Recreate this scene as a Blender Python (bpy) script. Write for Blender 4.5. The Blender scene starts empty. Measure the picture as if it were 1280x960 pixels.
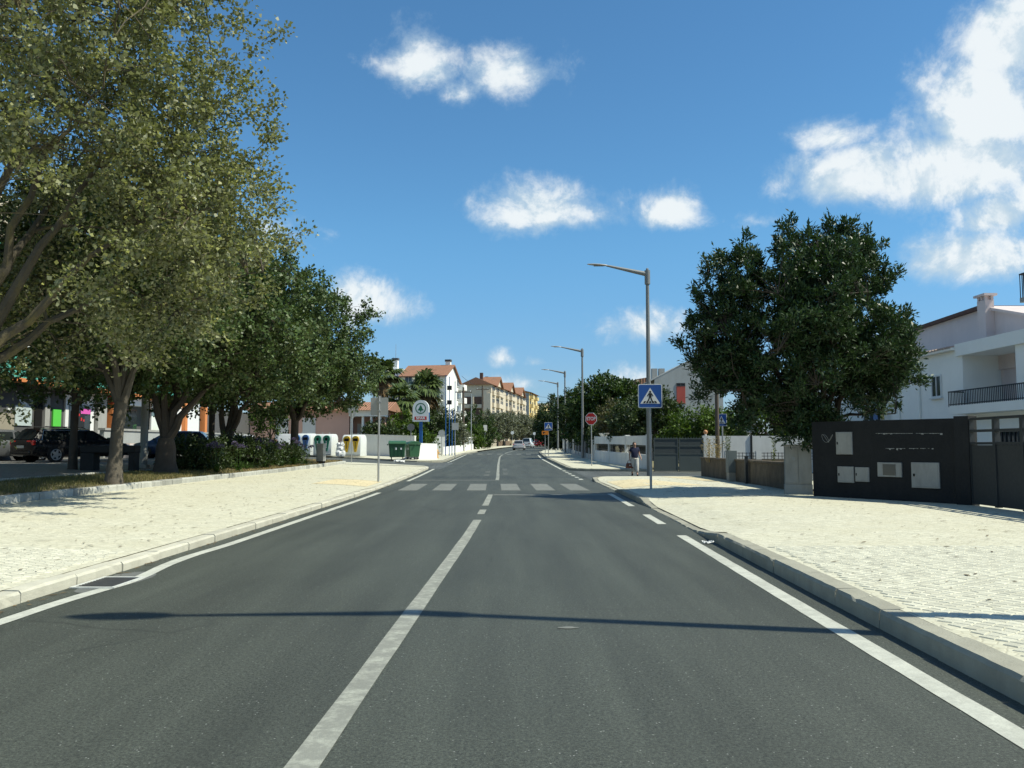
import bpy, bmesh, math, random
import numpy as np
from mathutils import Vector, Matrix
R = math.radians
sc = bpy.context.scene
COL = sc.collection

# ------------------------------------------------------------------ camera
F_PX, CX, CY, HORIZON, CAM_H = 1072.0, 640.0, 480.0, 557.0, 1.45
PITCH = math.atan((HORIZON - CY) / F_PX)
cam_data = bpy.data.cameras.new("camera")
cam_data.sensor_width = 36.0
cam_data.lens = 36.0 * F_PX / 1280.0
cam_data.clip_start, cam_data.clip_end = 0.05, 6000.0
cam = bpy.data.objects.new("camera", cam_data)
COL.objects.link(cam)
cam.location = (0, 0, CAM_H)
cam.rotation_euler = (R(90) + PITCH, 0, 0)
sc.camera = cam

# ------------------------------------------------------------------ light and exposure
SUN_EL = R(52.8)
SUN_H = Vector((0.977, -0.215, 0)).normalized()          # horizontal direction towards the sun
SUN_DIR = Vector((SUN_H.x * math.cos(SUN_EL), SUN_H.y * math.cos(SUN_EL), math.sin(SUN_EL)))
sun_data = bpy.data.lights.new("sun", 'SUN')
sun_data.energy = 4.2
sun_data.angle = R(0.53)
sun_data.color = (1.0, 0.975, 0.81)
sun = bpy.data.objects.new("sun", sun_data)
COL.objects.link(sun)
sun.rotation_euler = SUN_DIR.to_track_quat('Z', 'Y').to_euler()
sun.location = (30, -10, 40)

sc.view_settings.view_transform = 'Standard'
sc.view_settings.look = 'None'
sc.view_settings.gamma = 1.0
sc.view_settings.use_curve_mapping = False
sc.view_settings.exposure = 0.5
sc.cycles.max_bounces = 6
sc.cycles.transparent_max_bounces = 8
sc.cycles.use_adaptive_sampling = True

# ------------------------------------------------------------------ sky
world = bpy.data.worlds.new("World")
sc.world = world
world.use_nodes = True
def build_sky():
    nt = world.node_tree
    N, L = nt.nodes, nt.links
    N.clear()
    def node(t, **kw):
        n = N.new(t)
        for k, v in kw.items():
            setattr(n, k, v)
        return n
    def m(op, a, b=None, c=None, clamp=False):
        n = node('ShaderNodeMath', operation=op, use_clamp=clamp)
        for i, v in enumerate((a, b, c)):
            if v is None: continue
            if hasattr(v, 'is_output'): L.new(v, n.inputs[i])
            else: n.inputs[i].default_value = v
        return n.outputs[0]
    def maprange(v, a, b, c, d, smooth=True):
        n = node('ShaderNodeMapRange', interpolation_type='SMOOTHSTEP' if smooth else 'LINEAR')
        L.new(v, n.inputs[0])
        for i, x in enumerate((a, b, c, d)): n.inputs[i + 1].default_value = x
        return n.outputs[0]
    sky = node('ShaderNodeTexSky', sky_type='NISHITA')
    sky.sun_disc = False
    sky.sun_elevation = SUN_EL
    sky.sun_rotation = math.atan2(SUN_H.x, SUN_H.y)
    sky.altitude = 50; sky.air_density = 1.0; sky.dust_density = 0.0; sky.ozone_density = 1.6
    tc = node('ShaderNodeTexCoord')
    d = tc.outputs['Generated']
    sep = node('ShaderNodeSeparateXYZ'); L.new(d, sep.inputs[0])
    az = m('ARCTAN2', sep.outputs[0], sep.outputs[1])
    el = m('ARCSINE', sep.outputs[2])
    # billowing edges: coarse + fine noise on the view direction
    def noise(scale, detail, rough, dist=0.0):
        n = node('ShaderNodeTexNoise')
        n.inputs['Scale'].default_value = scale; n.inputs['Detail'].default_value = detail
        n.inputs['Roughness'].default_value = rough; n.inputs['Distortion'].default_value = dist
        L.new(d, n.inputs['Vector'])
        return n.outputs[0]
    n1 = noise(11, 8, 0.62, 0.35)
    n2 = noise(38, 9, 0.66, 0.25)
    off = node('ShaderNodeVectorMath', operation='ADD'); L.new(d, off.inputs[0]); off.inputs[1].default_value = (0.016, -0.004, 0.020)
    nb_ = node('ShaderNodeTexNoise'); nb_.inputs['Scale'].default_value = 11; nb_.inputs['Detail'].default_value = 8
    nb_.inputs['Roughness'].default_value = 0.62; nb_.inputs['Distortion'].default_value = 0.35; L.new(off.outputs[0], nb_.inputs['Vector'])
    cloud_shading = maprange(m('SUBTRACT', n1, nb_.outputs[0]), -0.10, 0.10, -0.55, 0.45)  # sunward-offset noise paints lit and shaded sides into the cloud colour
    rag = m('ADD', m('MULTIPLY', m('SUBTRACT', n1, 0.5), 2.3), m('MULTIPLY', m('SUBTRACT', n2, 0.5), 0.9))
    # cumulus banks: azimuth, elevation, half sizes (radians), weight
    def dirang(px, py):
        v = Vector(((px - CX) / F_PX, math.cos(PITCH) - math.sin(PITCH) * (CY - py) / F_PX,
                    math.sin(PITCH) + math.cos(PITCH) * (CY - py) / F_PX)).normalized()
        return math.atan2(v.x, v.y), math.asin(v.z)
    blobs = [(527, 80, 60, 46, 1.1), (576, 116, 34, 22, .75), (640, 93, 74, 42, 1.05), (470, 78, 22, 12, .4),
             (684, 268, 96, 42, 1.1), (836, 265, 44, 26, .9), (1262, 52, 70, 80, 1.4), (1235, 140, 90, 80, 1.35),
             (1195, 212, 130, 56, 1.35), (1075, 222, 112, 42, 1.2), (1045, 172, 52, 24, .95), (1250, 272, 56, 30, 1.1),
             (1222, 326, 92, 38, 1.15), (458, 380, 66, 38, 1.05), (815, 410, 74, 24, .75), (628, 449, 26, 14, .7),
             (668, 453, 18, 11, .7), (770, 478, 60, 18, .6), (960, 275, 46, 12, .4), (640, 480, 120, 10, .35),
             (1120, 440, 110, 28, .6), (60, 262, 46, 46, .9), (1400, 240, 160, 120, 1.2), (330, 300, 60, 30, .6)]
    cur = None
    for (bx, by, rx, ry, w) in blobs:
        a0, e0 = dirang(bx, by)
        ra, re = rx / F_PX, ry / F_PX
        u = m('MULTIPLY', m('SUBTRACT', az, a0), 1 / ra)
        v = m('MULTIPLY', m('SUBTRACT', el, e0), 1 / re)
        # flatter undersides
        v = m('MULTIPLY', v, maprange(v, -0.4, 0.2, 1.35, 0.92))
        q = m('SQRT', m('ADD', m('MULTIPLY', u, u), m('MULTIPLY', v, v)))
        g = m('MULTIPLY', m('SUBTRACT', 1.15, q), w)
        cur = g if cur is None else m('MAXIMUM', cur, g)
    # fair weather cumulus out of view, its cover raised to add neutral fill light
    n3 = noise(3.2, 3, 0.5)
    away = maprange(m('ABSOLUTE', az), 0.62, 0.85, -3.0, 0.0)
    high = maprange(el, 0.9, 1.3, 0.0, -1.0)
    low = maprange(el, 0.02, 0.12, -2.0, 0.0)
    gen = m('ADD', m('MULTIPLY', m('SUBTRACT', n3, 0.495), 6.5), m('ADD', away, m('ADD', high, low)))
    cur = m('MAXIMUM', cur, m('MINIMUM', gen, 0.9))
    dens = m('ADD', m('MULTIPLY', m('MAXIMUM', cur, -3.0), 0.95), rag)
    mask = maprange(dens, 0.0, 1.0, 0.0, 0.96)
    core = maprange(m('ADD', m('ADD', dens, cloud_shading), m('MULTIPLY', m('SUBTRACT', n2, 0.5), 1.0)), 0.1, 1.35, 0.0, 1.0)
    ccol = node('ShaderNodeMix', data_type='RGBA')
    ccol.inputs[6].default_value = (4.9, 6.2, 7.2, 1); ccol.inputs[7].default_value = (8.0, 8.5, 8.7, 1)
    L.new(core, ccol.inputs[0])
    hs = node('ShaderNodeMix', data_type='RGBA', blend_type='MULTIPLY'); hs.inputs[0].default_value = 1.0
    tint = node('ShaderNodeMix', data_type='RGBA')
    L.new(maprange(el, -0.02, 0.26, 0.0, 1.0), tint.inputs[0])
    tint.inputs[6].default_value = (0.52, 0.66, 0.95, 1); tint.inputs[7].default_value = (0.65, 1.10, 1.29, 1)
    L.new(tint.outputs[2], hs.inputs[7])
    L.new(sky.outputs[0], hs.inputs[6])
    mix = node('ShaderNodeMix', data_type='RGBA')
    L.new(mask, mix.inputs[0]); L.new(hs.outputs[2], mix.inputs[6]); L.new(ccol.outputs[2], mix.inputs[7])
    bg = node('ShaderNodeBackground'); bg.inputs[1].default_value = 0.078
    L.new(mix.outputs[2], bg.inputs[0])
    out = node('ShaderNodeOutputWorld'); L.new(bg.outputs[0], out.inputs[0])
build_sky()
world.cycles.sampling_method = 'MANUAL'
world.cycles.sample_map_resolution = 512

# ------------------------------------------------------------------ layout helpers
def at(px, py, Y):
    """point at depth Y seen at photograph pixel (px, py)"""
    dy = math.cos(PITCH) - math.sin(PITCH) * (CY - py) / F_PX
    dz = math.sin(PITCH) + math.cos(PITCH) * (CY - py) / F_PX
    t = Y / dy
    return Vector((t * (px - CX) / F_PX, Y, CAM_H + t * dz))
def gp(px, py, z=0.0):
    dy = math.cos(PITCH) - math.sin(PITCH) * (CY - py) / F_PX
    dz = math.sin(PITCH) + math.cos(PITCH) * (CY - py) / F_PX
    t = (z - CAM_H) / dz
    return Vector((t * (px - CX) / F_PX, t * dy, z))
def lerp_table(tab):
    xs = [a for a, b in tab]; ys = [b for a, b in tab]
    return lambda v: float(np.interp(v, xs, ys))
def smooth_table(tab, w=3.0):
    f = lerp_table(tab)
    return lambda v: sum(f(v + k * w) for k in (-2, -1, 0, 1, 2)) / 5.0

# ------------------------------------------------------------------ object helpers
def link(o, parent=None):
    COL.objects.link(o)
    if parent is not None: o.parent = parent
    return o
def tag(o, label=None, cat=None, group=None, kind=None):
    if label: o['label'] = label
    if cat: o['category'] = cat
    if group: o['group'] = group
    if kind: o['kind'] = kind
    return o
def thing(name, label, cat, loc=(0, 0, 0), rz=0.0, group=None):
    o = bpy.data.objects.new(name, None)
    o.empty_display_size = 0.2
    o.location = loc; o.rotation_euler = (0, 0, rz)
    link(o)
    return tag(o, label, cat, group, 'thing')
def copy_tree(o, parent=None):
    c = o.copy(); COL.objects.link(c)
    if parent is not None: c.parent = parent
    for ch in list(o.children): copy_tree(ch, c)
    return c

class MB:
    def __init__(s): s.v = []; s.f = []; s.mi = []; s.cur = 0
    def add(s, vs, fs):
        o = len(s.v); s.v += [tuple(p) for p in vs]
        s.f += [tuple(i + o for i in f) for f in fs]; s.mi += [s.cur] * len(fs)
        return s
    def box(s, x0, y0, z0, x1, y1, z1):
        return s.add([(x0,y0,z0),(x1,y0,z0),(x1,y1,z0),(x0,y1,z0),(x0,y0,z1),(x1,y0,z1),(x1,y1,z1),(x0,y1,z1)],
                     [(0,3,2,1),(4,5,6,7),(0,1,5,4),(1,2,6,5),(2,3,7,6),(3,0,4,7)])
    def cbox(s, c, size, rz=0.0):
        hx, hy, hz = size[0]/2, size[1]/2, size[2]/2
        co, si = math.cos(rz), math.sin(rz)
        vs = []
        for z in (-hz, hz):
            for x, y in ((-hx,-hy),(hx,-hy),(hx,hy),(-hx,hy)):
                vs.append((c[0]+x*co-y*si, c[1]+x*si+y*co, c[2]+z))
        return s.add(vs, [(0,3,2,1),(4,5,6,7),(0,1,5,4),(1,2,6,5),(2,3,7,6),(3,0,4,7)])
    def seg(s, a, b, t, z0, z1):
        """upright slab from a to b (xy), thickness t"""
        a = Vector(a[:2]); b = Vector(b[:2]); d = (b - a).normalized(); n = Vector((-d.y, d.x)) * t / 2
        p = [a - n, b - n, b + n, a + n]
        za = z0 if isinstance(z0, (tuple, list)) else (z0, z0)
        zb = z1 if isinstance(z1, (tuple, list)) else (z1, z1)
        lo = [za[0], za[1], za[1], za[0]]; hi = [zb[0], zb[1], zb[1], zb[0]]
        return s.add([(q.x, q.y, lo[i]) for i, q in enumerate(p)] + [(q.x, q.y, hi[i]) for i, q in enumerate(p)],
                     [(0,3,2,1),(4,5,6,7),(0,1,5,4),(1,2,6,5),(2,3,7,6),(3,0,4,7)])
    def tube(s, pts, radii, n=6, cap=True):
        pts = [Vector(p) for p in pts]
        if not hasattr(radii, '__len__'): radii = [radii] * len(pts)
        o = len(s.v); prev = None
        for i, p in enumerate(pts):
            d = (pts[min(i+1, len(pts)-1)] - pts[max(i-1, 0)])
            d = d.normalized() if d.length > 1e-9 else Vector((0,0,1))
            if prev is None:
                a = d.orthogonal().normalized()
            else:
                a = prev - d * prev.dot(d)
                a = a.normalized() if a.length > 1e-6 else d.orthogonal().normalized()
            prev = a; b = d.cross(a)
            for k in range(n):
                t = 2 * math.pi * k / n
                q = p + (a * math.cos(t) + b * math.sin(t)) * radii[i]
                s.v.append((q.x, q.y, q.z))
        for i in range(len(pts) - 1):
            for k in range(n):
                k2 = (k + 1) % n
                s.f.append((o+i*n+k, o+i*n+k2, o+(i+1)*n+k2, o+(i+1)*n+k)); s.mi.append(s.cur)
        if cap:
            s.f.append(tuple(o + k for k in reversed(range(n)))); s.mi.append(s.cur)
            e = o + (len(pts) - 1) * n
            s.f.append(tuple(e + k for k in range(n))); s.mi.append(s.cur)
        return s
    def cyl(s, a, b, r0, r1=None, n=12): return s.tube([a, b], [r0, r0 if r1 is None else r1], n)
    def prism(s, poly, axis, a, b):
        """2D polygon extruded along axis (0,1,2) from a to b; poly coords are the two other axes in order"""
        def mk(p, t):
            if axis == 0: return (t, p[0], p[1])
            if axis == 1: return (p[0], t, p[1])
            return (p[0], p[1], t)
        n = len(poly)
        return s.add([mk(p, a) for p in poly] + [mk(p, b) for p in poly],
                     [tuple(reversed(range(n))), tuple(range(n, 2*n))] + [(i, (i+1) % n, n+(i+1) % n, n+i) for i in range(n)])
    def ball(s, c, r, nu=10, nv=6):
        if not hasattr(r, '__len__'): r = (r, r, r)
        vs = [(c[0], c[1], c[2]-r[2])]; fs = []
        for j in range(1, nv):
            ph = math.pi * j / nv - math.pi / 2
            for i in range(nu):
                t = 2*math.pi*i/nu
                vs.append((c[0]+r[0]*math.cos(ph)*math.cos(t), c[1]+r[1]*math.cos(ph)*math.sin(t), c[2]+r[2]*math.sin(ph)))
        vs.append((c[0], c[1], c[2]+r[2])); top = len(vs)-1
        for i in range(nu):
            fs.append((0, 1+(i+1) % nu, 1+i)); fs.append((top, 1+(nv-2)*nu+i, 1+(nv-2)*nu+(i+1) % nu))
        for j in range(nv-2):
            for i in range(nu):
                a = 1+j*nu+i; b = 1+j*nu+(i+1) % nu
                fs.append((a, b, b+nu, a+nu))
        return s.add(vs, fs)
    def mesh(s, name, mats, smooth=False, bevel=0.0, segs=1):
        me = bpy.data.meshes.new(name)
        me.from_pydata(s.v, [], s.f)
        if not isinstance(mats, (list, tuple)): mats = [mats]
        for mm in mats: me.materials.append(mm)
        if len(mats) > 1: me.polygons.foreach_set('material_index', s.mi)
        bm = bmesh.new(); bm.from_mesh(me)
        bmesh.ops.recalc_face_normals(bm, faces=bm.faces)
        if bevel > 0:
            es = [e for e in bm.edges if len(e.link_faces) == 2 and e.calc_face_angle(0) > 0.6]
            bmesh.ops.bevel(bm, geom=es, offset=bevel, segments=segs, affect='EDGES', profile=0.5, clamp_overlap=True)
        bm.to_mesh(me); bm.free()
        if smooth:
            me.polygons.foreach_set('use_smooth', [True] * len(me.polygons))
            try: me.set_sharp_from_angle(angle=R(40))
            except Exception: pass
        me.update()
        return me
    def build(s, name, mats, parent=None, smooth=False, bevel=0.0, segs=1, loc=None, rz=None):
        o = bpy.data.objects.new(name, s.mesh(name, mats, smooth, bevel, segs))
        if loc is not None: o.location = loc
        if rz is not None: o.rotation_euler = (0, 0, rz)
        return link(o, parent)
def shared(name, me, parent, loc, rz=0.0, scale=None, rot=None):
    o = bpy.data.objects.new(name, me)
    o.location = loc; o.rotation_euler = rot if rot else (0, 0, rz)
    if scale: o.scale = scale
    return link(o, parent)
def np_mesh(name, verts, faces, mat, smooth=False):
    """verts (n,3), faces (m,k) arrays"""
    me = bpy.data.meshes.new(name)
    verts = np.asarray(verts, dtype=np.float32); faces = np.asarray(faces, dtype=np.int32)
    k = faces.shape[1]
    me.vertices.add(len(verts)); me.vertices.foreach_set('co', verts.ravel())
    me.loops.add(faces.size); me.loops.foreach_set('vertex_index', faces.ravel())
    me.polygons.add(len(faces))
    me.polygons.foreach_set('loop_start', np.arange(0, faces.size, k, dtype=np.int32))
    me.polygons.foreach_set('loop_total', np.full(len(faces), k, dtype=np.int32))
    if smooth: me.polygons.foreach_set('use_smooth', np.ones(len(faces), dtype=bool))
    me.materials.append(mat)
    me.update(calc_edges=True)
    return me

# ------------------------------------------------------------------ materials
MATS = {}
def new_mat(name):
    m = bpy.data.materials.new(name); m.use_nodes = True
    nt = m.node_tree
    b = nt.nodes['Principled BSDF']
    MATS[name] = m
    return m, nt, b
def setin(b, **kw):
    for k, v in kw.items():
        k = k.replace('_', ' ')
        if k in b.inputs: b.inputs[k].default_value = v
def nnode(nt, t, **kw):
    n = nt.nodes.new(t)
    for k, v in kw.items(): setattr(n, k, v)
    return n
def noise_out(nt, scale, detail=4, rough=0.6, coord='pos', dist=0.0, stretch=None):
    if coord == 'pos': src = nnode(nt, 'ShaderNodeNewGeometry').outputs['Position']
    else: src = nnode(nt, 'ShaderNodeTexCoord').outputs['Object']
    if stretch:
        mp = nnode(nt, 'ShaderNodeMapping'); mp.inputs['Scale'].default_value = stretch
        nt.links.new(src, mp.inputs[0]); src = mp.outputs[0]
    n = nnode(nt, 'ShaderNodeTexNoise')
    n.inputs['Scale'].default_value = scale; n.inputs['Detail'].default_value = detail
    n.inputs['Roughness'].default_value = rough; n.inputs['Distortion'].default_value = dist
    nt.links.new(src, n.inputs['Vector'])
    return n.outputs[0]
def ramp(nt, src, stops):
    n = nnode(nt, 'ShaderNodeValToRGB')
    e = n.color_ramp.elements
    while len(e) < len(stops): e.new(0.5)
    for i, (p, c) in enumerate(stops):
        e[i].position = p
        if not hasattr(c, '__len__'): c = (c, c, c)
        e[i].color = (c[0], c[1], c[2], 1)
    nt.links.new(src, n.inputs[0])
    return n.outputs[0]
def mixc(nt, fac, a, b, blend='MIX'):
    n = nnode(nt, 'ShaderNodeMix', data_type='RGBA', blend_type=blend)
    for i, v in ((0, fac), (6, a), (7, b)):
        if hasattr(v, 'is_output'): nt.links.new(v, n.inputs[i])
        elif hasattr(v, '__len__'): n.inputs[i].default_value = (v[0], v[1], v[2], 1)
        else: n.inputs[i].default_value = v
    return n.outputs[2]
def bump(nt, b, h, strength=0.3, dist=0.02):
    n = nnode(nt, 'ShaderNodeBump'); n.inputs['Strength'].default_value = strength; n.inputs['Distance'].default_value = dist
    nt.links.new(h, n.inputs['Height']); nt.links.new(n.outputs[0], b.inputs['Normal'])
def pm(name, col, var=0.14, scale=3.0, rough=0.75, metallic=0.0, spec=0.4, bmp=0.0, bscale=60.0, dirt=0.0, coat=0.0, isl=0.0, dirtcol=(0.10,0.09,0.07)):
    """plain painted / rendered / metal surface with uneven tone"""
    if name in MATS: return MATS[name]
    m, nt, b = new_mat(name)
    n = noise_out(nt, scale, 6, 0.65)
    n2 = noise_out(nt, scale * 9, 4, 0.6)
    c = mixc(nt, n, [x * (1 - var) for x in col], [min(1, x * (1 + var)) for x in col])
    c = mixc(nt, mixc(nt, 0.5, n2, n2), c, [x * (1 - var * .5) for x in col]) if False else c
    if isl:
        rp = nnode(nt, 'ShaderNodeNewGeometry').outputs['Random Per Island']
        oi = nnode(nt, 'ShaderNodeObjectInfo').outputs['Random']
        ad = nnode(nt, 'ShaderNodeMath', operation='ADD'); nt.links.new(rp, ad.inputs[0]); nt.links.new(oi, ad.inputs[1])
        fr = nnode(nt, 'ShaderNodeMath', operation='FRACT'); nt.links.new(ad.outputs[0], fr.inputs[0])
        v = ramp(nt, fr.outputs[0], [(0, 1 - isl), (1, 1 + isl * .6)])
        c = mixc(nt, 1.0, c, v, 'MULTIPLY')
    if dirt:
        dn = noise_out(nt, scale * 0.7, 8, 0.7, stretch=(1, 1, 0.35))
        f = ramp(nt, dn, [(0.48, 0.0), (0.75, dirt)])
        c = mixc(nt, f, c, dirtcol)
    nt.links.new(c, b.inputs['Base Color'])
    rr = ramp(nt, n2, [(0.2, max(0.02, rough - .1)), (0.8, min(1, rough + .1))])
    nt.links.new(rr, b.inputs['Roughness'])
    setin(b, Metallic=metallic, Specular_IOR_Level=spec, Coat_Weight=coat)
    if bmp: bump(nt, b, noise_out(nt, bscale, 5, 0.65), bmp, 0.02)
    return m
def leaf_mat(name, col, back=None, var=0.35, rough=0.5, trans=0.25, spec=0.35):
    m, nt, b = new_mat(name)
    rp = nnode(nt, 'ShaderNodeNewGeometry').outputs['Random Per Island']
    big = noise_out(nt, 0.9, 3, 0.5)
    c = ramp(nt, rp, [(0, [x * (1 - var) for x in col]), (0.55, col), (1, [col[0]*(1+var*1.3), col[1]*(1+var), col[2]*(1+var*.5)])])
    c = mixc(nt, 1.0, c, ramp(nt, big, [(0.3, 0.75), (0.7, 1.2)]), 'MULTIPLY')
    if back:
        bf = nnode(nt, 'ShaderNodeNewGeometry').outputs['Backfacing']
        c = mixc(nt, bf, c, back)
    nt.links.new(c, b.inputs['Base Color'])
    setin(b, Roughness=rough, Specular_IOR_Level=spec)
    tr = nnode(nt, 'ShaderNodeBsdfTranslucent')
    tc = mixc(nt, 1.0, c, (1.3, 1.45, 0.55), 'MULTIPLY')
    nt.links.new(tc, tr.inputs[0])
    mx = nnode(nt, 'ShaderNodeMixShader'); mx.inputs[0].default_value = trans
    nt.links.new(b.outputs[0], mx.inputs[1]); nt.links.new(tr.outputs[0], mx.inputs[2])
    nt.links.new(mx.outputs[0], nt.nodes['Material Output'].inputs['Surface'])
    return m
def glass_mat(name, col=(0.02, 0.025, 0.03), rough=0.06):
    if name in MATS: return MATS[name]
    m, nt, b = new_mat(name)
    c = mixc(nt, noise_out(nt, 0.8, 3), [x * .6 for x in col], [x * 1.6 for x in col])
    nt.links.new(c, b.inputs['Base Color'])
    setin(b, Roughness=rough, Specular_IOR_Level=0.7)
    return m
# ================================================================== ground profile
rng = random.Random(7)
nrng = np.random.default_rng(11)
zr = smooth_table([(-300, 0), (40, 0), (50, .06), (60, .15), (75, .28), (98, .5), (120, .68), (140, .85), (180, 1.2), (260, 1.6), (5000, 1.6)], 2.0)
Cf = smooth_table([(-40, -1.99), (3.86, -.953), (16.7, -.65), (26, -.64), (36, -.6), (60, -.95), (85, -1.2), (105, -.7), (125, .4), (150, 2.6), (180, 5.9), (260, 18.5)], 2.0)
Lf = smooth_table([(-40, -4.9), (7, -4.2), (26, -4.05), (35, -4.25), (52, -4.64), (95, -5.0), (110, -4.1), (125, -3.2), (150, -1.4), (180, 1.4), (260, 14)], 2.0)
Rf = smooth_table([(-40, 1.75), (4.2, 2.52), (14, 2.74), (24.7, 2.95), (36, 2.97), (48, 2.9), (75, 2.6), (105, 2.9), (125, 4.2), (150, 6.8), (180, 10.5), (260, 23)], 2.0)
KL = lambda y: Lf(y) - 0.33       # face of the left kerb
KR = lambda y: Rf(y) + 0.33       # face of the right kerb
hkl = lerp_table([(-50, .115), (26, .115), (28, .07), (33.5, .07), (35, .13), (400, .13)])
hkr = lerp_table([(-50, .155), (13.3, .155), (14.2, .02), (20.4, .02), (21.6, .14), (26.4, .14), (27.4, .025), (34.2, .025), (35.2, .14), (400, .14)])
def z_pl(x, y):
    e = KL(y) - x
    return zr(y) + hkl(y) + (0.135 - hkl(y)) * min(1, max(0, e / 1.2)) + 0.03 * max(0, min(e, 5.6))
def z_pr(x, y):
    e = x - KR(y)
    return zr(y) + hkr(y) + (0.155 - hkr(y)) * min(1, max(0, e / 1.3))
def z_verge(x, y): return zr(y) + float(np.interp(-x, [9.9, 13, 18, 60], [.43, .56, .74, .76]))
def z_street(x, y): return zr(y) + float(np.interp(-x, [5, 12, 20, 60], [0, .22, .42, .6]))

# ------------------------------------------------------------------ surface materials
def asphalt(name, base, patch=0.26):
    m, nt, b = new_mat(name)
    n_big = noise_out(nt, 0.22, 6, 0.6)
    n_str = noise_out(nt, 1.2, 4, 0.6, stretch=(1.6, 0.12, 1))
    n_fine = noise_out(nt, 170, 3, 0.7)
    vor = nnode(nt, 'ShaderNodeTexVoronoi'); vor.inputs['Scale'].default_value = 62
    nt.links.new(nnode(nt, 'ShaderNodeNewGeometry').outputs['Position'], vor.inputs['Vector'])
    c = mixc(nt, n_big, [x * (1 - patch) for x in base], [x * (1 + patch) for x in base])
    c = mixc(nt, 1.0, c, ramp(nt, n_str, [(0.3, 0.76), (0.7, 1.22)]), 'MULTIPLY')
    c = mixc(nt, 1.0, c, ramp(nt, noise_out(nt, 26, 6, 0.8), [(0.3, 0.66), (0.7, 1.34)]), 'MULTIPLY')
    c = mixc(nt, 1.0, c, ramp(nt, noise_out(nt, 60, 4, 0.85), [(0.36, 0.35), (0.64, 1.65)]), 'MULTIPLY')
    c = mixc(nt, 1.0, c, ramp(nt, n_fine, [(0.3, 0.55), (0.7, 1.45)]), 'MULTIPLY')
    sepc = nnode(nt, 'ShaderNodeSeparateColor'); nt.links.new(vor.outputs['Color'], sepc.inputs[0])
    spk_r = ramp(nt, sepc.outputs[0], [(0.965, 0.0), (0.985, 1.0)])
    spk_d = ramp(nt, vor.outputs['Distance'], [(0.22, 0.75), (0.34, 0.0)])
    spk_m = nnode(nt, 'ShaderNodeMath', operation='MULTIPLY'); nt.links.new(spk_r, spk_m.inputs[0]); nt.links.new(spk_d, spk_m.inputs[1]); spk = spk_m.outputs[0]
    c = mixc(nt, spk, c, (0.34, 0.35, 0.32))
    oil = ramp(nt, noise_out(nt, 0.9, 5, 0.7, dist=0.6), [(0.60, 0.0), (0.76, 0.45)])
    c = mixc(nt, oil, c, [x * 0.5 for x in base])
    # hairline cracks
    pos = nnode(nt, 'ShaderNodeNewGeometry').outputs['Position']
    wob = nnode(nt, 'ShaderNodeTexNoise'); wob.inputs['Scale'].default_value = 1.6; wob.inputs['Detail'].default_value = 6; nt.links.new(pos, wob.inputs['Vector'])
    wv = mixc(nt, 0.22, pos, wob.outputs[1], 'ADD')
    cr = nnode(nt, 'ShaderNodeTexVoronoi', feature='DISTANCE_TO_EDGE'); cr.inputs['Scale'].default_value = 0.22
    nt.links.new(wv, cr.inputs['Vector'])
    cm = nnode(nt, 'ShaderNodeMath', operation='MULTIPLY')
    nt.links.new(ramp(nt, cr.outputs['Distance'], [(0.0015, 0.6), (0.005, 0.0)]), cm.inputs[0])
    nt.links.new(ramp(nt, noise_out(nt, 0.35, 3), [(0.5, 0.0), (0.62, 1.0)]), cm.inputs[1])
    c = mixc(nt, cm.outputs[0], c, [x * .35 for x in base])
    nt.links.new(c, b.inputs['Base Color'])
    setin(b, Roughness=0.68, Specular_IOR_Level=0.45)
    bump(nt, b, n_fine, 0.4, 0.010)
    return m
M_ASPH = asphalt('asphalt', (0.053, 0.059, 0.047))
M_ASPH2 = asphalt('asphalt_side', (0.078, 0.084, 0.076))
def paint_mat(name, col, wear, under=(0.10, 0.10, 0.095)):
    m, nt, b = new_mat(name)
    n = noise_out(nt, 7, 9, 0.75)
    f = ramp(nt, n, [(0.5 - wear * .3, 0.0), (0.72 - wear * .3, wear)])
    fine = ramp(nt, noise_out(nt, 120, 3, 0.7), [(0.36, 0.6), (0.5, 0.0)])
    c = mixc(nt, f, col, under)
    c = mixc(nt, fine, c, [x * .62 for x in col])
    c = mixc(nt, 1.0, c, ramp(nt, noise_out(nt, 1.3, 4), [(0.3, .85), (0.7, 1.05)]), 'MULTIPLY')
    nt.links.new(c, b.inputs['Base Color'])
    setin(b, Roughness=0.7, Specular_IOR_Level=0.35)
    bump(nt, b, noise_out(nt, 150, 3), 0.35, 0.01)
    return m
M_PAINT = paint_mat('road_paint', (0.43, 0.44, 0.37), 0.6)
M_PAINT_NEW = paint_mat('road_paint_edge', (0.55, 0.555, 0.48), 0.3)
M_PAINT_OLD = paint_mat('road_paint_worn', (0.25, 0.26, 0.225), 0.6)
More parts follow.
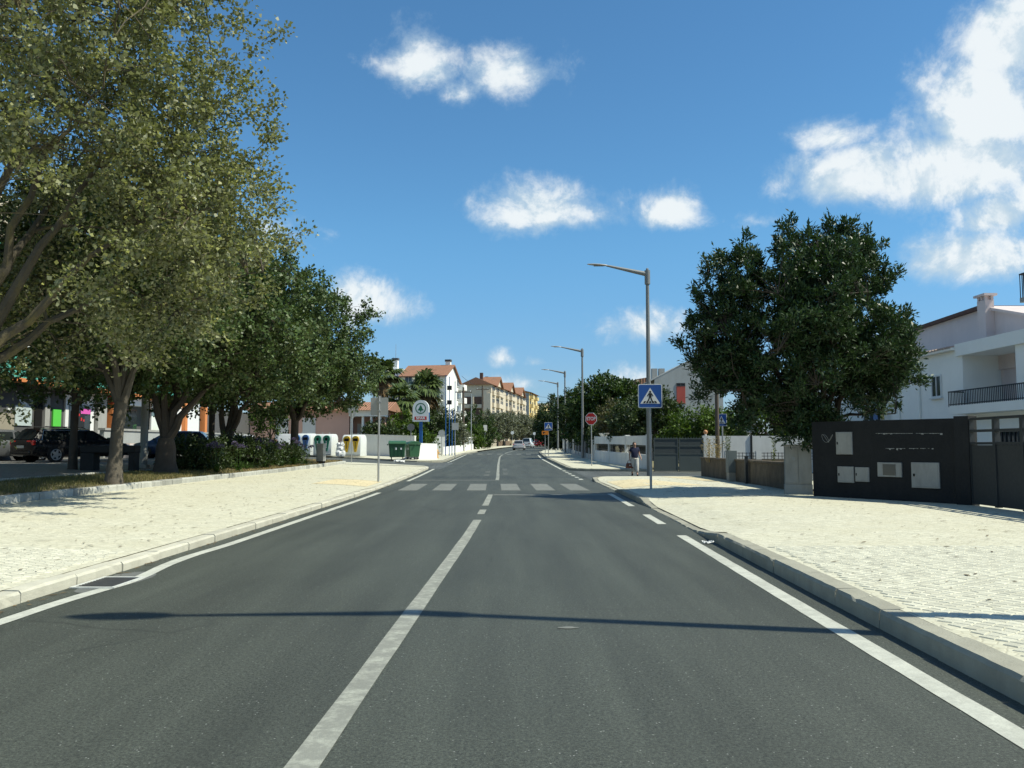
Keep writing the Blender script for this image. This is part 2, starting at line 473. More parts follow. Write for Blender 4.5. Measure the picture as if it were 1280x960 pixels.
def calcada(name, col, joint, scale=10.5, dark=0.0):
    m, nt, b = new_mat(name)
    pos = nnode(nt, 'ShaderNodeNewGeometry').outputs['Position']
    mp = nnode(nt, 'ShaderNodeMapping'); mp.inputs['Scale'].default_value = (1, 1, 0); mp.inputs['Rotation'].default_value = (0, 0, 0.7)
    nt.links.new(pos, mp.inputs[0])
    v1 = nnode(nt, 'ShaderNodeTexVoronoi'); v1.inputs['Scale'].default_value = scale; v1.inputs['Randomness'].default_value = 0.6
    v2 = nnode(nt, 'ShaderNodeTexVoronoi', feature='DISTANCE_TO_EDGE'); v2.inputs['Scale'].default_value = scale; v2.inputs['Randomness'].default_value = 0.6
    nt.links.new(mp.outputs[0], v1.inputs['Vector']); nt.links.new(mp.outputs[0], v2.inputs['Vector'])
    sp = nnode(nt, 'ShaderNodeSeparateColor'); nt.links.new(v1.outputs['Color'], sp.inputs[0])
    c = mixc(nt, 1.0, col, ramp(nt, sp.outputs[0], [(0, (0.86, .86, .84)), (0.5, (0.97, .96, .94)), (1, (1.07, 1.06, 1.04))]), 'MULTIPLY')
    j = ramp(nt, v2.outputs['Distance'], [(0.02, 1.0), (0.09, 0.0)])
    jn = ramp(nt, noise_out(nt, 2.2, 6, 0.65), [(0.35, 0.25), (0.7, 0.95)])
    jm = nnode(nt, 'ShaderNodeMath', operation='MULTIPLY'); nt.links.new(j, jm.inputs[0]); nt.links.new(jn, jm.inputs[1])
    c = mixc(nt, jm.outputs[0], c, joint)
    # sand drifts and wear
    c = mixc(nt, ramp(nt, noise_out(nt, 0.55, 7, 0.68), [(0.46, 0.0), (0.74, 0.6)]), c, [col[0] * .86, col[1] * .83, col[2] * .74])
    c = mixc(nt, ramp(nt, noise_out(nt, 3.1, 7, 0.75, stretch=(0.6, 1.7, 1)), [(0.62, 0.0), (0.80, 0.4)]), c, [x * .6 for x in col])
    nt.links.new(c, b.inputs['Base Color'])
    setin(b, Roughness=0.82, Specular_IOR_Level=0.3)
    hh = nnode(nt, 'ShaderNodeMath', operation='ADD')
    nt.links.new(ramp(nt, v2.outputs['Distance'], [(0.0, 0.0), (0.13, 1.0)]), hh.inputs[0]); nt.links.new(sp.outputs[1], hh.inputs[1])
    bump(nt, b, hh.outputs[0], 0.22, 0.012)
    return m
M_CAL = calcada('limestone_paving', (0.565, 0.55, 0.44), (0.37, 0.345, 0.26), 12)
M_TACT = calcada('yellow_paving', (0.66, 0.57, 0.37), (0.42, 0.36, 0.24), 7)
M_LOT = calcada('granite_setts', (0.17, 0.165, 0.155), (0.06, 0.055, 0.05), 8)
M_STONE = pm('paving_stone', (0.545, 0.53, 0.425), 0.12, 9, 0.8, spec=0.3, bmp=0.35, bscale=70, isl=0.16, dirt=0.15, dirtcol=(0.3, 0.27, 0.2))
M_SAND = pm('joint_sand', (0.36, 0.33, 0.26), 0.25, 8, 0.95, spec=0.1, bmp=0.5, bscale=90)
M_KERB = pm('kerb_stone', (0.31, 0.30, 0.24), 0.25, 3.5, 0.82, spec=0.3, bmp=0.35, bscale=55, isl=0.14, dirt=0.45, dirtcol=(0.2, 0.185, 0.15))
M_KERB2 = pm('old_kerb_stone', (0.40, 0.40, 0.36), 0.3, 5, 0.85, spec=0.25, bmp=0.5, bscale=40, isl=0.25, dirt=0.55, dirtcol=(0.12, 0.115, 0.10))
M_SOIL = pm('dry_soil', (0.21, 0.175, 0.115), 0.4, 2.2, 0.95, spec=0.1, bmp=0.8, bscale=25, dirt=0.6, dirtcol=(0.14, 0.14, 0.07))
M_GROUND = pm('ground_soil', (0.20, 0.18, 0.11), 0.35, 0.3, 0.95, spec=0.1, bmp=0.4, bscale=6, dirt=0.6, dirtcol=(0.09, 0.11, 0.045))
M_CONC = pm('concrete', (0.34, 0.34, 0.32), 0.16, 2.5, 0.85, spec=0.25, bmp=0.25, bscale=60, dirt=0.3)

def struct(o): o['kind'] = 'structure'; return o
def sheet(name, pa, pb, zf, mat, parent=None, n=1):
    """strip between two polylines, n cells across, height zf(x, y)"""
    mb = MB()
    for a, b in zip(pa, pb):
        for k in range(n + 1):
            t = k / n
            x, y = a[0] + (b[0] - a[0]) * t, a[1] + (b[1] - a[1]) * t
            mb.v.append((x, y, zf(x, y)))
    w = n + 1
    for i in range(len(pa) - 1):
        for k in range(n):
            mb.f.append((i*w+k, i*w+k+1, (i+1)*w+k+1, (i+1)*w+k)); mb.mi.append(0)
    o = mb.build(name, mat, parent, smooth=False)
    return o

# ground sheet out to the horizon
gx = [-2500, -600, -200, -80, -40, -20, -8, 0, 8, 20, 40, 80, 200, 600, 2500]
gy = [-400, -60, 0, 20] + list(range(40, 200, 8)) + [260, 400, 800, 1600, 3500]
mb = MB()
for y in gy:
    for x in gx: mb.v.append((x, y, zr(y) - 0.09))
for j in range(len(gy) - 1):
    for i in range(len(gx) - 1):
        a = j * len(gx) + i
        mb.f.append((a, a+1, a+1+len(gx), a+len(gx))); mb.mi.append(0)
ground = struct(mb.build('ground', M_GROUND))

# carriageway
ys = [-40, -20, -10] + [k * 1.0 for k in range(-5, 130)] + [k * 4.0 for k in range(33, 66)]
road = struct(sheet('road', [(KL(y) - .12, y) for y in ys], [(KR(y) + .12, y) for y in ys], lambda x, y: zr(y), M_ASPH, n=6))
# side streets (butt against the road, a touch lower than its edge)
pa = [(-4.0, 50.5), (-6, 51.4), (-10, 55), (-16, 59), (-40, 74)]
pb = [(-4.0, 64), (-6, 63.2), (-10, 65.2), (-16, 69.4), (-40, 84.5)]
side_l = struct(sheet('side_street_road', pa, pb, lambda x, y: z_street(x, y) - 0.008 * (x > -4.6) + .003, M_ASPH2, n=6))
pa = [(3.0, 36.0), (6, 36.0), (9, 36.0), (16, 36.2), (45, 38)]
pb = [(3.0, 48.5), (6, 48.3), (9, 47.4), (16, 47.6), (45, 49)]
side_r = struct(sheet('side_street_road', pa, pb, lambda x, y: zr(y) + .004 - .010 * (x < 3.2), M_ASPH2, n=6))

def strip(name, fx, y0, y1, w, mat, dz=0.004, step=0.7, wob=0.0):
    n = max(1, int((y1 - y0) / step)); mb = MB()
    for i in range(n + 1):
        y = y0 + (y1 - y0) * i / n; x = fx(y) + wob * math.sin(y * 2.1) * .5
        e0 = (rng.random() - .5) * .008; e1 = (rng.random() - .5) * .008
        mb.v += [(x - w/2 + e0, y, zr(y) + dz), (x + w/2 + e1, y, zr(y) + dz)]
    for i in range(n): mb.f.append((2*i, 2*i+1, 2*i+3, 2*i+2)); mb.mi.append(0)
    return mb.build(name, mat, road)
def quad_mark(name, x0, x1, y0, y1, mat, dz=0.004, skew=0.0):
    mb = MB()
    mb.add([(x0, y0, zr(y0)+dz), (x1, y0, zr(y0)+dz), (x1+skew, y1, zr(y1)+dz), (x0+skew, y1, zr(y1)+dz)], [(0,1,2,3)])
    return mb.build(name, mat, road)
# centre line: long solid, one dash, solid up to the stop line, then on past the crossing
strip('centre_line', Cf, -12, 16.9, .155, M_PAINT)
strip('centre_line', Cf, 18.3, 19.6, .15, M_PAINT)
strip('centre_line', Cf, 20.9, 25.6, .15, M_PAINT)
strip('centre_line', Cf, 36.2, 94, .15, M_PAINT)
strip('centre_line', Cf, 100, 150, .15, M_PAINT)
# edge lines
def left_edge(y): return Lf(y) + 0.10 * math.exp(-((y - 9.3) / 0.8) ** 2) - 0.06 * math.exp(-((y - 11.3) / 1.0) ** 2)
strip('edge_line', left_edge, -12, 26.6, .15, M_PAINT_NEW, step=.3)
strip('edge_line', Lf, 35.2, 51.5, .15, M_PAINT_NEW)
for k in range(5): strip('edge_dash', Lf, 53 + k * 2.6, 54.3 + k * 2.6, .15, M_PAINT_NEW)
strip('edge_line', Lf, 66, 94, .13, M_PAINT_NEW)
strip('edge_line', Rf, -12, 14.0, .16, M_PAINT_NEW, step=.4)
strip('edge_dash', Rf, 16.0, 18.2, .16, M_PAINT_NEW)
strip('edge_line', Rf, 20.7, 26.0, .15, M_PAINT_NEW)
for k in range(6): strip('edge_dash', Rf, 36.6 + k * 2.15, 37.6 + k * 2.15, .17, M_PAINT_NEW)
strip('edge_line', Rf, 50, 94, .14, M_PAINT_NEW)
# zebra crossings and stop lines
for x0 in (-3.70, -2.60, -1.47, -.34, .79, 1.90):
    quad_mark('crossing_stripe', x0, x0 + .62, 27.9, 32.7, M_PAINT_OLD, skew=-.10)
quad_mark('stop_line', -.55, 2.85, 25.25, 25.62, M_PAINT_OLD)
quad_mark('stop_line', -4.15, -.70, 36.0, 36.35, M_PAINT_OLD)
for k in range(7): quad_mark('crossing_stripe', -5.0 + k * 1.1, -4.45 + k * 1.1, 95.2, 98.5, M_PAINT_OLD)
quad_mark('stop_line', -.7, 2.7, 93.6, 94.1, M_PAINT_OLD)
quad_mark('stop_line', -5.0, -1.3, 99.6, 100.1, M_PAINT_OLD)
for sx, ysx in ((-.55, (41, 42.2, 45.5, 46.5)), (.38, (43, 44.4, 49, 50.5))):
    for y in ysx: quad_mark('guide_dash', Cf(y) + sx - .13, Cf(y) + sx + .13, y, y + .5, M_PAINT_OLD)
quad_mark('give_way_line', -9.5, -5.6, 56.0, 56.25, M_PAINT_OLD, dz=.23)
# pale scuff on the carriageway and a thin curved tyre mark
mb = MB(); c0 = gp(709, 785)
pts = [(c0.x + .09 * math.cos(t) * (0.6 + .5 * rng.random()), c0.y + .05 * math.sin(t) * (.6 + .5 * rng.random()), .005) for t in np.linspace(0, 6.0, 13)]
mb.add(pts, [tuple(range(13))]); mb.build('paint_splash', M_PAINT_OLD, road)
# concrete patch round the gully and the gully grate
c0 = gp(150, 729)
M_PATCH = pm('patch_mortar', (0.13, 0.135, 0.125), 0.2, 4, 0.85, bmp=.3)
mb = MB(); ol = []
for i in range(20):
    t = 2 * math.pi * i / 20
    ol.append((c0.x - .08 + .25 * math.cos(t) * (1 + .12 * math.sin(3*t)), c0.y + .1 + .8 * math.sin(t) * (1 + .1 * math.cos(2*t)), .0035))
mb.add(ol, [tuple(range(20))]); mb.build('mortar_patch', M_PATCH, road)
M_IRON = pm('cast_iron', (0.13, 0.13, 0.125), 0.3, 12, 0.6, metallic=0.4, bmp=.3)
M_IRONP = pm('painted_iron', (0.55, 0.56, 0.52), 0.3, 14, 0.7, bmp=.3, dirt=.5)
M_BLACK = pm('black_void', (0.012, 0.012, 0.012), 0.2, 5, 0.9, spec=.1)
g = thing('drain_grate', 'iron drain grate set in the gutter beside the left kerb', 'drain', (c0.x - .12, c0.y, 0), -0.02)
MB().box(-.2, -.33, .004, .2, .33, .009).build('drain_pit', M_BLACK, g)
mb = MB(); mb.box(-.23, -.36, .004, -.19, .36, .016); mb.box(.19, -.36, .004, .23, .36, .016); mb.box(-.19, -.36, .004, .19, -.32, .016); mb.box(-.19, .32, .004, .19, .36, .016)
mb.build('frame', M_IRONP, g)
bar = MB().box(-.19, -.010, .004, .19, .010, .015).mesh('bar', M_IRON)
for k in range(11): shared('bar', bar, g, (0, -.29 + k * .058, 0))

# ------------------------------------------------------------------ pavements
ysl = [-20, -8] + [k * 1.0 for k in range(0, 52)]
pav_l = struct(sheet('pavement_left', [(KL(y) - .17, y) for y in ysl], [(-10.05, y) for y in ysl], lambda x, y: z_pl(x, y) - (.002 if x > KL(y) - .2 else 0), M_CAL, n=10))
# corner round into the side street
pa = [(KL(51) - .24, 51), (KL(51) - .35, 51.9), (-5.9, 52.7), (-7, 53.4), (-8.5, 54.4), (-10.05, 55.5), (-13, 57.4), (-20, 62)]
pb = [(-10.05, 51), (-10.05, 51.2), (-10.05, 51.4), (-10.05, 51.7), (-10.05, 52), (-10.05, 52.2), (-13, 54.5), (-20, 59)]
def z_corner(x, y): return max(z_pl(x, min(y, 51)), zr(51) + .15 + .03 * (-x - 4.9)) if x > -10.1 else zr(51) + .15 + .03 * 5.2 + .01 * (-x - 10)
sheet('corner_paving', pa, pb, z_corner, M_CAL, pav_l, n=5)
xw = lerp_table([(-50, 10.05), (19.1, 10.05), (22.2, 8.0), (24, 8.1), (36.6, 8.15)])
ysr = [-20, -8] + [k * 1.0 for k in range(0, 37)] + [36.55]
pav_r = struct(sheet('pavement_right', [(KR(y) + .17 + max(0, (y - 35.6)) * .5, y) for y in ysr], [(xw(y), y) for y in ysr], lambda x, y: z_pr(x, y) - (.002 if x < KR(y) + .2 else 0), M_CAL, n=8))
ysf = [47.4 + k * 1.5 for k in range(0, 60)]
xwf = lerp_table([(46.5, 7.55), (65, 6.3), (110, 6.6), (125, 7.6), (150, 9.6)])
pav_fr = struct(sheet('pavement_far_right', [(KR(y) + .24 + max(0, 49 - y) * .55, y) for y in ysf], [(xwf(y), y) for y in ysf], lambda x, y: zr(y) + .14, M_CAL, n=4))
ysf = [63.6 + k * 1.5 for k in range(0, 112)]
pav_fl = struct(sheet('pavement_far_left', [(KL(y) - .24 - max(0, 65.5 - y) * .5, y) for y in ysf], [(KL(y) - 3.0, y) for y in ysf], lambda x, y: zr(y) + .13 + .02 * max(0, KL(y) - x), M_CAL, n=4))
pa = [(-8.3, 63.8), (-10, 65.3), (-16, 69.5), (-40, 84.6)]
pb = [(-8.9, 72), (-10, 72.5), (-16, 76.5), (-40, 92)]
sheet('paving', pa, pb, lambda x, y: z_street(x, y) + .10, M_CAL, pav_fl, n=3)
# yellow paving at the crossing
def tact(parent, fx0, fx1, y0, y1, zf):
    n = 8; yy = [y0 + (y1 - y0) * i / n for i in range(n + 1)]
    sheet('yellow_paving', [(fx0(y), y) for y in yy], [(fx1(y), y) for y in yy], lambda x, y: zf(x, y) + .005, M_TACT, parent, n=6)
tact(pav_r, lambda y: KR(y) + .35, lambda y: 6.4 - (y - 28) * .25, 28.2, 33.2, z_pr)
tact(pav_r, lambda y: 7.0 - (y - 32) * .2, lambda y: 8.0, 31.0, 36.0, z_pr)
tact(pav_l, lambda y: -6.6, lambda y: KL(y) - .35, 28.4, 32.4, z_pl)

# kerb stones, each its own stone
def kerb_mesh(i, mat, w=.2, L=1.0):
    r = random.Random(100 + i); mb = MB()
    n = 9; prof = [(0, -.3), (0, -.1), (0, -.022 - .012 * r.random()), (.02, -.003), (w, 0), (w, -.3)]
    rows = []
    for k in range(n + 1):
        y = -L/2 + L * k / n
        rows.append([(p[0] + (r.random() - .5) * .004 + (.012 if r.random() < .03 and p[1] > -.05 else 0), y, p[1] + (r.random() - .5) * .004 - (.014 if r.random() < .04 and p[0] < .03 and p[1] > -.01 else 0)) for p in prof])
    for row in rows: mb.v += row
    m_ = len(prof)
    for k in range(n):
        for j in range(m_ - 1): mb.f.append((k*m_+j, k*m_+j+1, (k+1)*m_+j+1, (k+1)*m_+j)); mb.mi.append(0)
    mb.f.append(tuple(range(m_))); mb.mi.append(0)
    mb.f.append(tuple(n*m_ + j for j in reversed(range(m_)))); mb.mi.append(0)
    return mb.mesh('kerb_stone', mat)
M_KERBL = pm('pale_kerb_stone', (0.50, 0.48, 0.39), 0.2, 3.5, 0.82, spec=0.3, bmp=0.35, bscale=55, isl=0.12, dirt=0.4, dirtcol=(0.27, 0.25, 0.19))
KM = [kerb_mesh(i, M_KERB) for i in range(6)]
KML = [kerb_mesh(30 + i, M_KERBL) for i in range(6)]
def kerb_run(parent, path, zf, flip, meshes=KM, L=1.0, name='kerb_stone'):
    """stones along a polyline; the profile's face is at local x = 0, its body towards +x (flip: -x)"""
    pts = [Vector((p[0], p[1], 0)) for p in path]
    cum = [0.0]
    for a, b in zip(pts, pts[1:]): cum.append(cum[-1] + (b - a).length)
    def P(s):
        for i in range(len(pts) - 1):
            if s <= cum[i+1] or i == len(pts) - 2:
                t = (s - cum[i]) / max(1e-6, cum[i+1] - cum[i]); q = pts[i].lerp(pts[i+1], t)
                return Vector((q.x, q.y, zf(q.x, q.y)))
    n = max(1, int(round(cum[-1] / L)))
    for k in range(n):
        a, b = P(cum[-1] * k / n), P(cum[-1] * (k + 1) / n)
        d = (b - a); ln = d.length; d.normalize()
        yax = d if not flip else -d
        xax = yax.cross(Vector((0, 0, 1))).normalized(); zax = xax.cross(yax)
        Mx = Matrix((xax, yax, zax)).transposed().to_4x4()
        c = (a + b) / 2 + Vector((0, 0, (rng.random() - .5) * .012)) + xax * (rng.random() - .5) * .016
        o = bpy.data.objects.new(name, meshes[rng.randrange(len(meshes))])
        o.matrix_world = Matrix.Translation(c) @ Mx @ Matrix.Diagonal((1, (ln - .012) / 1.0, 1, 1))
        link(o, parent)
kerb_run(pav_l, [(KL(y), y) for y in range(3, 52)] + [(KL(51) - .1, 51.9), (-5.7, 52.55), (-7, 53.25), (-8.5, 54.2), (-10.05, 55.3), (-13, 57.2), (-18, 60.4)],
         lambda x, y: (zr(y) + hkl(y)) if x > -5.2 else z_corner(x, y) , True, KML)
kerb_run(pav_r, [(KR(y), y) for y in [1 + .5 * k for k in range(0, 70)]] + [(KR(35.7) + .05, 35.9), (KR(36) + .35, 36.5)], lambda x, y: zr(y) + hkr(y), False)
kerb_run(pav_r, [(KR(36) + .4, 36.58), (8.1, 36.7)], lambda x, y: zr(y) + .15, False)
kerb_run(pav_fr, [(7.5, 46.7), (5.5, 47.0), (KR(48) + .6, 47.6), (KR(49) + .1, 48.6)] + [(KR(y), y) for y in range(50, 110)], lambda x, y: zr(y) + .14, False, L=1.2)
kerb_run(pav_fl, [(KL(y), y) for y in range(110, 65, -1)] + [(KL(65) - .4, 64), (-6.6, 63.2), (-8.3, 63.7), (-10, 65.2), (-16, 69.4), (-26, 75.6)], lambda x, y: (zr(y) + .13) if x > -6.2 else z_street(x, y) + .11, False, L=1.2)

# near limestone setts: the nearest 300 are stones of their own, the rest one mass
cells = []
def setts(xa, xb, y0, y1, zf, vis, ang):
    s = .106; co, si = math.cos(ang), math.sin(ang)
    cx, cy = (xa + xb) / 2, (y0 + y1) / 2; H = int(max(xb - xa, y1 - y0) / s) + 2
    J = {}
    def corner(i, j):
        if (i, j) not in J:
            r = random.Random(i * 7919 + j * 104729 + int(ang * 1000))
            u = (i + (r.random() - .5) * .34) * s; v = (j + (r.random() - .5) * .34) * s
            J[(i, j)] = (cx + u * co - v * si, cy + u * si + v * co)
        return J[(i, j)]
    for i in range(-H, H):
        for j in range(-H, H):
            q = [corner(i, j), corner(i+1, j), corner(i+1, j+1), corner(i, j+1)]
            mx = sum(p[0] for p in q) / 4; my = sum(p[1] for p in q) / 4
            if not (y0 < my < y1) or not vis(mx, my): continue
            d = math.hypot(mx, my)
            cells.append((d, mx, my, q, zf(mx, my)))
setts(2.6, 7.4, 4.6, 11.2, z_pr, lambda x, y: x > KR(y) + .32 and x < .64 * y + .15, 0.62)
setts(-7.4, -4.2, 6.8, 10.8, z_pl, lambda x, y: x < KL(y) - .32 and x > -.64 * y - .15, -0.5)
cells.sort(key=lambda c: c[0])
def sett_geo(c, local):
    d, mx, my, q, z = c
    r = random.Random(int(mx * 9973) ^ int(my * 7877))
    top = z + .006 + (r.random() - .5) * .003; tx = (r.random() - .5) * .02; ty = (r.random() - .5) * .02
    ox, oy, oz = (mx, my, z) if local else (0, 0, 0)
    vs = []
    for k, (ins, zz) in enumerate(((.04, z - .012), (.07, top - .006), (.17, top))):
        for p in q:
            x = p[0] + (mx - p[0]) * ins; y = p[1] + (my - p[1]) * ins
            tz = zz + (tx * (x - mx) + ty * (y - my) if k else 0)
            vs.append((x - ox, y - oy, tz - oz))
    fs = [(8, 9, 10, 11)]
    for k in (0, 4):
        for i in range(4): fs.append((k+i, k+(i+1) % 4, k+4+(i+1) % 4, k+4+i))
    return vs, fs
for c in cells[:300]:
    vs, fs = sett_geo(c, True)
    me = bpy.data.meshes.new('paving_stone'); me.from_pydata(vs, [], fs); me.materials.append(M_STONE)
    o = bpy.data.objects.new('paving_stone', me); o.location = (c[1], c[2], c[4]); link(o, pav_r if c[1] > 0 else pav_l)
for side, par in ((1, pav_r), (-1, pav_l)):
    mb = MB()
    for c in cells[300:]:
        if c[1] * side > 0: mb.add(*sett_geo(c, False))
    if mb.v:
        me = bpy.data.meshes.new('paving_stones'); me.from_pydata(mb.v, [], mb.f); me.materials.append(M_STONE)
        o = link(bpy.data.objects.new('paving_stones', me), par); o['kind'] = 'stuff'

# ------------------------------------------------------------------ planted verge, parking lot
yv = [4, 8] + list(range(10, 53, 2)) + [52.4]
verge = struct(sheet('planting_bed', [(-10.2, y) for y in yv], [(-13.0, y) for y in yv], z_verge, M_SOIL, n=4))
KM2 = [kerb_mesh(50 + i, M_KERB2, .17) for i in range(6)]
kerb_run(verge, [(-10.03, y) for y in range(4, 53)], lambda x, y: z_verge(-10.1, y) + .02, True, KM2, .72)
kerb_run(verge, [(-12.95, y) for y in range(6, 53)], lambda x, y: z_verge(-13, y) + .05, True, KM2, 1.0)
lot = struct(sheet('parking_lot', [(-13.1, y) for y in [2, 10, 20, 30, 40, 50, 54.3]], [(-46, y) for y in [2, 10, 20, 30, 40, 60, 74]], z_verge, M_LOT, n=12))

# unseen pale yard, added to bounce warm light onto the white house
yard = struct(sheet('bounce_yard', [(10.2, y) for y in (6, 14, 19.2, 21, 24, 30, 36, 36.6)], [(30, y) for y in (6, 14, 19.2, 21, 24, 30, 36, 36.6)], lambda x, y: -.02, M_CAL, n=4))
# ================================================================== vegetation
M_BARK = pm('bark_grey', (0.115, 0.10, 0.08), 0.35, 4, 0.9, spec=.15, bmp=.9, bscale=28, dirt=.4, dirtcol=(0.07, 0.06, 0.045))
M_BARK_L = pm('bark_lichen', (0.095, 0.082, 0.062), 0.4, 5, 0.9, spec=.15, bmp=.9, bscale=28, dirt=.6, dirtcol=(0.24, 0.20, 0.06))
M_BARK_D = pm('bark_dark', (0.075, 0.062, 0.05), 0.35, 4, 0.9, spec=.15, bmp=.8, bscale=28)
L_LIME = leaf_mat('leaf_silver_lime', (0.155, 0.17, 0.048), back=(0.24, 0.25, 0.14), trans=.15)
L_LINDEN = leaf_mat('leaf_linden', (0.053, 0.092, 0.023), back=(0.09, 0.125, 0.045), trans=.10)
L_DARK = leaf_mat('leaf_dark_glossy', (0.024, 0.055, 0.016), back=(0.036, 0.068, 0.026), rough=.46, trans=.12, spec=.35)
L_WALNUT = leaf_mat('leaf_mid_green', (0.042, 0.075, 0.018), trans=.25)
L_BRIGHT = leaf_mat('leaf_bright_green', (0.07, 0.12, 0.022), trans=.3)
L_OLIVE = leaf_mat('leaf_olive', (0.115, 0.13, 0.085), back=(0.2, 0.21, 0.16), trans=.12, var=.3)
L_HEDGE = leaf_mat('leaf_hedge', (0.04, 0.065, 0.02), trans=.2)
L_PALM = leaf_mat('leaf_palm', (0.08, 0.115, 0.04), trans=.15, rough=.4)
L_DEAD = leaf_mat('leaf_dead_palm', (0.17, 0.115, 0.06), trans=.05, rough=.8)
L_GRASS = leaf_mat('grass_blade', (0.14, 0.135, 0.05), var=.45, trans=.2, rough=.7)
L_STRAP = leaf_mat('leaf_strap', (0.04, 0.08, 0.02), trans=.15, rough=.38)
L_FLOWER = leaf_mat('petal_violet', (0.12, 0.10, 0.21), trans=.2, rough=.6)
L_WEED = leaf_mat('leaf_weed', (0.10, 0.13, 0.035), trans=.25)
L_STRAW = leaf_mat('dry_stalk', (0.30, 0.24, 0.12), trans=.1, rough=.85)

def unit(a): return a / np.maximum(np.linalg.norm(a, axis=-1, keepdims=True), 1e-9)
def leaves_mesh(name, P, D, Nn, ln, wd, mat):
    """one folded diamond per leaf"""
    n = len(P)
    D = unit(D); S = unit(np.cross(D, Nn)); U = np.cross(S, D)
    ln = ln[:, None]; wd = wd[:, None]
    v = np.empty((n, 4, 3), np.float32)
    v[:, 0] = P
    v[:, 1] = P + D * ln * .48 + S * wd * .5 + U * wd * .16
    v[:, 2] = P + D * ln - U * ln * .10
    v[:, 3] = P + D * ln * .48 - S * wd * .5 + U * wd * .16
    f = np.arange(n * 4, dtype=np.int32).reshape(n, 4)
    return np_mesh(name, v.reshape(-1, 3), f, mat)
def sample_ells(r, ells, n, lo=0.45):
    w = np.array([e[3] * e[4] * e[5] for e in ells]); w = w / w.sum()
    k = r.choice(len(ells), size=n, p=w)
    E = np.array(ells)[k]
    d = unit(r.normal(size=(n, 3)))
    rad = (lo ** 3 + (1 - lo ** 3) * r.random(n)) ** (1 / 3.)
    bumpy = 1 + .16 * np.sin(d[:, 0] * 5.1 + k) * np.cos(d[:, 2] * 4.3 + 2 * k) + .10 * np.sin(d[:, 1] * 9 + d[:, 2] * 7)
    return E[:, :3] + d * E[:, 3:6] * (rad * bumpy)[:, None], d
def bez(a, b, c, n): return [a * (1 - t) ** 2 + b * 2 * t * (1 - t) + c * t * t for t in np.linspace(0, 1, n)]

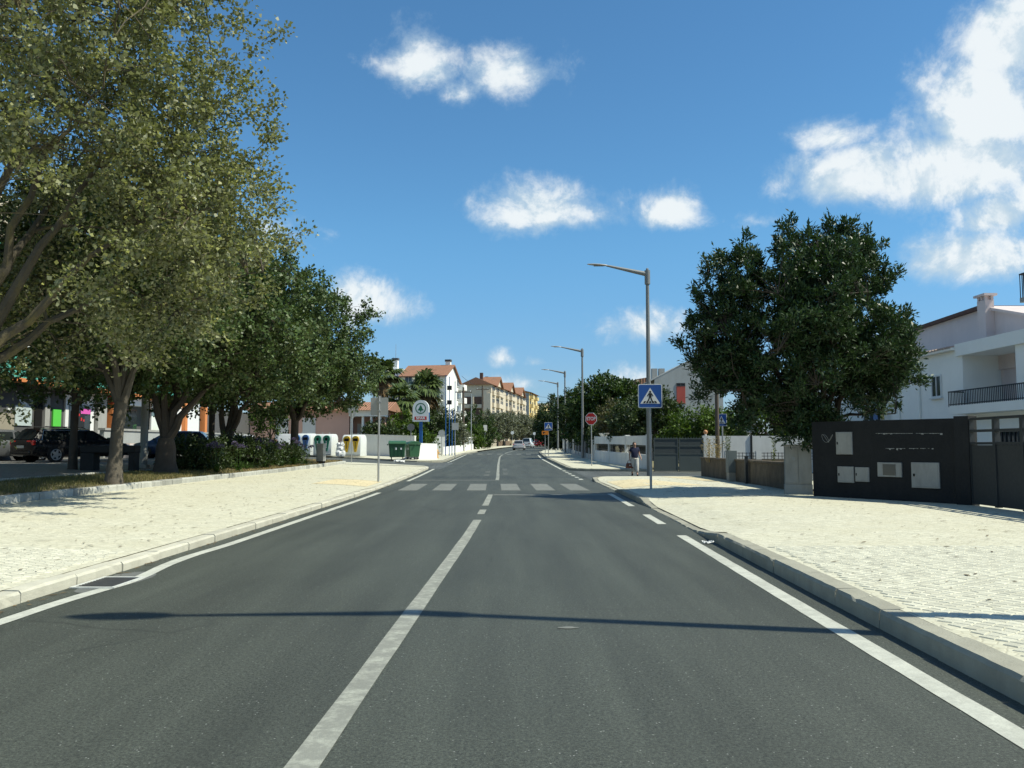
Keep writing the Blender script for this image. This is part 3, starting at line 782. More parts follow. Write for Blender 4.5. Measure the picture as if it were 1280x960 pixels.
def tree(name, label, base, trunk, ells, leaf, bark, seed, n_limb=5, n_sec=26, n_clump=400, per_clump=60, leaf_len=.09, leaf_w=.065,
         spread=.38, twig=True, upright=0.0, group=None, lo=.45, cat='tree', limbs=None, zmin=None, gap=0.0, droop=0.0, bare=None):
    """base (x,y,z); trunk = list of (dx,dy,z_rel,radius); ells in world coords"""
    r = np.random.default_rng(seed)
    base = np.array(base, float)
    t = thing(name, label, cat, base, 0, group)
    ells = [tuple(np.array(e[:3]) - base) + tuple(e[3:]) for e in ells]
    mb = MB(); skel = []; srad = []
    tp = [np.array((a, b, z)) for a, b, z, rr in trunk]; tr = [q[3] for q in trunk]
    mb.tube([Vector(tp[0]) - Vector((0, 0, .25))] + [Vector(p) for p in tp], [tr[0] * 1.45] + [tr[0] * 1.15] + tr[1:], 10)
    fork = tp[-1]; fr = tr[-1]
    def add_branch(a, b, c, r0, r1, n, sides):
        pts = bez(a, b, c, n)
        w = (r.random((n, 3)) - .5) * np.linalg.norm(c - a) * .05; w[0] = 0
        pts = [p + q for p, q in zip(pts, w)]
        rr = [r0 + (r1 - r0) * (i / (n - 1)) ** .8 for i in range(n)]
        mb.tube([Vector(p) for p in pts], rr, sides)
        for p, q in list(zip(pts, rr))[1:]: skel.append(p); srad.append(q)
    cen = np.average(np.array([e[:3] for e in ells]), axis=0, weights=[e[3] * e[4] * e[5] for e in ells])
    if limbs is None:
        tgt = []
        for k in range(n_limb):
            e = ells[k % len(ells)]
            a = 2 * math.pi * (k + r.random() * .5) / n_limb
            el = .25 + .7 * r.random()
            tgt.append(np.array(e[:3]) + np.array((math.cos(a) * e[3] * .62, math.sin(a) * e[4] * .62, (el - .4) * e[5] * .9)))
        tgt.append(np.array(ells[0][:3]) + np.array((0, 0, ells[0][5] * .6)))
    else:
        tgt = [np.array(q) - base for q in limbs]
    for q in tgt:
        mid = fork * .55 + q * .45 + np.array((0, 0, np.linalg.norm(q - fork) * (.10 + .08 * r.random()) * (.15 if limbs and len(limbs) > 8 else 1)))
        add_branch(fork - np.array((0, 0, .15)), mid, q, fr * (.58 + .24 * r.random()), .035, 9, 7)
    def attach(c):
        S = np.array(skel); dv = c - S
        dist = np.linalg.norm(dv, axis=1) + np.maximum(0, S[:, 2] - c[2]) * 1.2 + np.maximum(0, np.linalg.norm(S[:, :2], axis=1) - np.linalg.norm(c[:2])) * .6
        i = int(np.argmin(dist)); return S[i], srad[i]
    C2, _ = sample_ells(r, ells, n_sec, .35)
    order = np.argsort(np.linalg.norm(C2 - fork, axis=1))
    for i in order:
        c = C2[i]; s, q = attach(c)
        mid = s * .5 + c * .5 + np.array((0, 0, np.linalg.norm(c - s) * .10))
        add_branch(s, mid, c, min(q * .75, .055), .014, 6, 5)
    C, _ = sample_ells(r, ells, n_clump, lo)
    if zmin is not None: C = C[C[:, 2] + base[2] > zmin]
    if bare is not None: C = C[~bare(C + base)]
    if gap:
        g = np.sin(C[:, 0] * 1.7 + seed) * np.sin(C[:, 1] * 1.5 + 1.3) * np.sin(C[:, 2] * 1.9 + .7)
        C = C[g < 1 - gap]
    Sk = np.array(skel); Sr = np.array(srad)
    TP, TD, TL = [], [], []
    for c in C:
        dv = np.linalg.norm(Sk - c, axis=1) + np.maximum(0, Sk[:, 2] - c[2]) * .8
        i = int(np.argmin(dv)); s = Sk[i]
        o = c - (cen * .5 + fork * .5); o = o / max(1e-6, np.linalg.norm(o))
        if twig and np.linalg.norm(c - s) < 1.5:
            mid = s * .5 + c * .5 + np.array((0, 0, .08))
            mb.tube([Vector(p) for p in bez(s, mid, c, 4)], [min(.016, Sr[i]), .011, .008, .005], 3, cap=False)
        for k in range(4):
            d = o * .55 + r.normal(size=3) * .6 + np.array((0, 0, .15 + upright - droop)); d /= np.linalg.norm(d)
            TP.append(c - d * spread * .25); TD.append(d); TL.append(spread * (.75 + .6 * r.random()))
            if twig and k < 2:
                mb.tube([Vector(TP[-1]), Vector(TP[-1] + d * TL[-1])], [.006, .003], 3, cap=False)
    TP, TD, TL = np.array(TP), np.array(TD), np.array(TL)
    per = max(2, per_clump // 4); n = len(TP) * per
    k = np.repeat(np.arange(len(TP)), per)
    u = r.random(n) ** .75
    off = r.normal(size=(n, 3)) * spread * .17
    P = TP[k] + TD[k] * (u * TL[k])[:, None] + off
    D = TD[k] * .55 + r.normal(size=(n, 3)) * .55 + unit(off) * .45 + np.array((0, 0, upright * .8 - .12 - droop))
    Nn = r.normal(size=(n, 3)) * .65 + np.array((0.15, 0, .75))
    sz = .7 + .6 * r.random(n)
    me = leaves_mesh('crown', P, D, Nn, leaf_len * sz, leaf_w * sz, leaf)
    mb.build('trunk', bark, t, smooth=True)
    link(bpy.data.objects.new('crown', me), t)
    if zmin: pass
    return t

ROW = 'street trees in the planting bed on the left'
# nearest tree: pale silver lime leaning over the frame from the left
zb = z_verge(-11.3, 15.5)
tree('lime_tree', 'large pale olive-green lime tree nearest the camera at upper left, lichen on limbs', (-10.55, 15.5, zb),
     [(0, 0, 0, .28), (.05, 0, .9, .24), (.12, .1, 1.9, .25)],
     [(-10.7, 16.3, 7.4, 6.2, 5.4, 5.6), (-9.4, 16.8, 5.6, 4.6, 4.4, 2.6), (-10.5, 16, 10.4, 4.8, 4.4, 3.2), (-6.7, 16.9, 7.6, 1.75, 2.8, 2.6)], L_LIME, M_BARK_L, 3,
     limbs=[(-7.5, 15.9, 5.4), (-7.9, 16.1, 6.8), (-8.5, 15.9, 7.6), (-9.1, 15.8, 8.2), (-9.7, 15.7, 8.6), (-10.2, 15.5, 8.6), (-10.7, 15.4, 7.6), (-10.6, 16.6, 9.4), (-11.6, 15.2, 9.0), (-12.6, 17.6, 7.4), (-9.8, 18.4, 7.2), (-8.0, 17.2, 4.7), (-10.2, 13.9, 6.6)],
     n_sec=120, n_clump=2000, per_clump=88, leaf_len=.082, leaf_w=.07, spread=.5, lo=.45, group=ROW, gap=.2, upright=.12, bare=lambda C: ((C[:, 0] < -7.1) & (C[:, 2] < 5.6 + (-8.0 - C[:, 0]) * .9) & (C[:, 1] < 17.6) & (C[:, 2] > 2.2 + (C[:, 0] + 10) * .75)))
# second tree, single pale trunk at the bed's edge
b2 = (-10.35, 22.4, z_verge(-10.35, 22.4))
tree('lime_tree', 'street tree with slim pale forked trunk standing at the stone edging', b2,
     [(0, 0, 0, .215), (.03, 0, .8, .165), (.06, 0, 1.5, .16), (.14, 0, 2.15, .17)],
     [(-10.8, 22.6, 5.6, 3.6, 3.4, 2.4), (-10.9, 23.2, 7.2, 2.9, 3.0, 2.2)], L_LINDEN, M_BARK, 5,
     limbs=[(-9.2, 22.3, 4.6), (-9.9, 22.8, 6.2), (-12.0, 22.4, 5.2), (-10.9, 23.8, 6.4), (-10.6, 21.4, 5.4)],
     n_sec=40, n_clump=760, per_clump=64, leaf_len=.11, leaf_w=.095, spread=.45, lo=.3, group=ROW)
b3 = (-11.75, 29.2, z_verge(-11.75, 29.2))
tree('lime_tree', 'street tree with thick dark trunk splitting into several stems near the ground', b3,
     [(0, 0, 0, .40), (0, 0, .4, .34), (0, 0, .85, .33), (.0, 0, 1.2, .25)],
     [(-11.6, 29.4, 6.2, 4.5, 4.2, 3.3), (-10.6, 29.6, 5.0, 3.6, 3.4, 1.9)], L_LINDEN, M_BARK_D, 6,
     limbs=[(-13.0, 29.2, 4.8), (-12.0, 29.0, 5.4), (-10.5, 29.2, 4.9), (-9.6, 29.4, 4.2), (-11.2, 30.6, 6.6)],
     n_sec=40, n_clump=950, per_clump=64, leaf_len=.125, leaf_w=.105, spread=.5, lo=.3, group=ROW)
b4 = (-12.3, 37.2, z_verge(-12.3, 37.2))
tree('lime_tree', 'street tree with twin dark stems rising from the purple-flowered bed', b4,
     [(0, 0, 0, .30), (0, 0, .5, .24), (-.05, 0, 1.0, .22)],
     [(-12.1, 37.2, 6.6, 4.3, 4.2, 3.4), (-11.2, 37.0, 5.2, 3.6, 3.6, 2.2)], L_LINDEN, M_BARK_D, 8,
     limbs=[(-12.9, 37.2, 4.8), (-11.5, 37.2, 5.0), (-12.0, 38, 6.8), (-10.4, 37, 5.0)],
     n_sec=34, n_clump=850, per_clump=56, leaf_len=.135, leaf_w=.115, spread=.5, lo=.3, group=ROW)
b5 = (-11.5, 45.4, z_verge(-11.5, 45.4))
tree('lime_tree', 'farthest street tree of the row, straight single trunk beside the blue recycling container', b5,
     [(0, 0, 0, .24), (0, 0, 1.2, .2), (.02, 0, 2.3, .2)],
     [(-11.3, 45.4, 6.5, 4.1, 4.0, 3.5), (-10.5, 45.2, 5.0, 3.5, 3.6, 1.9)], L_LINDEN, M_BARK_D, 9,
     n_limb=6, n_sec=30, n_clump=850, per_clump=56, leaf_len=.145, leaf_w=.12, spread=.5, lo=.3, group=ROW)
b6 = (-15.1, 29.6, z_verge(-15.1, 29.6))
tree('lime_tree', 'thin dark-trunked street tree standing in front of the black estate car', b6,
     [(0, 0, 0, .15), (0, 0, 1.2, .12), (.03, 0, 2.3, .13)],
     [(-15.0, 29.8, 5.5, 3.6, 3.4, 2.5), (-14.2, 30, 6.8, 3.2, 3.0, 2.2)], L_LINDEN, M_BARK_D, 12,
     n_limb=5, n_sec=26, n_clump=600, per_clump=56, leaf_len=.13, leaf_w=.11, spread=.5, lo=.5, group=ROW)
b7 = (-14.2, 40.6, z_verge(-14.2, 40.6))
tree('lime_tree', 'slender dark-trunked tree just left of the twin-stemmed one, behind the flower bed', b7,
     [(0, 0, 0, .17), (0, 0, 1.5, .14), (0, 0, 2.6, .14)],
     [(-14.4, 40.6, 6.3, 3.9, 3.7, 3.1)], L_LINDEN, M_BARK_D, 14,
     n_limb=5, n_sec=24, n_clump=400, per_clump=48, leaf_len=.15, leaf_w=.125, spread=.5, lo=.5, group=ROW)
# dense dark evergreen behind the black wall
_r = np.random.default_rng(77)
lobes = [(8.3, 24.0, 4.2, 2.55, 2.3, 2.0)]
for k in range(46):          # upright leafy lobes over the whole crown
    d = unit(_r.normal(size=3)); d[1] = -abs(d[1]) if k % 3 else abs(d[1])
    top = max(0, d[2])
    c = np.array((8.3, 24.0, 4.25)) + d * np.array((2.75, 2.4, 2.15)) * (.86 + .14 * _r.random())
    if abs(c[0] - 7.55) < .35 and c[2] > 6.2: continue
    q = .62 + .28 * _r.random()
    lobes.append((c[0] - .0, c[1], max(2.1, c[2] + .35 * top), q * .85, q * .85, q * (1.0 + .75 * top)))
lobes += [(6.2, 23.6, 3.5, .8, .9, .75), (5.75, 23.6, 3.0, .6, .8, .5), (10.9, 23.6, 3.4, .75, .8, .9), (11.1, 23.5, 4.6, .4, .5, .7), (9.6, 23.6, 6.6, .7, .7, .95), (8.7, 23.6, 6.75, .6, .6, 1.0), (10.3, 23.6, 6.1, .6, .6, .9), (6.9, 23.6, 6.2, .6, .6, .8), (6.3, 23.6, 5.5, .55, .6, .8), (5.95, 23.7, 5.9, .5, .6, .95), (6.5, 23.7, 6.2, .5, .6, .9), (7.15, 23.7, 6.45, .42, .6, .8), (8.2, 23.6, 6.6, .5, .6, 1.0), (10.35, 23.6, 6.15, .55, .6, .95), (9.85, 23.6, 6.5, .5, .6, .95), (10.75, 23.6, 5.3, .5, .6, .9), (5.5, 23.6, 4.3, .6, .7, .8), (5.6, 23.6, 5.1, .55, .7, .8), (9.2, 23.6, 6.7, .5, .6, .95), (8.7, 23.2, 2.15, .75, .6, .7), (9.4, 23.1, 2.3, .7, .6, .6), (8.0, 23.4, 2.1, .7, .6, .6), (8.35, 22.9, 1.75, .35, .35, .5), (10.1, 23.0, 2.4, .6, .6, .5)]
lobes = [(e[0] - .28,) + tuple(e[1:]) for e in lobes]
tree('evergreen_tree', 'dense dark glossy evergreen tree rising behind the low wall and black wall', (9.0, 24.1, -.05),
     [(0, 0, 0, .2), (-.1, 0, 1.0, .17), (-.2, 0, 1.7, .17)], lobes, L_DARK, M_BARK_D, 21,
     limbs=[(6.8, 24, 4.2), (8.0, 24, 5.2), (9.4, 24, 5.4), (9.9, 23.8, 4.0), (8.3, 22.8, 4.2), (8.0, 25, 4.4)], n_sec=50, n_clump=1300, per_clump=80, leaf_len=.135, leaf_w=.048, spread=.3, upright=.5, lo=.35)
# garden trees behind the pale wall on the right
tree('garden_tree', 'big rounded walnut-like tree behind the pale garden wall with railings', (8.9, 76, .1),
     [(0, 0, 0, .3), (0, 0, 1.2, .24), (0, 0, 2.2, .24)],
     [(8.6, 76, 5.0, 2.8, 2.6, 2.6), (7.3, 76, 5.2, 2.0, 2.2, 2.0), (10.0, 76, 5.2, 2.1, 2.2, 2.0), (8.4, 75.8, 3.2, 3.6, 2.4, 1.7)], L_WALNUT, M_BARK_D, 31,
     n_limb=5, n_sec=20, n_clump=520, per_clump=44, leaf_len=.24, leaf_w=.17, spread=.55, twig=False, lo=.55)
tree('garden_tree', 'dark low tree beside the street lamps left of the rounded tree', (7.9, 92, .3),
     [(0, 0, 0, .25), (0, 0, 1.2, .2), (0, 0, 2.0, .2)],
     [(7.2, 92, 4.6, 2.0, 2.4, 2.6), (8.2, 92, 3.4, 2.4, 2.4, 2.2)], L_HEDGE, M_BARK_D, 32,
     n_limb=4, n_sec=14, n_clump=330, per_clump=40, leaf_len=.26, leaf_w=.17, spread=.55, twig=False, lo=.55)
tree('garden_tree', 'bright green orange-grove tree behind the dark gate', (12.6, 53, -.02),
     [(0, 0, 0, .16), (0, 0, .8, .13), (0, 0, 1.4, .13)],
     [(12.4, 53, 2.2, 2.1, 2.0, 1.5), (10.9, 53.5, 2.1, 1.5, 1.8, 1.5)], L_BRIGHT, M_BARK_D, 33,
     n_limb=4, n_sec=14, n_clump=300, per_clump=44, leaf_len=.19, leaf_w=.11, spread=.42, twig=False, lo=.5)
tree('garden_tree', 'dark green rounded tree behind the crossing sign and lamp post', (9.4, 56, .05),
     [(0, 0, 0, .16), (0, 0, .8, .13), (0, 0, 1.3, .13)],
     [(9.2, 56, 2.9, 1.9, 1.8, 1.7), (8.0, 58, 2.8, 1.5, 1.8, 1.6), (9.7, 55.5, 3.7, .75, 1.2, 1.6)], L_HEDGE, M_BARK_D, 34,
     n_limb=4, n_sec=14, n_clump=320, per_clump=44, leaf_len=.19, leaf_w=.11, spread=.42, twig=False, lo=.5)
tree('garden_tree', 'brownish green shrub-like tree over the pale wall behind the stop sign', (8.1, 64, .1),
     [(0, 0, 0, .14), (0, 0, .7, .11), (0, 0, 1.2, .11)],
     [(7.9, 64.5, 2.9, 1.1, 2.0, 1.4), (7.8, 67, 3.2, 1.2, 1.8, 1.5)], leaf_mat('leaf_brownish', (0.075, 0.075, 0.035)), M_BARK_D, 35,
     n_limb=4, n_sec=12, n_clump=240, per_clump=44, leaf_len=.2, leaf_w=.1, spread=.5, twig=False, lo=.5, upright=.3)
# dark crowns glimpsed under the evergreen
tree('garden_tree', 'small yellow-green tree seen under the dark evergreen behind the white wall', (14.6, 49.5, 0),
     [(0, 0, 0, .14), (0, 0, .8, .11), (0, 0, 1.3, .11)],
     [(14.6, 49.5, 2.6, 2.0, 1.6, 1.3), (16.6, 50, 2.6, 1.5, 1.5, 1.3)], L_BRIGHT, M_BARK_D, 36,
     n_limb=4, n_sec=10, n_clump=220, per_clump=40, leaf_len=.18, leaf_w=.11, spread=.42, twig=False, lo=.5)
# roadside olives and shrubs, far left
OL = 'olive trees along the far left pavement'
for i, (px, Y, h, rr, lab) in enumerate(((612, 150, 6.3, 2.5, 'silvery olive tree nearest the dark utility pole'), (629, 185, 7.2, 3.2, 'silvery olive tree second from the utility pole, behind the stone wall'),
                                   (645, 205, 8.2, 3.6, 'silvery olive tree directly behind the far silver car'), (659, 235, 7.8, 3.4, 'farthest silvery olive tree, above the white van'))):
    p = at(px, 557, Y); z0 = zr(Y) - .05
    tree('olive_tree', lab, (p.x, Y, z0), [(0, 0, 0, .22), (.05, 0, .8, .17), (0, 0, 1.4, .17)],
         [(p.x, Y, z0 + h * .62, rr, rr, h * .36), (p.x - .8, Y, z0 + h * .45, rr * .8, rr * .8, h * .24)], L_OLIVE, M_BARK_D, 40 + i,
         n_limb=4, n_sec=10, n_clump=330, per_clump=36, leaf_len=.38, leaf_w=.18, spread=.6, twig=False, lo=.45, group=OL)
def bush(label, c, ells, leaf, seed, n=160, per=36, ll=.2, lw=.12, sp=.4, name='bush', group=None, upright=.1, cat='bush'):
    return tree(name, label, c, [(0, 0, 0, .06), (0, 0, .25, .05)], ells, leaf, M_BARK_D, seed, n_limb=4, n_sec=8, n_clump=n, per_clump=per,
                leaf_len=ll, leaf_w=lw, spread=sp, twig=False, lo=.4, group=group, upright=upright, cat=cat)
FB = 'shrubs behind the walls at the far left corner'
for i, (px, Y, w, h, lf, lab) in enumerate(((478, 80, 1.8, 3.2, L_HEDGE, 'dark green shrub under the palms beside the pink porch'), (508, 84, 2.2, 4.0, L_BRIGHT, 'light green shrub left of the supermarket sign pole'),
                                  (541, 104, 2.6, 5.2, L_HEDGE, 'tall dark green shrub right of the supermarket sign'), (557, 110, 2.6, 5.8, L_OLIVE, 'grey-green shrub behind the blue poles'),
                                  (585, 128, 2.2, 3.6, L_BRIGHT, 'yellow-green shrub over the white railing wall'), (595, 136, 3.0, 6.4, L_WALNUT, 'tall mid green tree behind the utility poles'))):
    p = at(px, 557, Y); z0 = zr(Y) + .1
    bush(lab, (p.x, Y, z0), [(p.x, Y, z0 + h * .5, w, 1.8, h * .5), (p.x + .5, Y, z0 + h * .3, w * 1.1, 1.8, h * .3)], lf, 60 + i, 230, 36, .26, .16, .5, group=FB)
# far trees closing the view
FT = 'trees closing the far end of the street'
for i, (px, Y, w, h, lab) in enumerate(((677, 245, 4.5, 8, 'dark tree beyond the white van at the street end'), (688, 190, 4.0, 9, 'tall dark tree behind the far crossing sign'),
                                  (702, 150, 4.0, 9, 'dark green tree beside the farthest street lamp'), (716, 122, 3.4, 8, 'dark green tree right of the farthest street lamp'),
                                  (664, 290, 7, 8, 'low dark tree at the vanishing point of the street'))):
    p = at(px, 557, Y); z0 = zr(Y) - .05
    tree('far_tree', lab, (p.x, Y, z0), [(0, 0, 0, .25), (0, 0, 1.0, .2), (0, 0, 2.0, .2)], [(p.x, Y, z0 + h * .58, w * .8, w * .7, h * .42), (p.x, Y, z0 + h * .3, w, w * .7, h * .3)], L_HEDGE, M_BARK_D, 70 + i,
         n_limb=4, n_sec=8, n_clump=240, per_clump=36, leaf_len=.45, leaf_w=.3, spread=.8, twig=False, lo=.45, group=FT)
# clipped hedge over the dark railings, right of the far pavement
for i, (Y, lab) in enumerate(((70, 'hedge over dark railings nearest the pale wall'), (82, 'hedge over dark railings beside the second street lamp'), (96, 'hedge over dark railings beside the third street lamp'))):
    X = xwf(Y) + .75
    bush(lab, (X, Y, zr(Y)), [(X, Y, zr(Y) + 1.6, .75, 5.6, 1.0), (X + .1, Y + 2, zr(Y) + 2.0, .7, 3.6, .9)], L_WALNUT if i else L_HEDGE, 80 + i, 240, 36, .2, .13, .4, name='hedge', cat='hedge', group='hedges over the dark railings')

# palms
def palm(label, px, py_c, Y, zc_trunk, rad, seed, dead=True, fr=40):
    r = np.random.default_rng(seed)
    c = at(px, py_c, Y); z0 = zr(Y) - .05
    t = thing('palm_tree', label, 'palm tree', (c.x, Y, z0), 0, 'fan palms in front of the white apartment block')
    H = c.z - z0
    mb = MB(); n = 9
    mb.tube([(0.12 * math.sin(i * .9), 0, H * i / n) for i in range(n + 1)], [.26 - .1 * i / n + (.06 if i == n else 0) for i in range(n + 1)], 9)
    mb.build('trunk', M_BARK_D, t, smooth=True)
    def fronds(count, e0, e1, ln, droop):
        V, Fc = [], []
        for k in range(count):
            a = 2 * math.pi * r.random(); e = e0 + (e1 - e0) * r.random()
            out = np.array((math.cos(a), math.sin(a), 0)); L_ = ln * (.75 + .4 * r.random())
            pts = []
            for s in np.linspace(0, 1, 7):
                rr = L_ * s; zz = L_ * s * math.sin(e) - droop * L_ * s * s
                pts.append(np.array((0, 0, H)) + out * rr * math.cos(e) + np.array((0, 0, zz)))
            side = np.cross(out, (0, 0, 1))
            # stalk, then a fan of blades
            for i in range(3):
                o = len(V); w = side * .025; V += [pts[i] - w, pts[i] + w, pts[i + 1] + w, pts[i + 1] - w]; Fc.append((o, o + 1, o + 2)); Fc.append((o, o + 2, o + 3))
            hub = pts[3]; ax = pts[4] - pts[3]; ax /= np.linalg.norm(ax); up = np.cross(side, ax)
            nb = 17
            for m_ in range(nb):
                th = (m_ / (nb - 1) - .5) * 3.7; d = ax * math.cos(th) + side * math.sin(th) + r.normal(size=3) * .06
                d /= np.linalg.norm(d); l2 = L_ * .62 * (1 - .25 * abs(th) / 1.85) * (.85 + .25 * r.random())
                wv = (side * math.cos(th) - ax * math.sin(th)) * .055 * L_
                mid = hub + d * l2 * .55; tip = hub + d * l2 + np.array((0, 0, -(.22 + .25 * r.random()) * l2))
                o = len(V); V += [hub, mid - wv, mid + wv, tip]; Fc += [(o, o + 1, o + 2), (o + 1, o + 3, o + 2)]
        return V, Fc
    V, Fc = fronds(fr, -.35, 1.4, rad, .3)
    link(bpy.data.objects.new('crown', np_mesh('crown', V, Fc, L_PALM)), t)
    if dead:
        V, Fc = fronds(fr // 2, -1.4, -.7, rad * .85, .1)
        link(bpy.data.objects.new('dead_fronds', np_mesh('dead_fronds', V, Fc, L_DEAD)), t)
    return t
palm('tall palm with brown dead fronds, leftmost, beside the leafy street tree', 480, 470, 98, 0, 2.7, 201)
palm('palm with round crown right in front of the white apartment block', 530, 487, 104, 0, 3.0, 202)
palm('shorter palm with drooping yellowing fronds left of the supermarket sign', 501, 502, 92, 0, 2.7, 203)

# ------------------------------------------------------------------ verge grass, flower bed, weeds, litter
def blades(name, label, n, xf, yf, zf, h, w, mat, cat, parent=None, lean=.5):
    r = np.random.default_rng(abs(hash(label)) % 1000 if False else len(label) * 7 + n)
    x = xf(r, n); y = yf(r, n)
    z = np.array([zf(a, b) for a, b in zip(x, y)])
    P = np.stack([x, y, z], 1); a = r.random(n) * 6.283
    S = np.stack([np.cos(a), np.sin(a), 0 * a], 1)
    hh = h * (.4 + .9 * r.random(n))
    T = P + np.stack([(r.random(n) - .5) * lean * hh * 2, (r.random(n) - .5) * lean * hh * 2, hh], 1)
    V = np.stack([P - S * w * .5, P + S * w * .5, T], 1).reshape(-1, 3)
    o = link(bpy.data.objects.new(name, np_mesh(name, V, np.arange(3 * n).reshape(n, 3), mat)), parent)
    return tag(o, label, cat, kind='stuff')
def clumpy(y0, y1):
    def f(r, n):
        c = y0 + (y1 - y0) * r.random(40); k = r.integers(0, 40, n)
        y = c[k] + r.normal(size=n) * 1.1
        return np.clip(y, y0, y1)
    return f
blades('grass', 'patchy dry grass growing in the planting bed', 26000, lambda r, n: -10.25 - 2.6 * r.random(n), clumpy(9, 33), z_verge, .09, .012, L_GRASS, 'grass')
blades('dry_grass', 'straw-coloured dry grass under the street trees', 12000, lambda r, n: -10.25 - 2.6 * r.random(n) ** 1.5, clumpy(24, 52), z_verge, .08, .018, L_STRAW, 'grass')
# agapanthus
def agapanthus(seed, nl=46, nf=4, h=.55):
    r = np.random.default_rng(seed)
    t = thing('flowering_plant', '', 'plant')
    V, Fc = [], []
    for k in range(nl):
        a = r.random() * 6.283; L_ = h * (1.0 + .6 * r.random()); e = .5 + .8 * r.random()
        o_ = np.array((math.cos(a), math.sin(a), 0)); s_ = np.array((-math.sin(a), math.cos(a), 0)) * .018
        pts = [o_ * L_ * s * math.cos(e) + np.array((0, 0, L_ * (s * math.sin(e) - .55 * s * s))) for s in np.linspace(0, 1, 5)]
        b = len(V)
        for i, p in enumerate(pts):
            w = s_ * (1 - .8 * (i / 4) ** 2); V += [p - w, p + w]
        for i in range(4): Fc.append((b + 2*i, b + 2*i + 1, b + 2*i + 3, b + 2*i + 2))
    link(bpy.data.objects.new('leaves', np_mesh('leaves', V, Fc, L_STRAP)), t)
    mb = MB(); heads = []
    for k in range(nf):
        a = r.random() * 6.283; q = .12 + .3 * r.random(); top = Vector((math.cos(a) * q, math.sin(a) * q, h * (1.35 + .35 * r.random())))
        mb.tube([(0.3 * top.x, .3 * top.y, .02), (top.x * .7, top.y * .7, top.z * .6), top], .006, 4); heads.append(top)
    mb.build('stem', L_STRAP, t)
    for hd in heads:
        d = unit(r.normal(size=(60, 3))); d[:, 2] = np.abs(d[:, 2]) - .25
        P = np.array(hd) + d * .05
        me = leaves_mesh('flower', P, d, unit(r.normal(size=(60, 3))), np.full(60, .06), np.full(60, .035), L_FLOWER)
        link(bpy.data.objects.new('flower', me), t)
    return t
ag = [agapanthus(301 + i) for i in range(3)]
spots = [(-10.7, 31.2), (-11.4, 32.4), (-10.6, 33.4), (-11.6, 34.2), (-10.8, 35.3), (-11.3, 36.3), (-10.7, 37.4), (-11.6, 38.6), (-10.6, 39.6), (-11.2, 40.8), (-10.6, 41.8), (-10.9, 42.9), (-12.2, 33.2), (-12.3, 35.6), (-12.2, 40.0), (-10.5, 43.7)]
spots.sort(key=lambda s: s[1])
for i, (x, y) in enumerate(spots):
    o = ag[i] if i < 3 else copy_tree(ag[i % 3])
    o.location = (x, y, z_verge(x, y)); o.rotation_euler = (0, 0, rng.random() * 6.28); s = .95 + .5 * rng.random(); o.scale = (s, s, s)
    ordn = ['first', 'second', 'third', 'fourth', 'fifth', 'sixth', 'seventh', 'eighth', 'ninth', 'tenth', 'eleventh', 'twelfth', 'thirteenth', 'fourteenth', 'fifteenth', 'last'][i]
    tag(o, 'violet-flowered strap-leaved plant, ' + ordn + ' from the near end of the flower bed', 'plant', 'flowering plants in the bed under the street trees')
BB = 'dark shrubs in the planting bed'
for i, (x, y, w, h, lab) in enumerate(((-12.0, 33.0, 1.2, 1.1, 'dark shrub in the bed beside the multi-stemmed tree'), (-11.7, 36.0, 1.3, 1.15, 'dark shrub in the middle of the flower bed'),
                                  (-11.9, 39.2, 1.4, 1.2, 'dark shrub behind the violet flowers'), (-11.4, 42.4, 1.2, 1.0, 'dark shrub at the far end of the flower bed'))):
    z0 = z_verge(x, y)
    bush(lab, (x, y, z0), [(x, y, z0 + h * .5, w, 1.5, h * .55)], L_HEDGE, 90 + i, 150, 40, .12, .06, .35, group=BB)
# young sapling between the bed and the pink house
zs = z_verge(-13.6, 50)
tree('sapling', 'small light green sapling in front of the pink house', (-14.2, 50.5, zs), [(0, 0, 0, .05), (0, 0, .8, .04), (0, 0, 1.3, .04)], [(-14.2, 50.5, zs + 2.3, .95, .9, .75)], L_BRIGHT, M_BARK, 99,
     n_limb=4, n_sec=6, n_clump=60, per_clump=32, leaf_len=.14, leaf_w=.09, spread=.4)
# weeds along the low wall
for i, (px, y, h, lab, mt) in enumerate(((884, 35.2, .9, 'dry straw-coloured weed behind the low wall end', L_STRAW), (893, 34.4, 1.0, 'tall green and straw weed behind the low wall', L_STRAW),
                                     (907, 33.0, 1.05, 'upright leafy green weed behind the low wall beside the grey cabinet', L_WEED), (963, 28.0, .85, 'thin leafy weed behind the low wall near the big cabinet', L_WEED))):
    p = at(px, 575, y); r = np.random.default_rng(500 + i)
    t = thing('weed', lab, 'weed', (p.x + .1, y, .86))
    mb = MB(); P, D = [], []
    for k in range(9 if i < 3 else 4):
        tx, ty = (r.random(2) - .5) * (.6 if i < 2 else .25); hh = h * (.6 + .5 * r.random())
        mb.tube([(tx * .3, ty * .3, -.1), (tx * .7, ty * .7, hh * .5), (tx, ty, hh)], [.007, .005, .003], 4)
        for s in np.linspace(.2, 1, 14): P.append((tx * s, ty * s, hh * s)); D.append(r.normal(size=3) + np.array((0, 0, .6)))
    mb.build('stem', mt, t)
    P = np.array(P); D = np.array(D); n = len(P)
    link(bpy.data.objects.new('leaves', leaves_mesh('leaves', P, D, r.normal(size=(n, 3)) + np.array((0, 0, .5)), np.full(n, .10), np.full(n, .035), mt)), t)
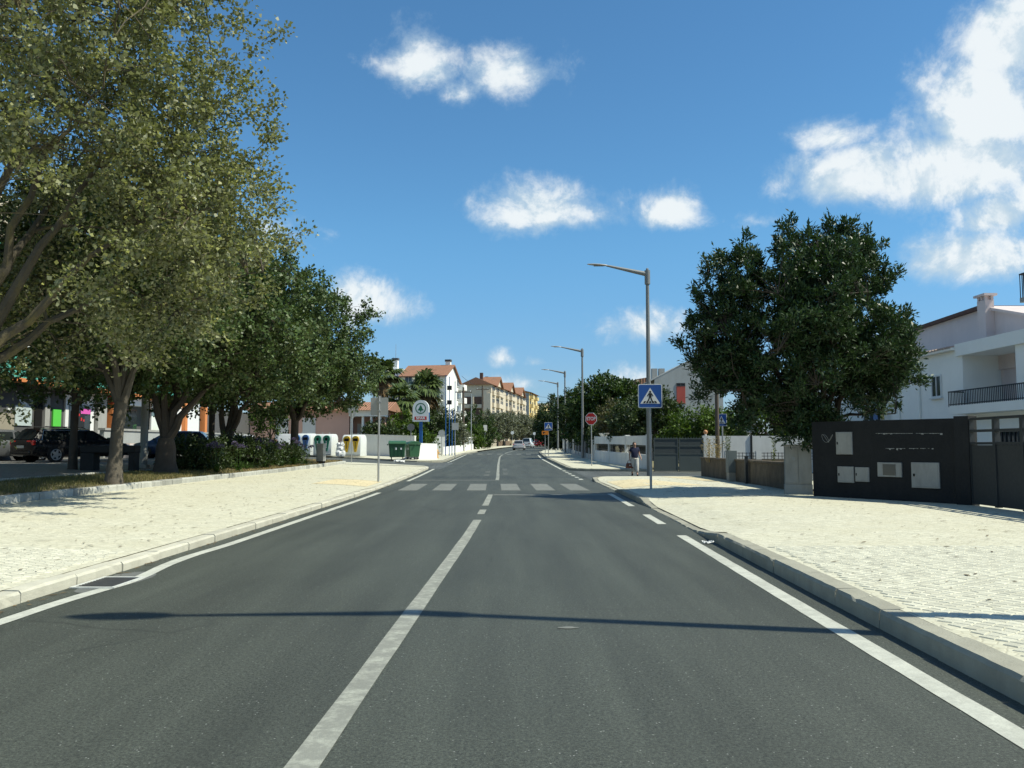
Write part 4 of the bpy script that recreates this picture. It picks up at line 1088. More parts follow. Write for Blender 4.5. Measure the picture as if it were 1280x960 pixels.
# leaf litter and twigs on the pavements
M_LITTER = pm('litter_leaf', (0.13, 0.095, 0.05), .4, 20, .9, isl=.5)
def litter(name, label, n, xf, yf, zf, seed):
    r = np.random.default_rng(seed); V, Fc = [], []
    for k in range(n):
        y = yf(r); x = xf(r, y); a = r.random() * 6.28; l_ = .02 + .06 * r.random() ** 2.5 * (3 if r.random() < .12 else 1); w = .006 + .014 * r.random()
        d = np.array((math.cos(a), math.sin(a), 0)) * l_; s = np.array((-math.sin(a), math.cos(a), 0)) * w
        c = np.array((x, y, zf(x, y) + .012)); o = len(V)
        V += [c - d, c + s + (0, 0, .006), c + d + (0, 0, .008 * r.random()), c - s + (0, 0, .002)]; Fc.append((o, o+1, o+2, o+3))
    o = link(bpy.data.objects.new(name, np_mesh(name, V, Fc, M_LITTER)))
    return tag(o, label, 'litter', kind='stuff')
litter('leaf_litter', 'dry leaves and twigs scattered over the left pavement', 900, lambda r, y: -4.9 - 5 * r.random(), lambda r: 6 + 46 * r.random() ** 1.3, z_pl, 801)
litter('leaf_litter', 'dry leaves and twigs scattered over the right pavement', 500, lambda r, y: KR(y) + .3 + (xw(y) - KR(y) - .4) * r.random(), lambda r: 4.5 + 30 * r.random(), z_pr, 802)
litter('gutter_litter', 'fine dry debris lying in the left gutter', 260, lambda r, y: KL(y) + .03 + .12 * r.random() ** 2, lambda r: 5 + 40 * r.random(), lambda x, y: zr(y) - .006, 803)
# ================================================================== buildings
M_WHITE = pm('white_render', (0.83, 0.825, 0.78), 0.06, 1.2, 0.85, spec=.25, bmp=.12, bscale=40, dirt=.10, dirtcol=(.4, .39, .36))
M_WHITE2 = pm('white_wall_paint', (0.66, 0.66, 0.63), 0.08, 1.5, 0.85, spec=.25, bmp=.15, bscale=40, dirt=.3, dirtcol=(.3, .29, .26))
M_GREYW = pm('grey_render', (0.36, 0.375, 0.37), 0.10, 1.2, 0.88, spec=.2, bmp=.15, bscale=40, dirt=.25)
M_PINK = pm('pink_render', (0.58, 0.37, 0.30), 0.08, 1.0, 0.88, spec=.2, bmp=.12, bscale=40, dirt=.15, dirtcol=(.35, .24, .2))
M_PINK2 = pm('pale_pink_render', (0.62, 0.535, 0.52), 0.08, 1.0, 0.88, spec=.2, bmp=.12, bscale=40, dirt=.3, dirtcol=(.36, .31, .3))
M_CREAM = pm('cream_render', (0.62, 0.545, 0.42), 0.07, .6, 0.88, spec=.2, dirt=.15, dirtcol=(.4, .33, .24))
M_YELLOW = pm('yellow_render', (0.68, 0.55, 0.28), 0.07, .6, 0.88, spec=.2, dirt=.15)
M_DGREY = pm('dark_grey_cladding', (0.085, 0.085, 0.085), 0.12, 1.5, 0.7, spec=.3)
M_BROWN = pm('brown_infill', (0.11, 0.07, 0.055), 0.2, 1.5, 0.8)
M_TEAL = pm('teal_panel', (0.10, 0.42, 0.33), 0.08, 1.5, 0.6)
M_ORANGE = pm('orange_panel', (0.62, 0.22, 0.07), 0.08, 1.5, 0.65)
M_RED = pm('red_panel', (0.55, 0.03, 0.03), 0.06, 2, 0.5)
M_REDSH = pm('red_shutter', (0.38, 0.07, 0.05), 0.15, 3, 0.65)
M_GREENB = pm('bright_green_panel', (0.10, 0.55, 0.06), 0.06, 2, 0.5)
M_MAGENTA = pm('magenta_panel', (0.65, 0.10, 0.42), 0.06, 2, 0.5)
M_SIGNW = pm('sign_white', (0.74, 0.75, 0.74), 0.04, 2, 0.45)
M_SIGNGREY = pm('sign_back_grey', (0.36, 0.37, 0.36), 0.08, 4, 0.5, metallic=.2)
M_SIGNBLUE = pm('sign_blue', (0.012, 0.085, 0.34), 0.05, 2, 0.4)
M_SIGNRED = pm('sign_red', (0.52, 0.025, 0.025), 0.05, 2, 0.4)
M_SIGNBLACK = pm('sign_black', (0.014, 0.014, 0.014), 0.1, 2, 0.5)
M_SIGNGREEN = pm('sign_green', (0.01, 0.13, 0.065), 0.05, 2, 0.45)
M_SIGNORANGE = pm('sign_orange', (0.7, 0.22, 0.02), 0.1, 4, 0.45)
M_POLE = pm('galvanised_steel', (0.40, 0.41, 0.41), 0.12, 5, 0.5, metallic=.55, dirt=.25)
M_LAMP = pm('lamp_post_grey', (0.22, 0.225, 0.22), 0.12, 3, 0.55, metallic=.35, dirt=.2)
M_LUM = pm('luminaire_grey', (0.38, 0.38, 0.37), 0.1, 5, 0.4, metallic=.3)
M_WOOD = pm('pole_wood', (0.11, 0.085, 0.065), 0.25, 4, 0.9, bmp=.4, bscale=20)
M_BLUEP = pm('blue_paint', (0.018, 0.10, 0.30), 0.1, 3, 0.45)
M_RAIL = pm('dark_railing', (0.022, 0.024, 0.026), 0.2, 4, 0.5, metallic=.3)
M_BLACKW = pm('black_wall_paint', (0.016, 0.017, 0.018), 0.35, 2.0, 0.8, spec=.25, bmp=.3, bscale=30, dirt=.25, dirtcol=(.05, .05, .048))
M_GATE = pm('gate_dark_metal', (0.036, 0.040, 0.042), 0.2, 2.0, 0.55, spec=.35, dirt=.2, dirtcol=(.07, .07, .065))
M_GATE2 = pm('gate_green_grey', (0.075, 0.092, 0.09), 0.15, 1.5, 0.6, spec=.3)
M_METER = pm('meter_box_grey', (0.30, 0.30, 0.28), 0.12, 5, 0.7, dirt=.45, dirtcol=(.12, .11, .1))
M_CAB = pm('cabinet_concrete', (0.30, 0.29, 0.255), 0.15, 3, 0.8, dirt=.45, dirtcol=(.12, .11, .09), bmp=.2)
M_BWALL = pm('weathered_wall', (0.10, 0.083, 0.062), 0.5, 4.5, 0.9, spec=.2, bmp=.5, bscale=22, dirt=.6, dirtcol=(.24, .2, .14))
M_ALU = pm('white_aluminium', (0.62, 0.63, 0.62), 0.05, 3, 0.45)
G_WIN = glass_mat('window_glass')
G_WIN2 = glass_mat('window_glass_pale', (0.05, 0.06, 0.065))
def tile_mat():
    m, nt, b = new_mat('roof_tiles')
    pos = nnode(nt, 'ShaderNodeTexCoord').outputs['Object']
    w = nnode(nt, 'ShaderNodeTexWave', wave_type='BANDS', bands_direction='X'); w.inputs['Scale'].default_value = 1.3
    nt.links.new(pos, w.inputs['Vector'])
    w2 = nnode(nt, 'ShaderNodeTexWave', wave_type='BANDS', bands_direction='Y', wave_profile='SAW'); w2.inputs['Scale'].default_value = .85
    nt.links.new(pos, w2.inputs['Vector'])
    c = mixc(nt, noise_out(nt, 2.5, 6, .7), (0.26, 0.12, 0.075), (0.40, 0.22, 0.14))
    c = mixc(nt, 1.0, c, ramp(nt, w.outputs[1], [(0, .72), (.6, 1.1)]), 'MULTIPLY')
    c = mixc(nt, ramp(nt, noise_out(nt, .6, 6, .7), [(.5, 0), (.8, .6)]), c, (.17, .13, .1))
    nt.links.new(c, b.inputs['Base Color']); setin(b, Roughness=.85, Specular_IOR_Level=.2)
    ad = nnode(nt, 'ShaderNodeMath', operation='ADD'); nt.links.new(w.outputs[1], ad.inputs[0]); nt.links.new(w2.outputs[1], ad.inputs[1])
    bump(nt, b, ad.outputs[0], .8, .06)
    return m
M_TILE = tile_mat()

WIN_CACHE = {}
def win(parent, loc, rz, w, h, fm=M_ALU, gm=G_WIN, bars=1, sill=True, name='window', t=.07):
    """window facing local -y (turned by rz), centred on loc"""
    key = (round(w, 2), round(h, 2), fm.name, gm.name, bars, sill, t)
    if key not in WIN_CACHE:
        mb = MB(); hw, hh = w / 2, h / 2
        mb.box(-hw, -.06, -hh, -hw + t, .05, hh); mb.box(hw - t, -.06, -hh, hw, .05, hh)
        mb.box(-hw + t, -.06, hh - t, hw - t, .05, hh); mb.box(-hw + t, -.06, -hh, hw - t, .05, -hh + t)
        for k in range(bars):
            x = -hw + w * (k + 1) / (bars + 1); mb.box(x - t * .4, -.055, -hh + t, x + t * .4, .05, hh - t)
        if sill: mb.box(-hw - .08, -.14, -hh - .07, hw + .08, .05, -hh - .002)
        p = MB().box(-hw + t * .5, -.02, -hh + t * .5, hw - t * .5, .05, hh - t * .5)
        WIN_CACHE[key] = (mb.mesh(name, fm), p.mesh('pane', gm))
    a, b = WIN_CACHE[key]
    o = shared(name, a, parent, loc, rz); shared('pane', b, o, (0, 0, 0))
    return o
def balcony(parent, loc, rz, w, d, mat, rail=M_RAIL, solid=False, h=1.0):
    """slab projecting towards local -y with parapet or bars"""
    mb = MB().box(-w/2, -d, -.12, w/2, .02, .06)
    if solid: mb.box(-w/2, -d, .06, w/2, -d + .1, h); mb.box(-w/2, -d + .1, .06, -w/2 + .1, .02, h); mb.box(w/2 - .1, -d + .1, .06, w/2, .02, h)
    o = mb.build('balcony', mat, parent, loc=loc, rz=rz)
    if not solid:
        r = MB(); r.box(-w/2, -d, h - .05, w/2, -d + .05, h); r.box(-w/2, -d + .05, h - .05, -w/2 + .05, 0, h); r.box(w/2 - .05, -d + .05, h - .05, w/2, 0, h)
        n = int(w / .14)
        for k in range(n + 1): x = -w/2 + .02 + (w - .04) * k / n; r.box(x - .012, -d + .01, .06, x + .012, -d + .035, h - .05)
        for sx in (-w/2 + .02, w/2 - .045):
            for k in range(1, int(d / .14) + 1): r.box(sx, -d + .14 * k, .06, sx + .024, -d + .14 * k + .024, h - .05)
        r.build('railing', rail, o)
    return o

# --- white apartment block with tiled roof (far left)
zb = zr(165); p0 = at(556.5, 557, 165)
b = thing('apartment_building', 'white apartment block with orange tiled roof, chimneys and balconies behind the palms', 'building', (p0.x, 165, zb - .1), R(-12))
HE = at(556, 468, 165).z - zb; HR = at(560, 455, 168).z - zb
prof = [(0, 0), (12, 0), (12, HE - 2.2), (5, HR - .25), (0, HE)]
MB().prism(prof, 0, -9.0, 0).build('wall', M_WHITE, b)
MB().box(-14.2, .4, 0, -9.002, 11.5, HE - .6).build('wing', M_WHITE, b)
MB().box(-13.2, 2.0, HE - .602, -9.6, 8.5, HE + 1.6).build('roof_room', M_WHITE, b)
def slab(a0, a1, b0, b1, x0, x1, t):  # sloped slab in the y-z plane
    return MB().prism([(a0, b0), (a1, b1), (a1, b1 + t), (a0, b0 + t)], 0, x0, x1)
rf = slab(-.7, 5.0, HE - .35, HR - .1, -9.3, .45, .22).build('roof', M_TILE, b)
slab(5.02, 12.8, HR - .1, HE - 2.65, -9.3, .45, .22).build('roof', M_TILE, b)
slab(-.3, 3.4, HE - .9, HE + .1, -14.5, -9.3, .2).build('roof', M_TILE, b)
MB().box(-4.0, 2.2, HE + .62, -2.4, 3.2, HE + 1.22).build('roof_window', G_WIN, rf)
for (cx, cy, ch) in ((-1.0, 5.3, 1.6), (-11.3, 3.2, 1.9)):
    mb = MB().box(cx - .5, cy - .4, HE + .2, cx + .5, cy + .4, HE + ch + 1.5); o = mb.build('chimney', M_WHITE, b)
    MB().box(cx - .6, cy - .5, HE + ch + 1.502, cx + .6, cy + .5, HE + ch + 1.9).build('cowl', M_DGREY, o)
MB().cyl((-11.3, 3.2, HE + 3.8), (-11.3, 3.2, HE + 6.6), .05, .03, 5).build('aerial', M_POLE, b)
for fl in range(5):
    z = 1.2 + fl * (HE - .8) / 5
    for x in (-7.5, -5.0): win(b, (x, -.002, z + 1.3), 0, 1.5, 1.5)
    win(b, (-1.8, -.002, z + 1.2), 0, 1.3, 2.0, M_GREYW, G_WIN2)
    balcony(b, (-1.9, 0, z), 0, 2.8, 1.3, M_WHITE, solid=False)
    MB().box(-13.8, -.0, z + .2, -9.4, .398, z + 2.2).build('glazing', G_WIN, b)
    balcony(b, (-11.6, 0, z), 0, 4.2, 1.0, M_WHITE, solid=True)
    win(b, (.002, 8.6, z + 1.3), R(90), 1.2, 1.5)
    if fl > 0: balcony(b, (0, 10.2, z), R(90), 2.4, 1.2, M_WHITE, solid=True)

# --- cream apartment row along the street
zb = zr(215); p0 = at(613, 557, 215)
LEN, WD = 63.0, 7.6
HE = at(613, 480, 215).z - zb; HR = HE + 1.9
b = thing('apartment_building', 'long cream apartment row with orange tiled gables along the far left side of the street', 'building', (p0.x, 215, zb - .1), R(-9))
MB().box(-WD, .9, 0, 0, LEN, HE).build('wall', M_CREAM, b)
# end facade: piers, slabs and dark recessed loggias
for k, x in enumerate((-WD, -WD * .64, -WD * .30)): MB().box(x, 0, 0, x + .55, .898, HE - 3.0).build('pier', M_CREAM, b)
MB().box(-1.9, 0, 0, -.002, .898, HE - 2.2).build('pier', M_CREAM, b)
for fl in range(5):
    z = fl * 3.05 + .5
    if z + 1 < HE - 2.5: MB().box(-WD + .56, .1, z, -1.902, .897, z + .9).build('parapet', M_CREAM, b)
    for x in (-WD * .82, -WD * .46):
        if z + 2.8 < HE - 2: MB().box(x - 1.2, .72, z + .92, x + 1.2, .896, z + 2.85).build('shutter', M_BROWN, b)
for i in range(3):
    y0, y1 = .2 + i * LEN / 3, (i + 1) * LEN / 3 - .1
    ym = (y0 + y1) / 2
    mb = MB(); mb.prism([(-WD - .5, HE), (.6, HE), (-WD / 2, HR)], 1, y0, y1)
    mb.build('roof', M_TILE, b)
    g = MB().prism([(ym - 4.2, HE - .02), (ym + 4.2, HE - .02), (ym, HE + 2.4)], 0, -WD / 2, .35); g.build('gable', M_CREAM, b)
    MB().prism([(ym - 4.9, HE - .35), (ym, HE + 2.45), (ym + 4.9, HE - .35), (ym + 4.9, HE - .1), (ym, HE + 2.75), (ym - 4.9, HE - .1)], 0, -WD / 2, .9).build('roof', M_TILE, b)
    for (dy, dz) in ((-3, 3.6), (4.5, 3.2), (7, 3.0)): 
        MB().box(-WD * .55, ym + dy - .4, HE + .4, -WD * .55 + .8, ym + dy + .4, HE + dz).build('chimney', M_BROWN, b)
    for fl in range(5):
        z = fl * 3.05 + 2.0
        if z > HE - 1.2: continue
        for dy in (-7.4, -5.6): win(b, (.002, ym + dy, z), R(90), 1.3, 2.0, M_BROWN, G_WIN, 0, False)
        for dy in (-1.2, 1.2): win(b, (.002, ym + dy, z), R(90), 1.5, 2.1, M_BROWN, G_WIN, 1, False)
        for dy in (5.2, 7.4): win(b, (.002, ym + dy, z), R(90), 1.3, 2.0, M_BROWN, G_WIN, 0, False)
        balcony(b, (0, ym, z - 1.1), R(90), 5.0, .9, M_CREAM, solid=True)
        balcony(b, (0, ym - 6.5, z - 1.1), R(90), 3.4, .5, M_CREAM, solid=True)
        balcony(b, (0, ym + 6.3, z - 1.1), R(90), 3.6, .5, M_CREAM, solid=True)

# --- two farther blocks
zb = zr(290); p0 = at(661.5, 557, 290); HE = at(661, 490, 290).z - zb
b = thing('apartment_building', 'pale yellow apartment block with grey end wall beyond the cream row', 'building', (p0.x, 290, zb - .1), R(-9))
MB().box(-14, 0, 0, 0, 22, HE).build('wall', M_YELLOW, b)
MB().box(-13.9, -.12, 0, -.05, -.002, HE - .3).build('end_wall', M_GREYW, b)
MB().prism([(-14.6, HE), (.8, HE), (-7, HE + 2.0)], 1, -.5, 22.5).build('roof', M_TILE, b)
for fl in range(6):
    z = fl * 3.0 + 2.2
    for y in (3.5, 9, 15): win(b, (.002, y, z), R(90), 2.0, 1.7, M_BROWN, G_WIN, 1, False)
    for y in (3.5, 15): balcony(b, (0, y, z - 1.2), R(90), 4, 1.2, M_YELLOW, solid=True)
zb = zr(330); p0 = at(681.5, 557, 330); HE = at(676, 506, 330).z - zb
b = thing('apartment_building', 'small yellow apartment block with stacked balconies, farthest along the street', 'building', (p0.x, 330, zb - .1), R(-9))
MB().box(-11, 0, 0, 0, 14, HE).build('wall', M_YELLOW, b)
MB().box(-11.2, -.3, HE, .3, 14.3, HE + .7).build('cornice', M_CREAM, b)
for fl in range(5):
    z = fl * 3.1 + 2.4
    for x in (-5.2, -1.9): win(b, (x, -.002, z), 0, 1.6, 1.9, M_BROWN, G_WIN, 1, False)
    balcony(b, (-3.4, 0, z - 1.3), 0, 6.4, 1.3, M_YELLOW, solid=True)
    for y in (3, 9): win(b, (.002, y, z), R(90), 1.8, 1.7, M_BROWN, G_WIN, 1, False)

# --- pink single-storey house with porch (left)
Yp = 80.0; z0 = z_street(-20, Yp)
x0, x1, x2 = at(312, 557, Yp).x, at(436, 557, Yp).x, at(476, 557, Yp).x
b = thing('house', 'salmon pink single-storey house with white porch columns behind the recycling containers', 'house', (0, Yp, z0))
HT = at(400, 513, Yp).z - z0
MB().box(x0, 0, -.4, x1, 9, HT).build('wall', M_PINK, b)
MB().box(x1 + .002, 2.4, -.4, x2, 9, HT).build('porch_wall', M_PINK, b)
MB().box(x1 + .002, -.05, -.1, x2 + .3, 2.398, .35).build('porch_floor', M_CONC, b)
MB().box(x1 + .002, -.2, HT - .55, x2 + .3, 2.398, HT).build('porch_beam', M_WHITE, b)
for px in (439, 453, 463.5, 474.5):
    xx = at(px, 557, Yp).x; MB().cyl((xx, .1, .35), (xx, .1, HT - .55), .14, .12, 10).build('column', M_WHITE, b, smooth=True)
MB().prism([(-.7, HT + .003), (9.6, HT + .003), (4.4, HT + 1.0)], 0, x0 - .6, x2 + .8).build('roof', M_TILE, b)
for px in (352, 386): win(b, (at(px, 557, Yp).x, -.002, 2.3), 0, 1.2, 1.9, M_ALU, M_ALU, 0)
win(b, (at(448, 557, Yp).x, 2.398, 1.7), 0, 1.1, 2.2, M_ALU, M_ALU, 0, False)
win(b, (at(467, 557, Yp).x, 2.398, 1.9), 0, .9, 1.5, M_ALU, G_WIN2, 1)

# --- shop building with flats above (far left), facade parallel to the street
FX = -24.0
def fy(px): return -FX * F_PX * 1.0026 / (CX - px) 
def fz(py, Y): return at(CX, py, Y).z
zs = z_verge(FX, 45)
b = thing('shop_building', 'grey shop building with teal bands and bright signs behind the parked cars', 'shop', (FX, 0, 0))
MB().box(-14, 24, zs - .2, 0, 49.6, 4.45).build('ground_floor', M_DGREY, b)
MB().box(-14, 49.602, zs - .2, -.4, 84, 4.45).build('ground_floor', M_DGREY, b)
MB().box(-14, 24, 4.452, -.6, 60, 13.5).build('upper_wall', M_CREAM, b)
for (z0_, z1_) in ((4.455, 6.0), (9.4, 10.7)):
    MB().box(-.598, 24, z0_, .9, 60, z0_ + .18).build('balcony_slab', M_ORANGE, b)
    for k in range(9): MB().box(.78, 24.1 + k * 4, z0_ + .182, .9, 27.9 + k * 4, z1_).build('balcony_panel', M_TEAL, b)
for k in range(8):
    for z in (7.4, 11.9): win(b, (-.598, 27 + 4 * k, z), R(90), 1.8, 1.9, M_ORANGE if k % 2 else M_ALU, G_WIN, 1)
for k in range(5): MB().box(-.3, 25.5 + k * 7.2, 6.5, .6, 25.9 + k * 7.2, 9.39).build('balcony_divider', M_ORANGE, b)
def pan(name, px0, px1, py0, py1, mat, d=.06, base=0.0, parent=None):
    ya, yb = fy(px0), fy(px1); ym = (ya + yb) / 2
    return MB().box(base + .004, ya, fz(py1, ym), base + d, yb, fz(py0, ym)).build(name, mat, parent or b)
pan('lower_panel', -20, 15, 516, 540, pm('taupe_panel', (.3, .27, .21), .1, 2, .8))
pan('pale_panel', 16, 37, 507, 532, pm('pale_graphic', (.45, .52, .52), .06, 2, .6))
def stroke(pts, w, mat):
    mb = MB(); q = [(fy(p[0]), fz(p[1], fy(p[0]))) for p in pts]
    for i in range(len(q) - 1):
        mb.add([(.012, q[i][0], q[i][1] - w), (.012, q[i+1][0], q[i+1][1] - w), (.012, q[i+1][0], q[i+1][1] + w), (.012, q[i][0], q[i][1] + w)], [(0, 1, 2, 3)])
    mb.build('painted_curve', mat, b)
stroke([(17, 491), (22, 498), (27, 504), (34, 509)], .12, M_SIGNW)
stroke([(32, 486), (33, 493), (35, 499), (39, 503)], .10, M_SIGNW)
pan('notice', 6, 11, 509, 513, M_SIGNW, .08)
pan('doorway', 41, 50, 503, 548, M_BLACK, .05)
pan('door_frame', 52, 58, 480, 552, M_CONC, .12)
pan('poster', 63, 73, 512, 534, M_GREENB, .09)
pan('shop_window_surround', 78, 114, 488, 552, M_SIGNW, .10)
pan('shop_window', 82, 109, 506, 550, G_WIN, .13)
o = pan('oval_sign', 84, 101, 514, 541, M_SIGNBLACK, .16)
pan('magenta_sign', 96, 108, 511, 517.5, M_MAGENTA, .17)
stroke_m = M_MAGENTA
for (qa, qb, qc) in ((87, 519, 528), (90, 523, 525), (93, 517, 520), (96, 522, 526), (99, 524, 527)):
    ya = fy(qa); MB().box(.162, ya, fz(qc, ya), .172, ya + .14, fz(qb, ya)).build('lettering', M_SIGNRED, o)
pan('pier', 115, 126, 480, 560, M_CONC, .3)
pan('red_sign', 129.5, 141, 488, 504.5, M_RED, .5)
o = pan('white_sign', 141.1, 172, 488, 507, M_SIGNW, .5)
def ring(mb, c, r0, r1, n, ax0, ax1, off):
    vs = []
    for k in range(n):
        t = 2 * math.pi * k / n
        for r_ in (r0, r1): vs.append(tuple(Vector(c) + Vector(ax0) * math.cos(t) * r_ + Vector(ax1) * math.sin(t) * r_ + Vector(off)))
    mb.add(vs, [(2*k, 2*k+1, (2*k+3) % (2*n), (2*k+2) % (2*n)) for k in range(n)])
yc = fy(151); mb = MB(); ring(mb, (.506, yc, fz(496, yc)), .34, .44, 20, (0, 1, 0), (0, 0, 1), (0, 0, 0)); mb.build('emblem', M_SIGNGREEN, o)
pan('shop_glazing', 134, 168, 511, 540, G_WIN, .1)
for pxo in (131, 204, 224, 249): pan('orange_pier', pxo, pxo + 2.8, 500, 545, M_ORANGE, .4)
pan('white_panel', 186, 246, 492, 540, M_SIGNW, .12)
# retaining wall of the shop terrace
w = thing('retaining_wall', 'grey rendered retaining wall below the shop windows behind the parked cars', 'wall')
wx = -22.4
ya, yb = -wx * F_PX / (CX - 131), -wx * F_PX / (CX - 312)
MB().box(wx - .25, ya, z_verge(wx, 50) - .2, wx, yb, 2.3).build('wall', M_GREYW, w)
MB().box(wx - .32, ya - .05, 2.302, wx + .07, yb + .05, 2.42).build('coping', M_CONC, w)
MB().box(-24.0, ya + .05, .5, wx - .252, yb - .05, 2.1).build('terrace', M_CONC, w)
p = at(253, 533, 57)
k = thing('dispenser_box', 'bright green box standing on the retaining wall', 'box', (wx - .6, 57.5, 2.1))
MB().box(-.4, -.45, 0, .4, .45, .75).build('case', M_GREENB, k, bevel=.06); MB().box(.402, -.25, .2, .42, .2, .6).build('opening', M_BLACK, k)
k = thing('planter', 'pale pink masonry planter at the end of the retaining wall', 'planter', (wx + .9, ya + .6, z_verge(wx, 50)))
mb = MB(); mb.box(-.5, -.5, -.1, .5, .5, .75); mb.build('body', M_PINK2, k, bevel=.03); MB().box(-.42, -.42, .751, .42, .42, .77).build('soil', M_SOIL, k)

# --- grey gabled house behind the gate (right)
Yh = 72.0; xa = at(819, 557, Yh).x
b = thing('house', 'grey rendered gable house with tall red shutter behind the garden trees', 'house', (xa, Yh, zr(Yh) - .1))
E0 = at(822, 476, Yh).z; AP = at(868, 455, Yh).z; wd = at(905, 557, Yh).x - xa
MB().prism([(0, 0), (wd, 0), (wd, E0 - .2), (wd * .52, AP + .1), (0, E0)], 1, 0, 10).build('wall', M_GREYW, b)
mb = MB().prism([(-.45, E0 - .25), (wd * .52, AP + .12), (wd + .4, E0 - .5), (wd + .4, E0 - .42), (wd * .52, AP + .2), (-.45, E0 - .17)], 1, -.02, 10.3); mb.build('roof', M_GREYW, b)
x_ = at(852, 557, Yh).x - xa
MB().box(x_ - .36, -.05, at(852, 507, Yh).z, x_ + .36, .02, at(852, 485, Yh).z).build('shutter', M_REDSH, b)
win(b, (x_, -.002, at(852, 483.4, Yh).z + .02), 0, .74, .28, M_DGREY, G_WIN, 1, False, t=.04)
for pxc, h_ in ((819, .0), (828, .1)):
    cxx = at(pxc, 557, Yh + 4).x - xa; o = MB().box(cxx - .25, 3.8, E0 - .5, cxx + .25, 4.3, at(pxc, 463, Yh + 4).z).build('chimney', M_CONC, b)
MB().prism([(-.9, E0 - .6), (.3, E0 - .4), (.3, E0 + .55), (-.9, E0 + .35)], 1, 5, 9).build('side_roof', M_TILE, b)

# --- white house with loggia balcony (right)
HX = 20.0
def hy(px): return HX * F_PX * 1.0026 / (px - CX)
def hz(py, Y): return at(CX, py, Y).z
b = thing('house', 'white two-storey house with corner loggia and black balcony railing at the right', 'house', (HX, 0, 0))
yn, yl, yf_ = 31.5, hy(1207), 60.0
EV = hz(440, hy(1190)); FLR = hz(506, hy(1235))
MB().box(.0, yl, -.1, 9, yf_, EV).build('wall', M_WHITE, b)
yp1 = hy(1274)
MB().box(0, yn, -.1, 9, yl - .002, FLR).build('lower_wall', M_WHITE, b)
MB().box(2.4, yn, FLR + .002, 9, yl - .002, EV - .3).build('loggia_wall', M_WHITE, b)
MB().box(0, yn, FLR + .002, 2.398, yp1, EV - .3).build('loggia_pier', M_WHITE, b)
MB().box(-.15, yn - .5, EV - .298, 9, yl + .35, EV + .15).build('fascia', M_WHITE, b)
# tiled roof edge over the rear part
MB().prism([(-.3, EV + .002), (6, EV + .002), (6, EV + 1.3), (-.3, EV + .10)], 1, yl + .36, yf_ + .3).build('roof', M_WHITE, b)
tl = MB().cyl((-.42, 0, 0), (-.1, 0, .05), .05, .05, 8).mesh('roof_tile', pm('pale_tile', (.42, .33, .28), .2, 6, .85, isl=.2), smooth=True)
for k in range(58): shared('roof_tile', tl, b, (0, yl + .5 + k * .28, EV + .12))
MB().prism([(-.15, EV + .152), (7, EV + .9), (7, EV + 1.1), (-.15, EV + .25)], 1, yn - .5, yl + .34).build('porch_roof', M_WHITE, b)
win(b, (-.002, hy(1174), hz(483, hy(1174))), R(-90), .95, 1.05, M_ALU, G_WIN, 1)
MB().box(2.32, yl - 1.9, FLR + .004, 2.398, yl - .95, FLR + 2.05).build('door', pm('cream_door', (.5, .44, .36), .08, 2, .6), b)
o = MB().ball((2.2, yl - 1.75, FLR + 1.55), (.12, .16, .2), 9, 6).build('hanging_decoration', pm('turquoise', (.1, .42, .3), .1, 3, .5), b)
MB().ball((2.2, yp1 + .55, FLR + 1.75), (.1, .2, .13), 9, 6).build('hanging_decoration', M_CONC, b)
# balcony with dark railing, wrapped round the corner
d_, ys_ = .7, yl + .0
MB().box(-d_, yn, FLR - .35, -.002, ys_ - .1, FLR + .02).build('balcony', M_WHITE, b)
mb = MB()
zt = FLR + .62
mb.box(-d_, yn, zt, -d_ + .05, ys_, zt + .05); mb.box(-d_, yn, FLR + .06, -d_ + .04, ys_, FLR + .10); mb.box(-d_, ys_ - .05, zt, 0, ys_, zt + .05)
n = int((ys_ - yn) / .13)
for k in range(n + 1):
    y = yn + (ys_ - .03 - yn) * k / n; mb.box(-d_ + .008, y, FLR - .02, -d_ + .032, y + .024, zt)
for k in range(7): mb.box(-d_ + .14 * k, ys_ - .04, FLR - .02, -d_ + .14 * k + .024, ys_ - .016, zt)
mb.build('railing', M_RAIL, b)
win(b, (-.002, hy(1262), hz(551, hy(1262))), R(-90), 1.5, .85, M_RAIL, G_WIN, 4, False)
for pxp in (1153, 1127): MB().cyl((-.08, hy(pxp), 0), (-.08, hy(pxp), EV - .2), .05, .05, 8).build('drainpipe', M_WHITE, b, smooth=True)
win(b, (-.002, hy(1092), hz(520, hy(1092))), R(-90), 2.4, 1.2, M_ALU, G_WIN2, 2)
# washing on a line below the window
for pxp, ww, cm in ((1103, .5, 'cloth_blue'), (1112, .35, 'cloth_yellow')):
    col = (.12, .2, .38) if 'blue' in cm else (.5, .42, .18)
    y_ = hy(pxp); mb = MB(); q = [(-.35 + .03 * math.sin(i * 1.3), y_ - ww/2 + ww * i / 8) for i in range(9)]
    zt = hz(510, y_); vs = [(a, c, zt) for a, c in q] + [(a + .04, c, zt - .62) for a, c in q]
    mb.add(vs, [(i, i+1, i+10, i+9) for i in range(8)])
    o = mb.build('laundry', pm(cm, col, .2, 5, .9)); tag(o, ('blue' if 'blue' in cm else 'yellow') + ' cloth hung out to dry on the white house wall', 'laundry')
    o.location = (HX, 0, 0)

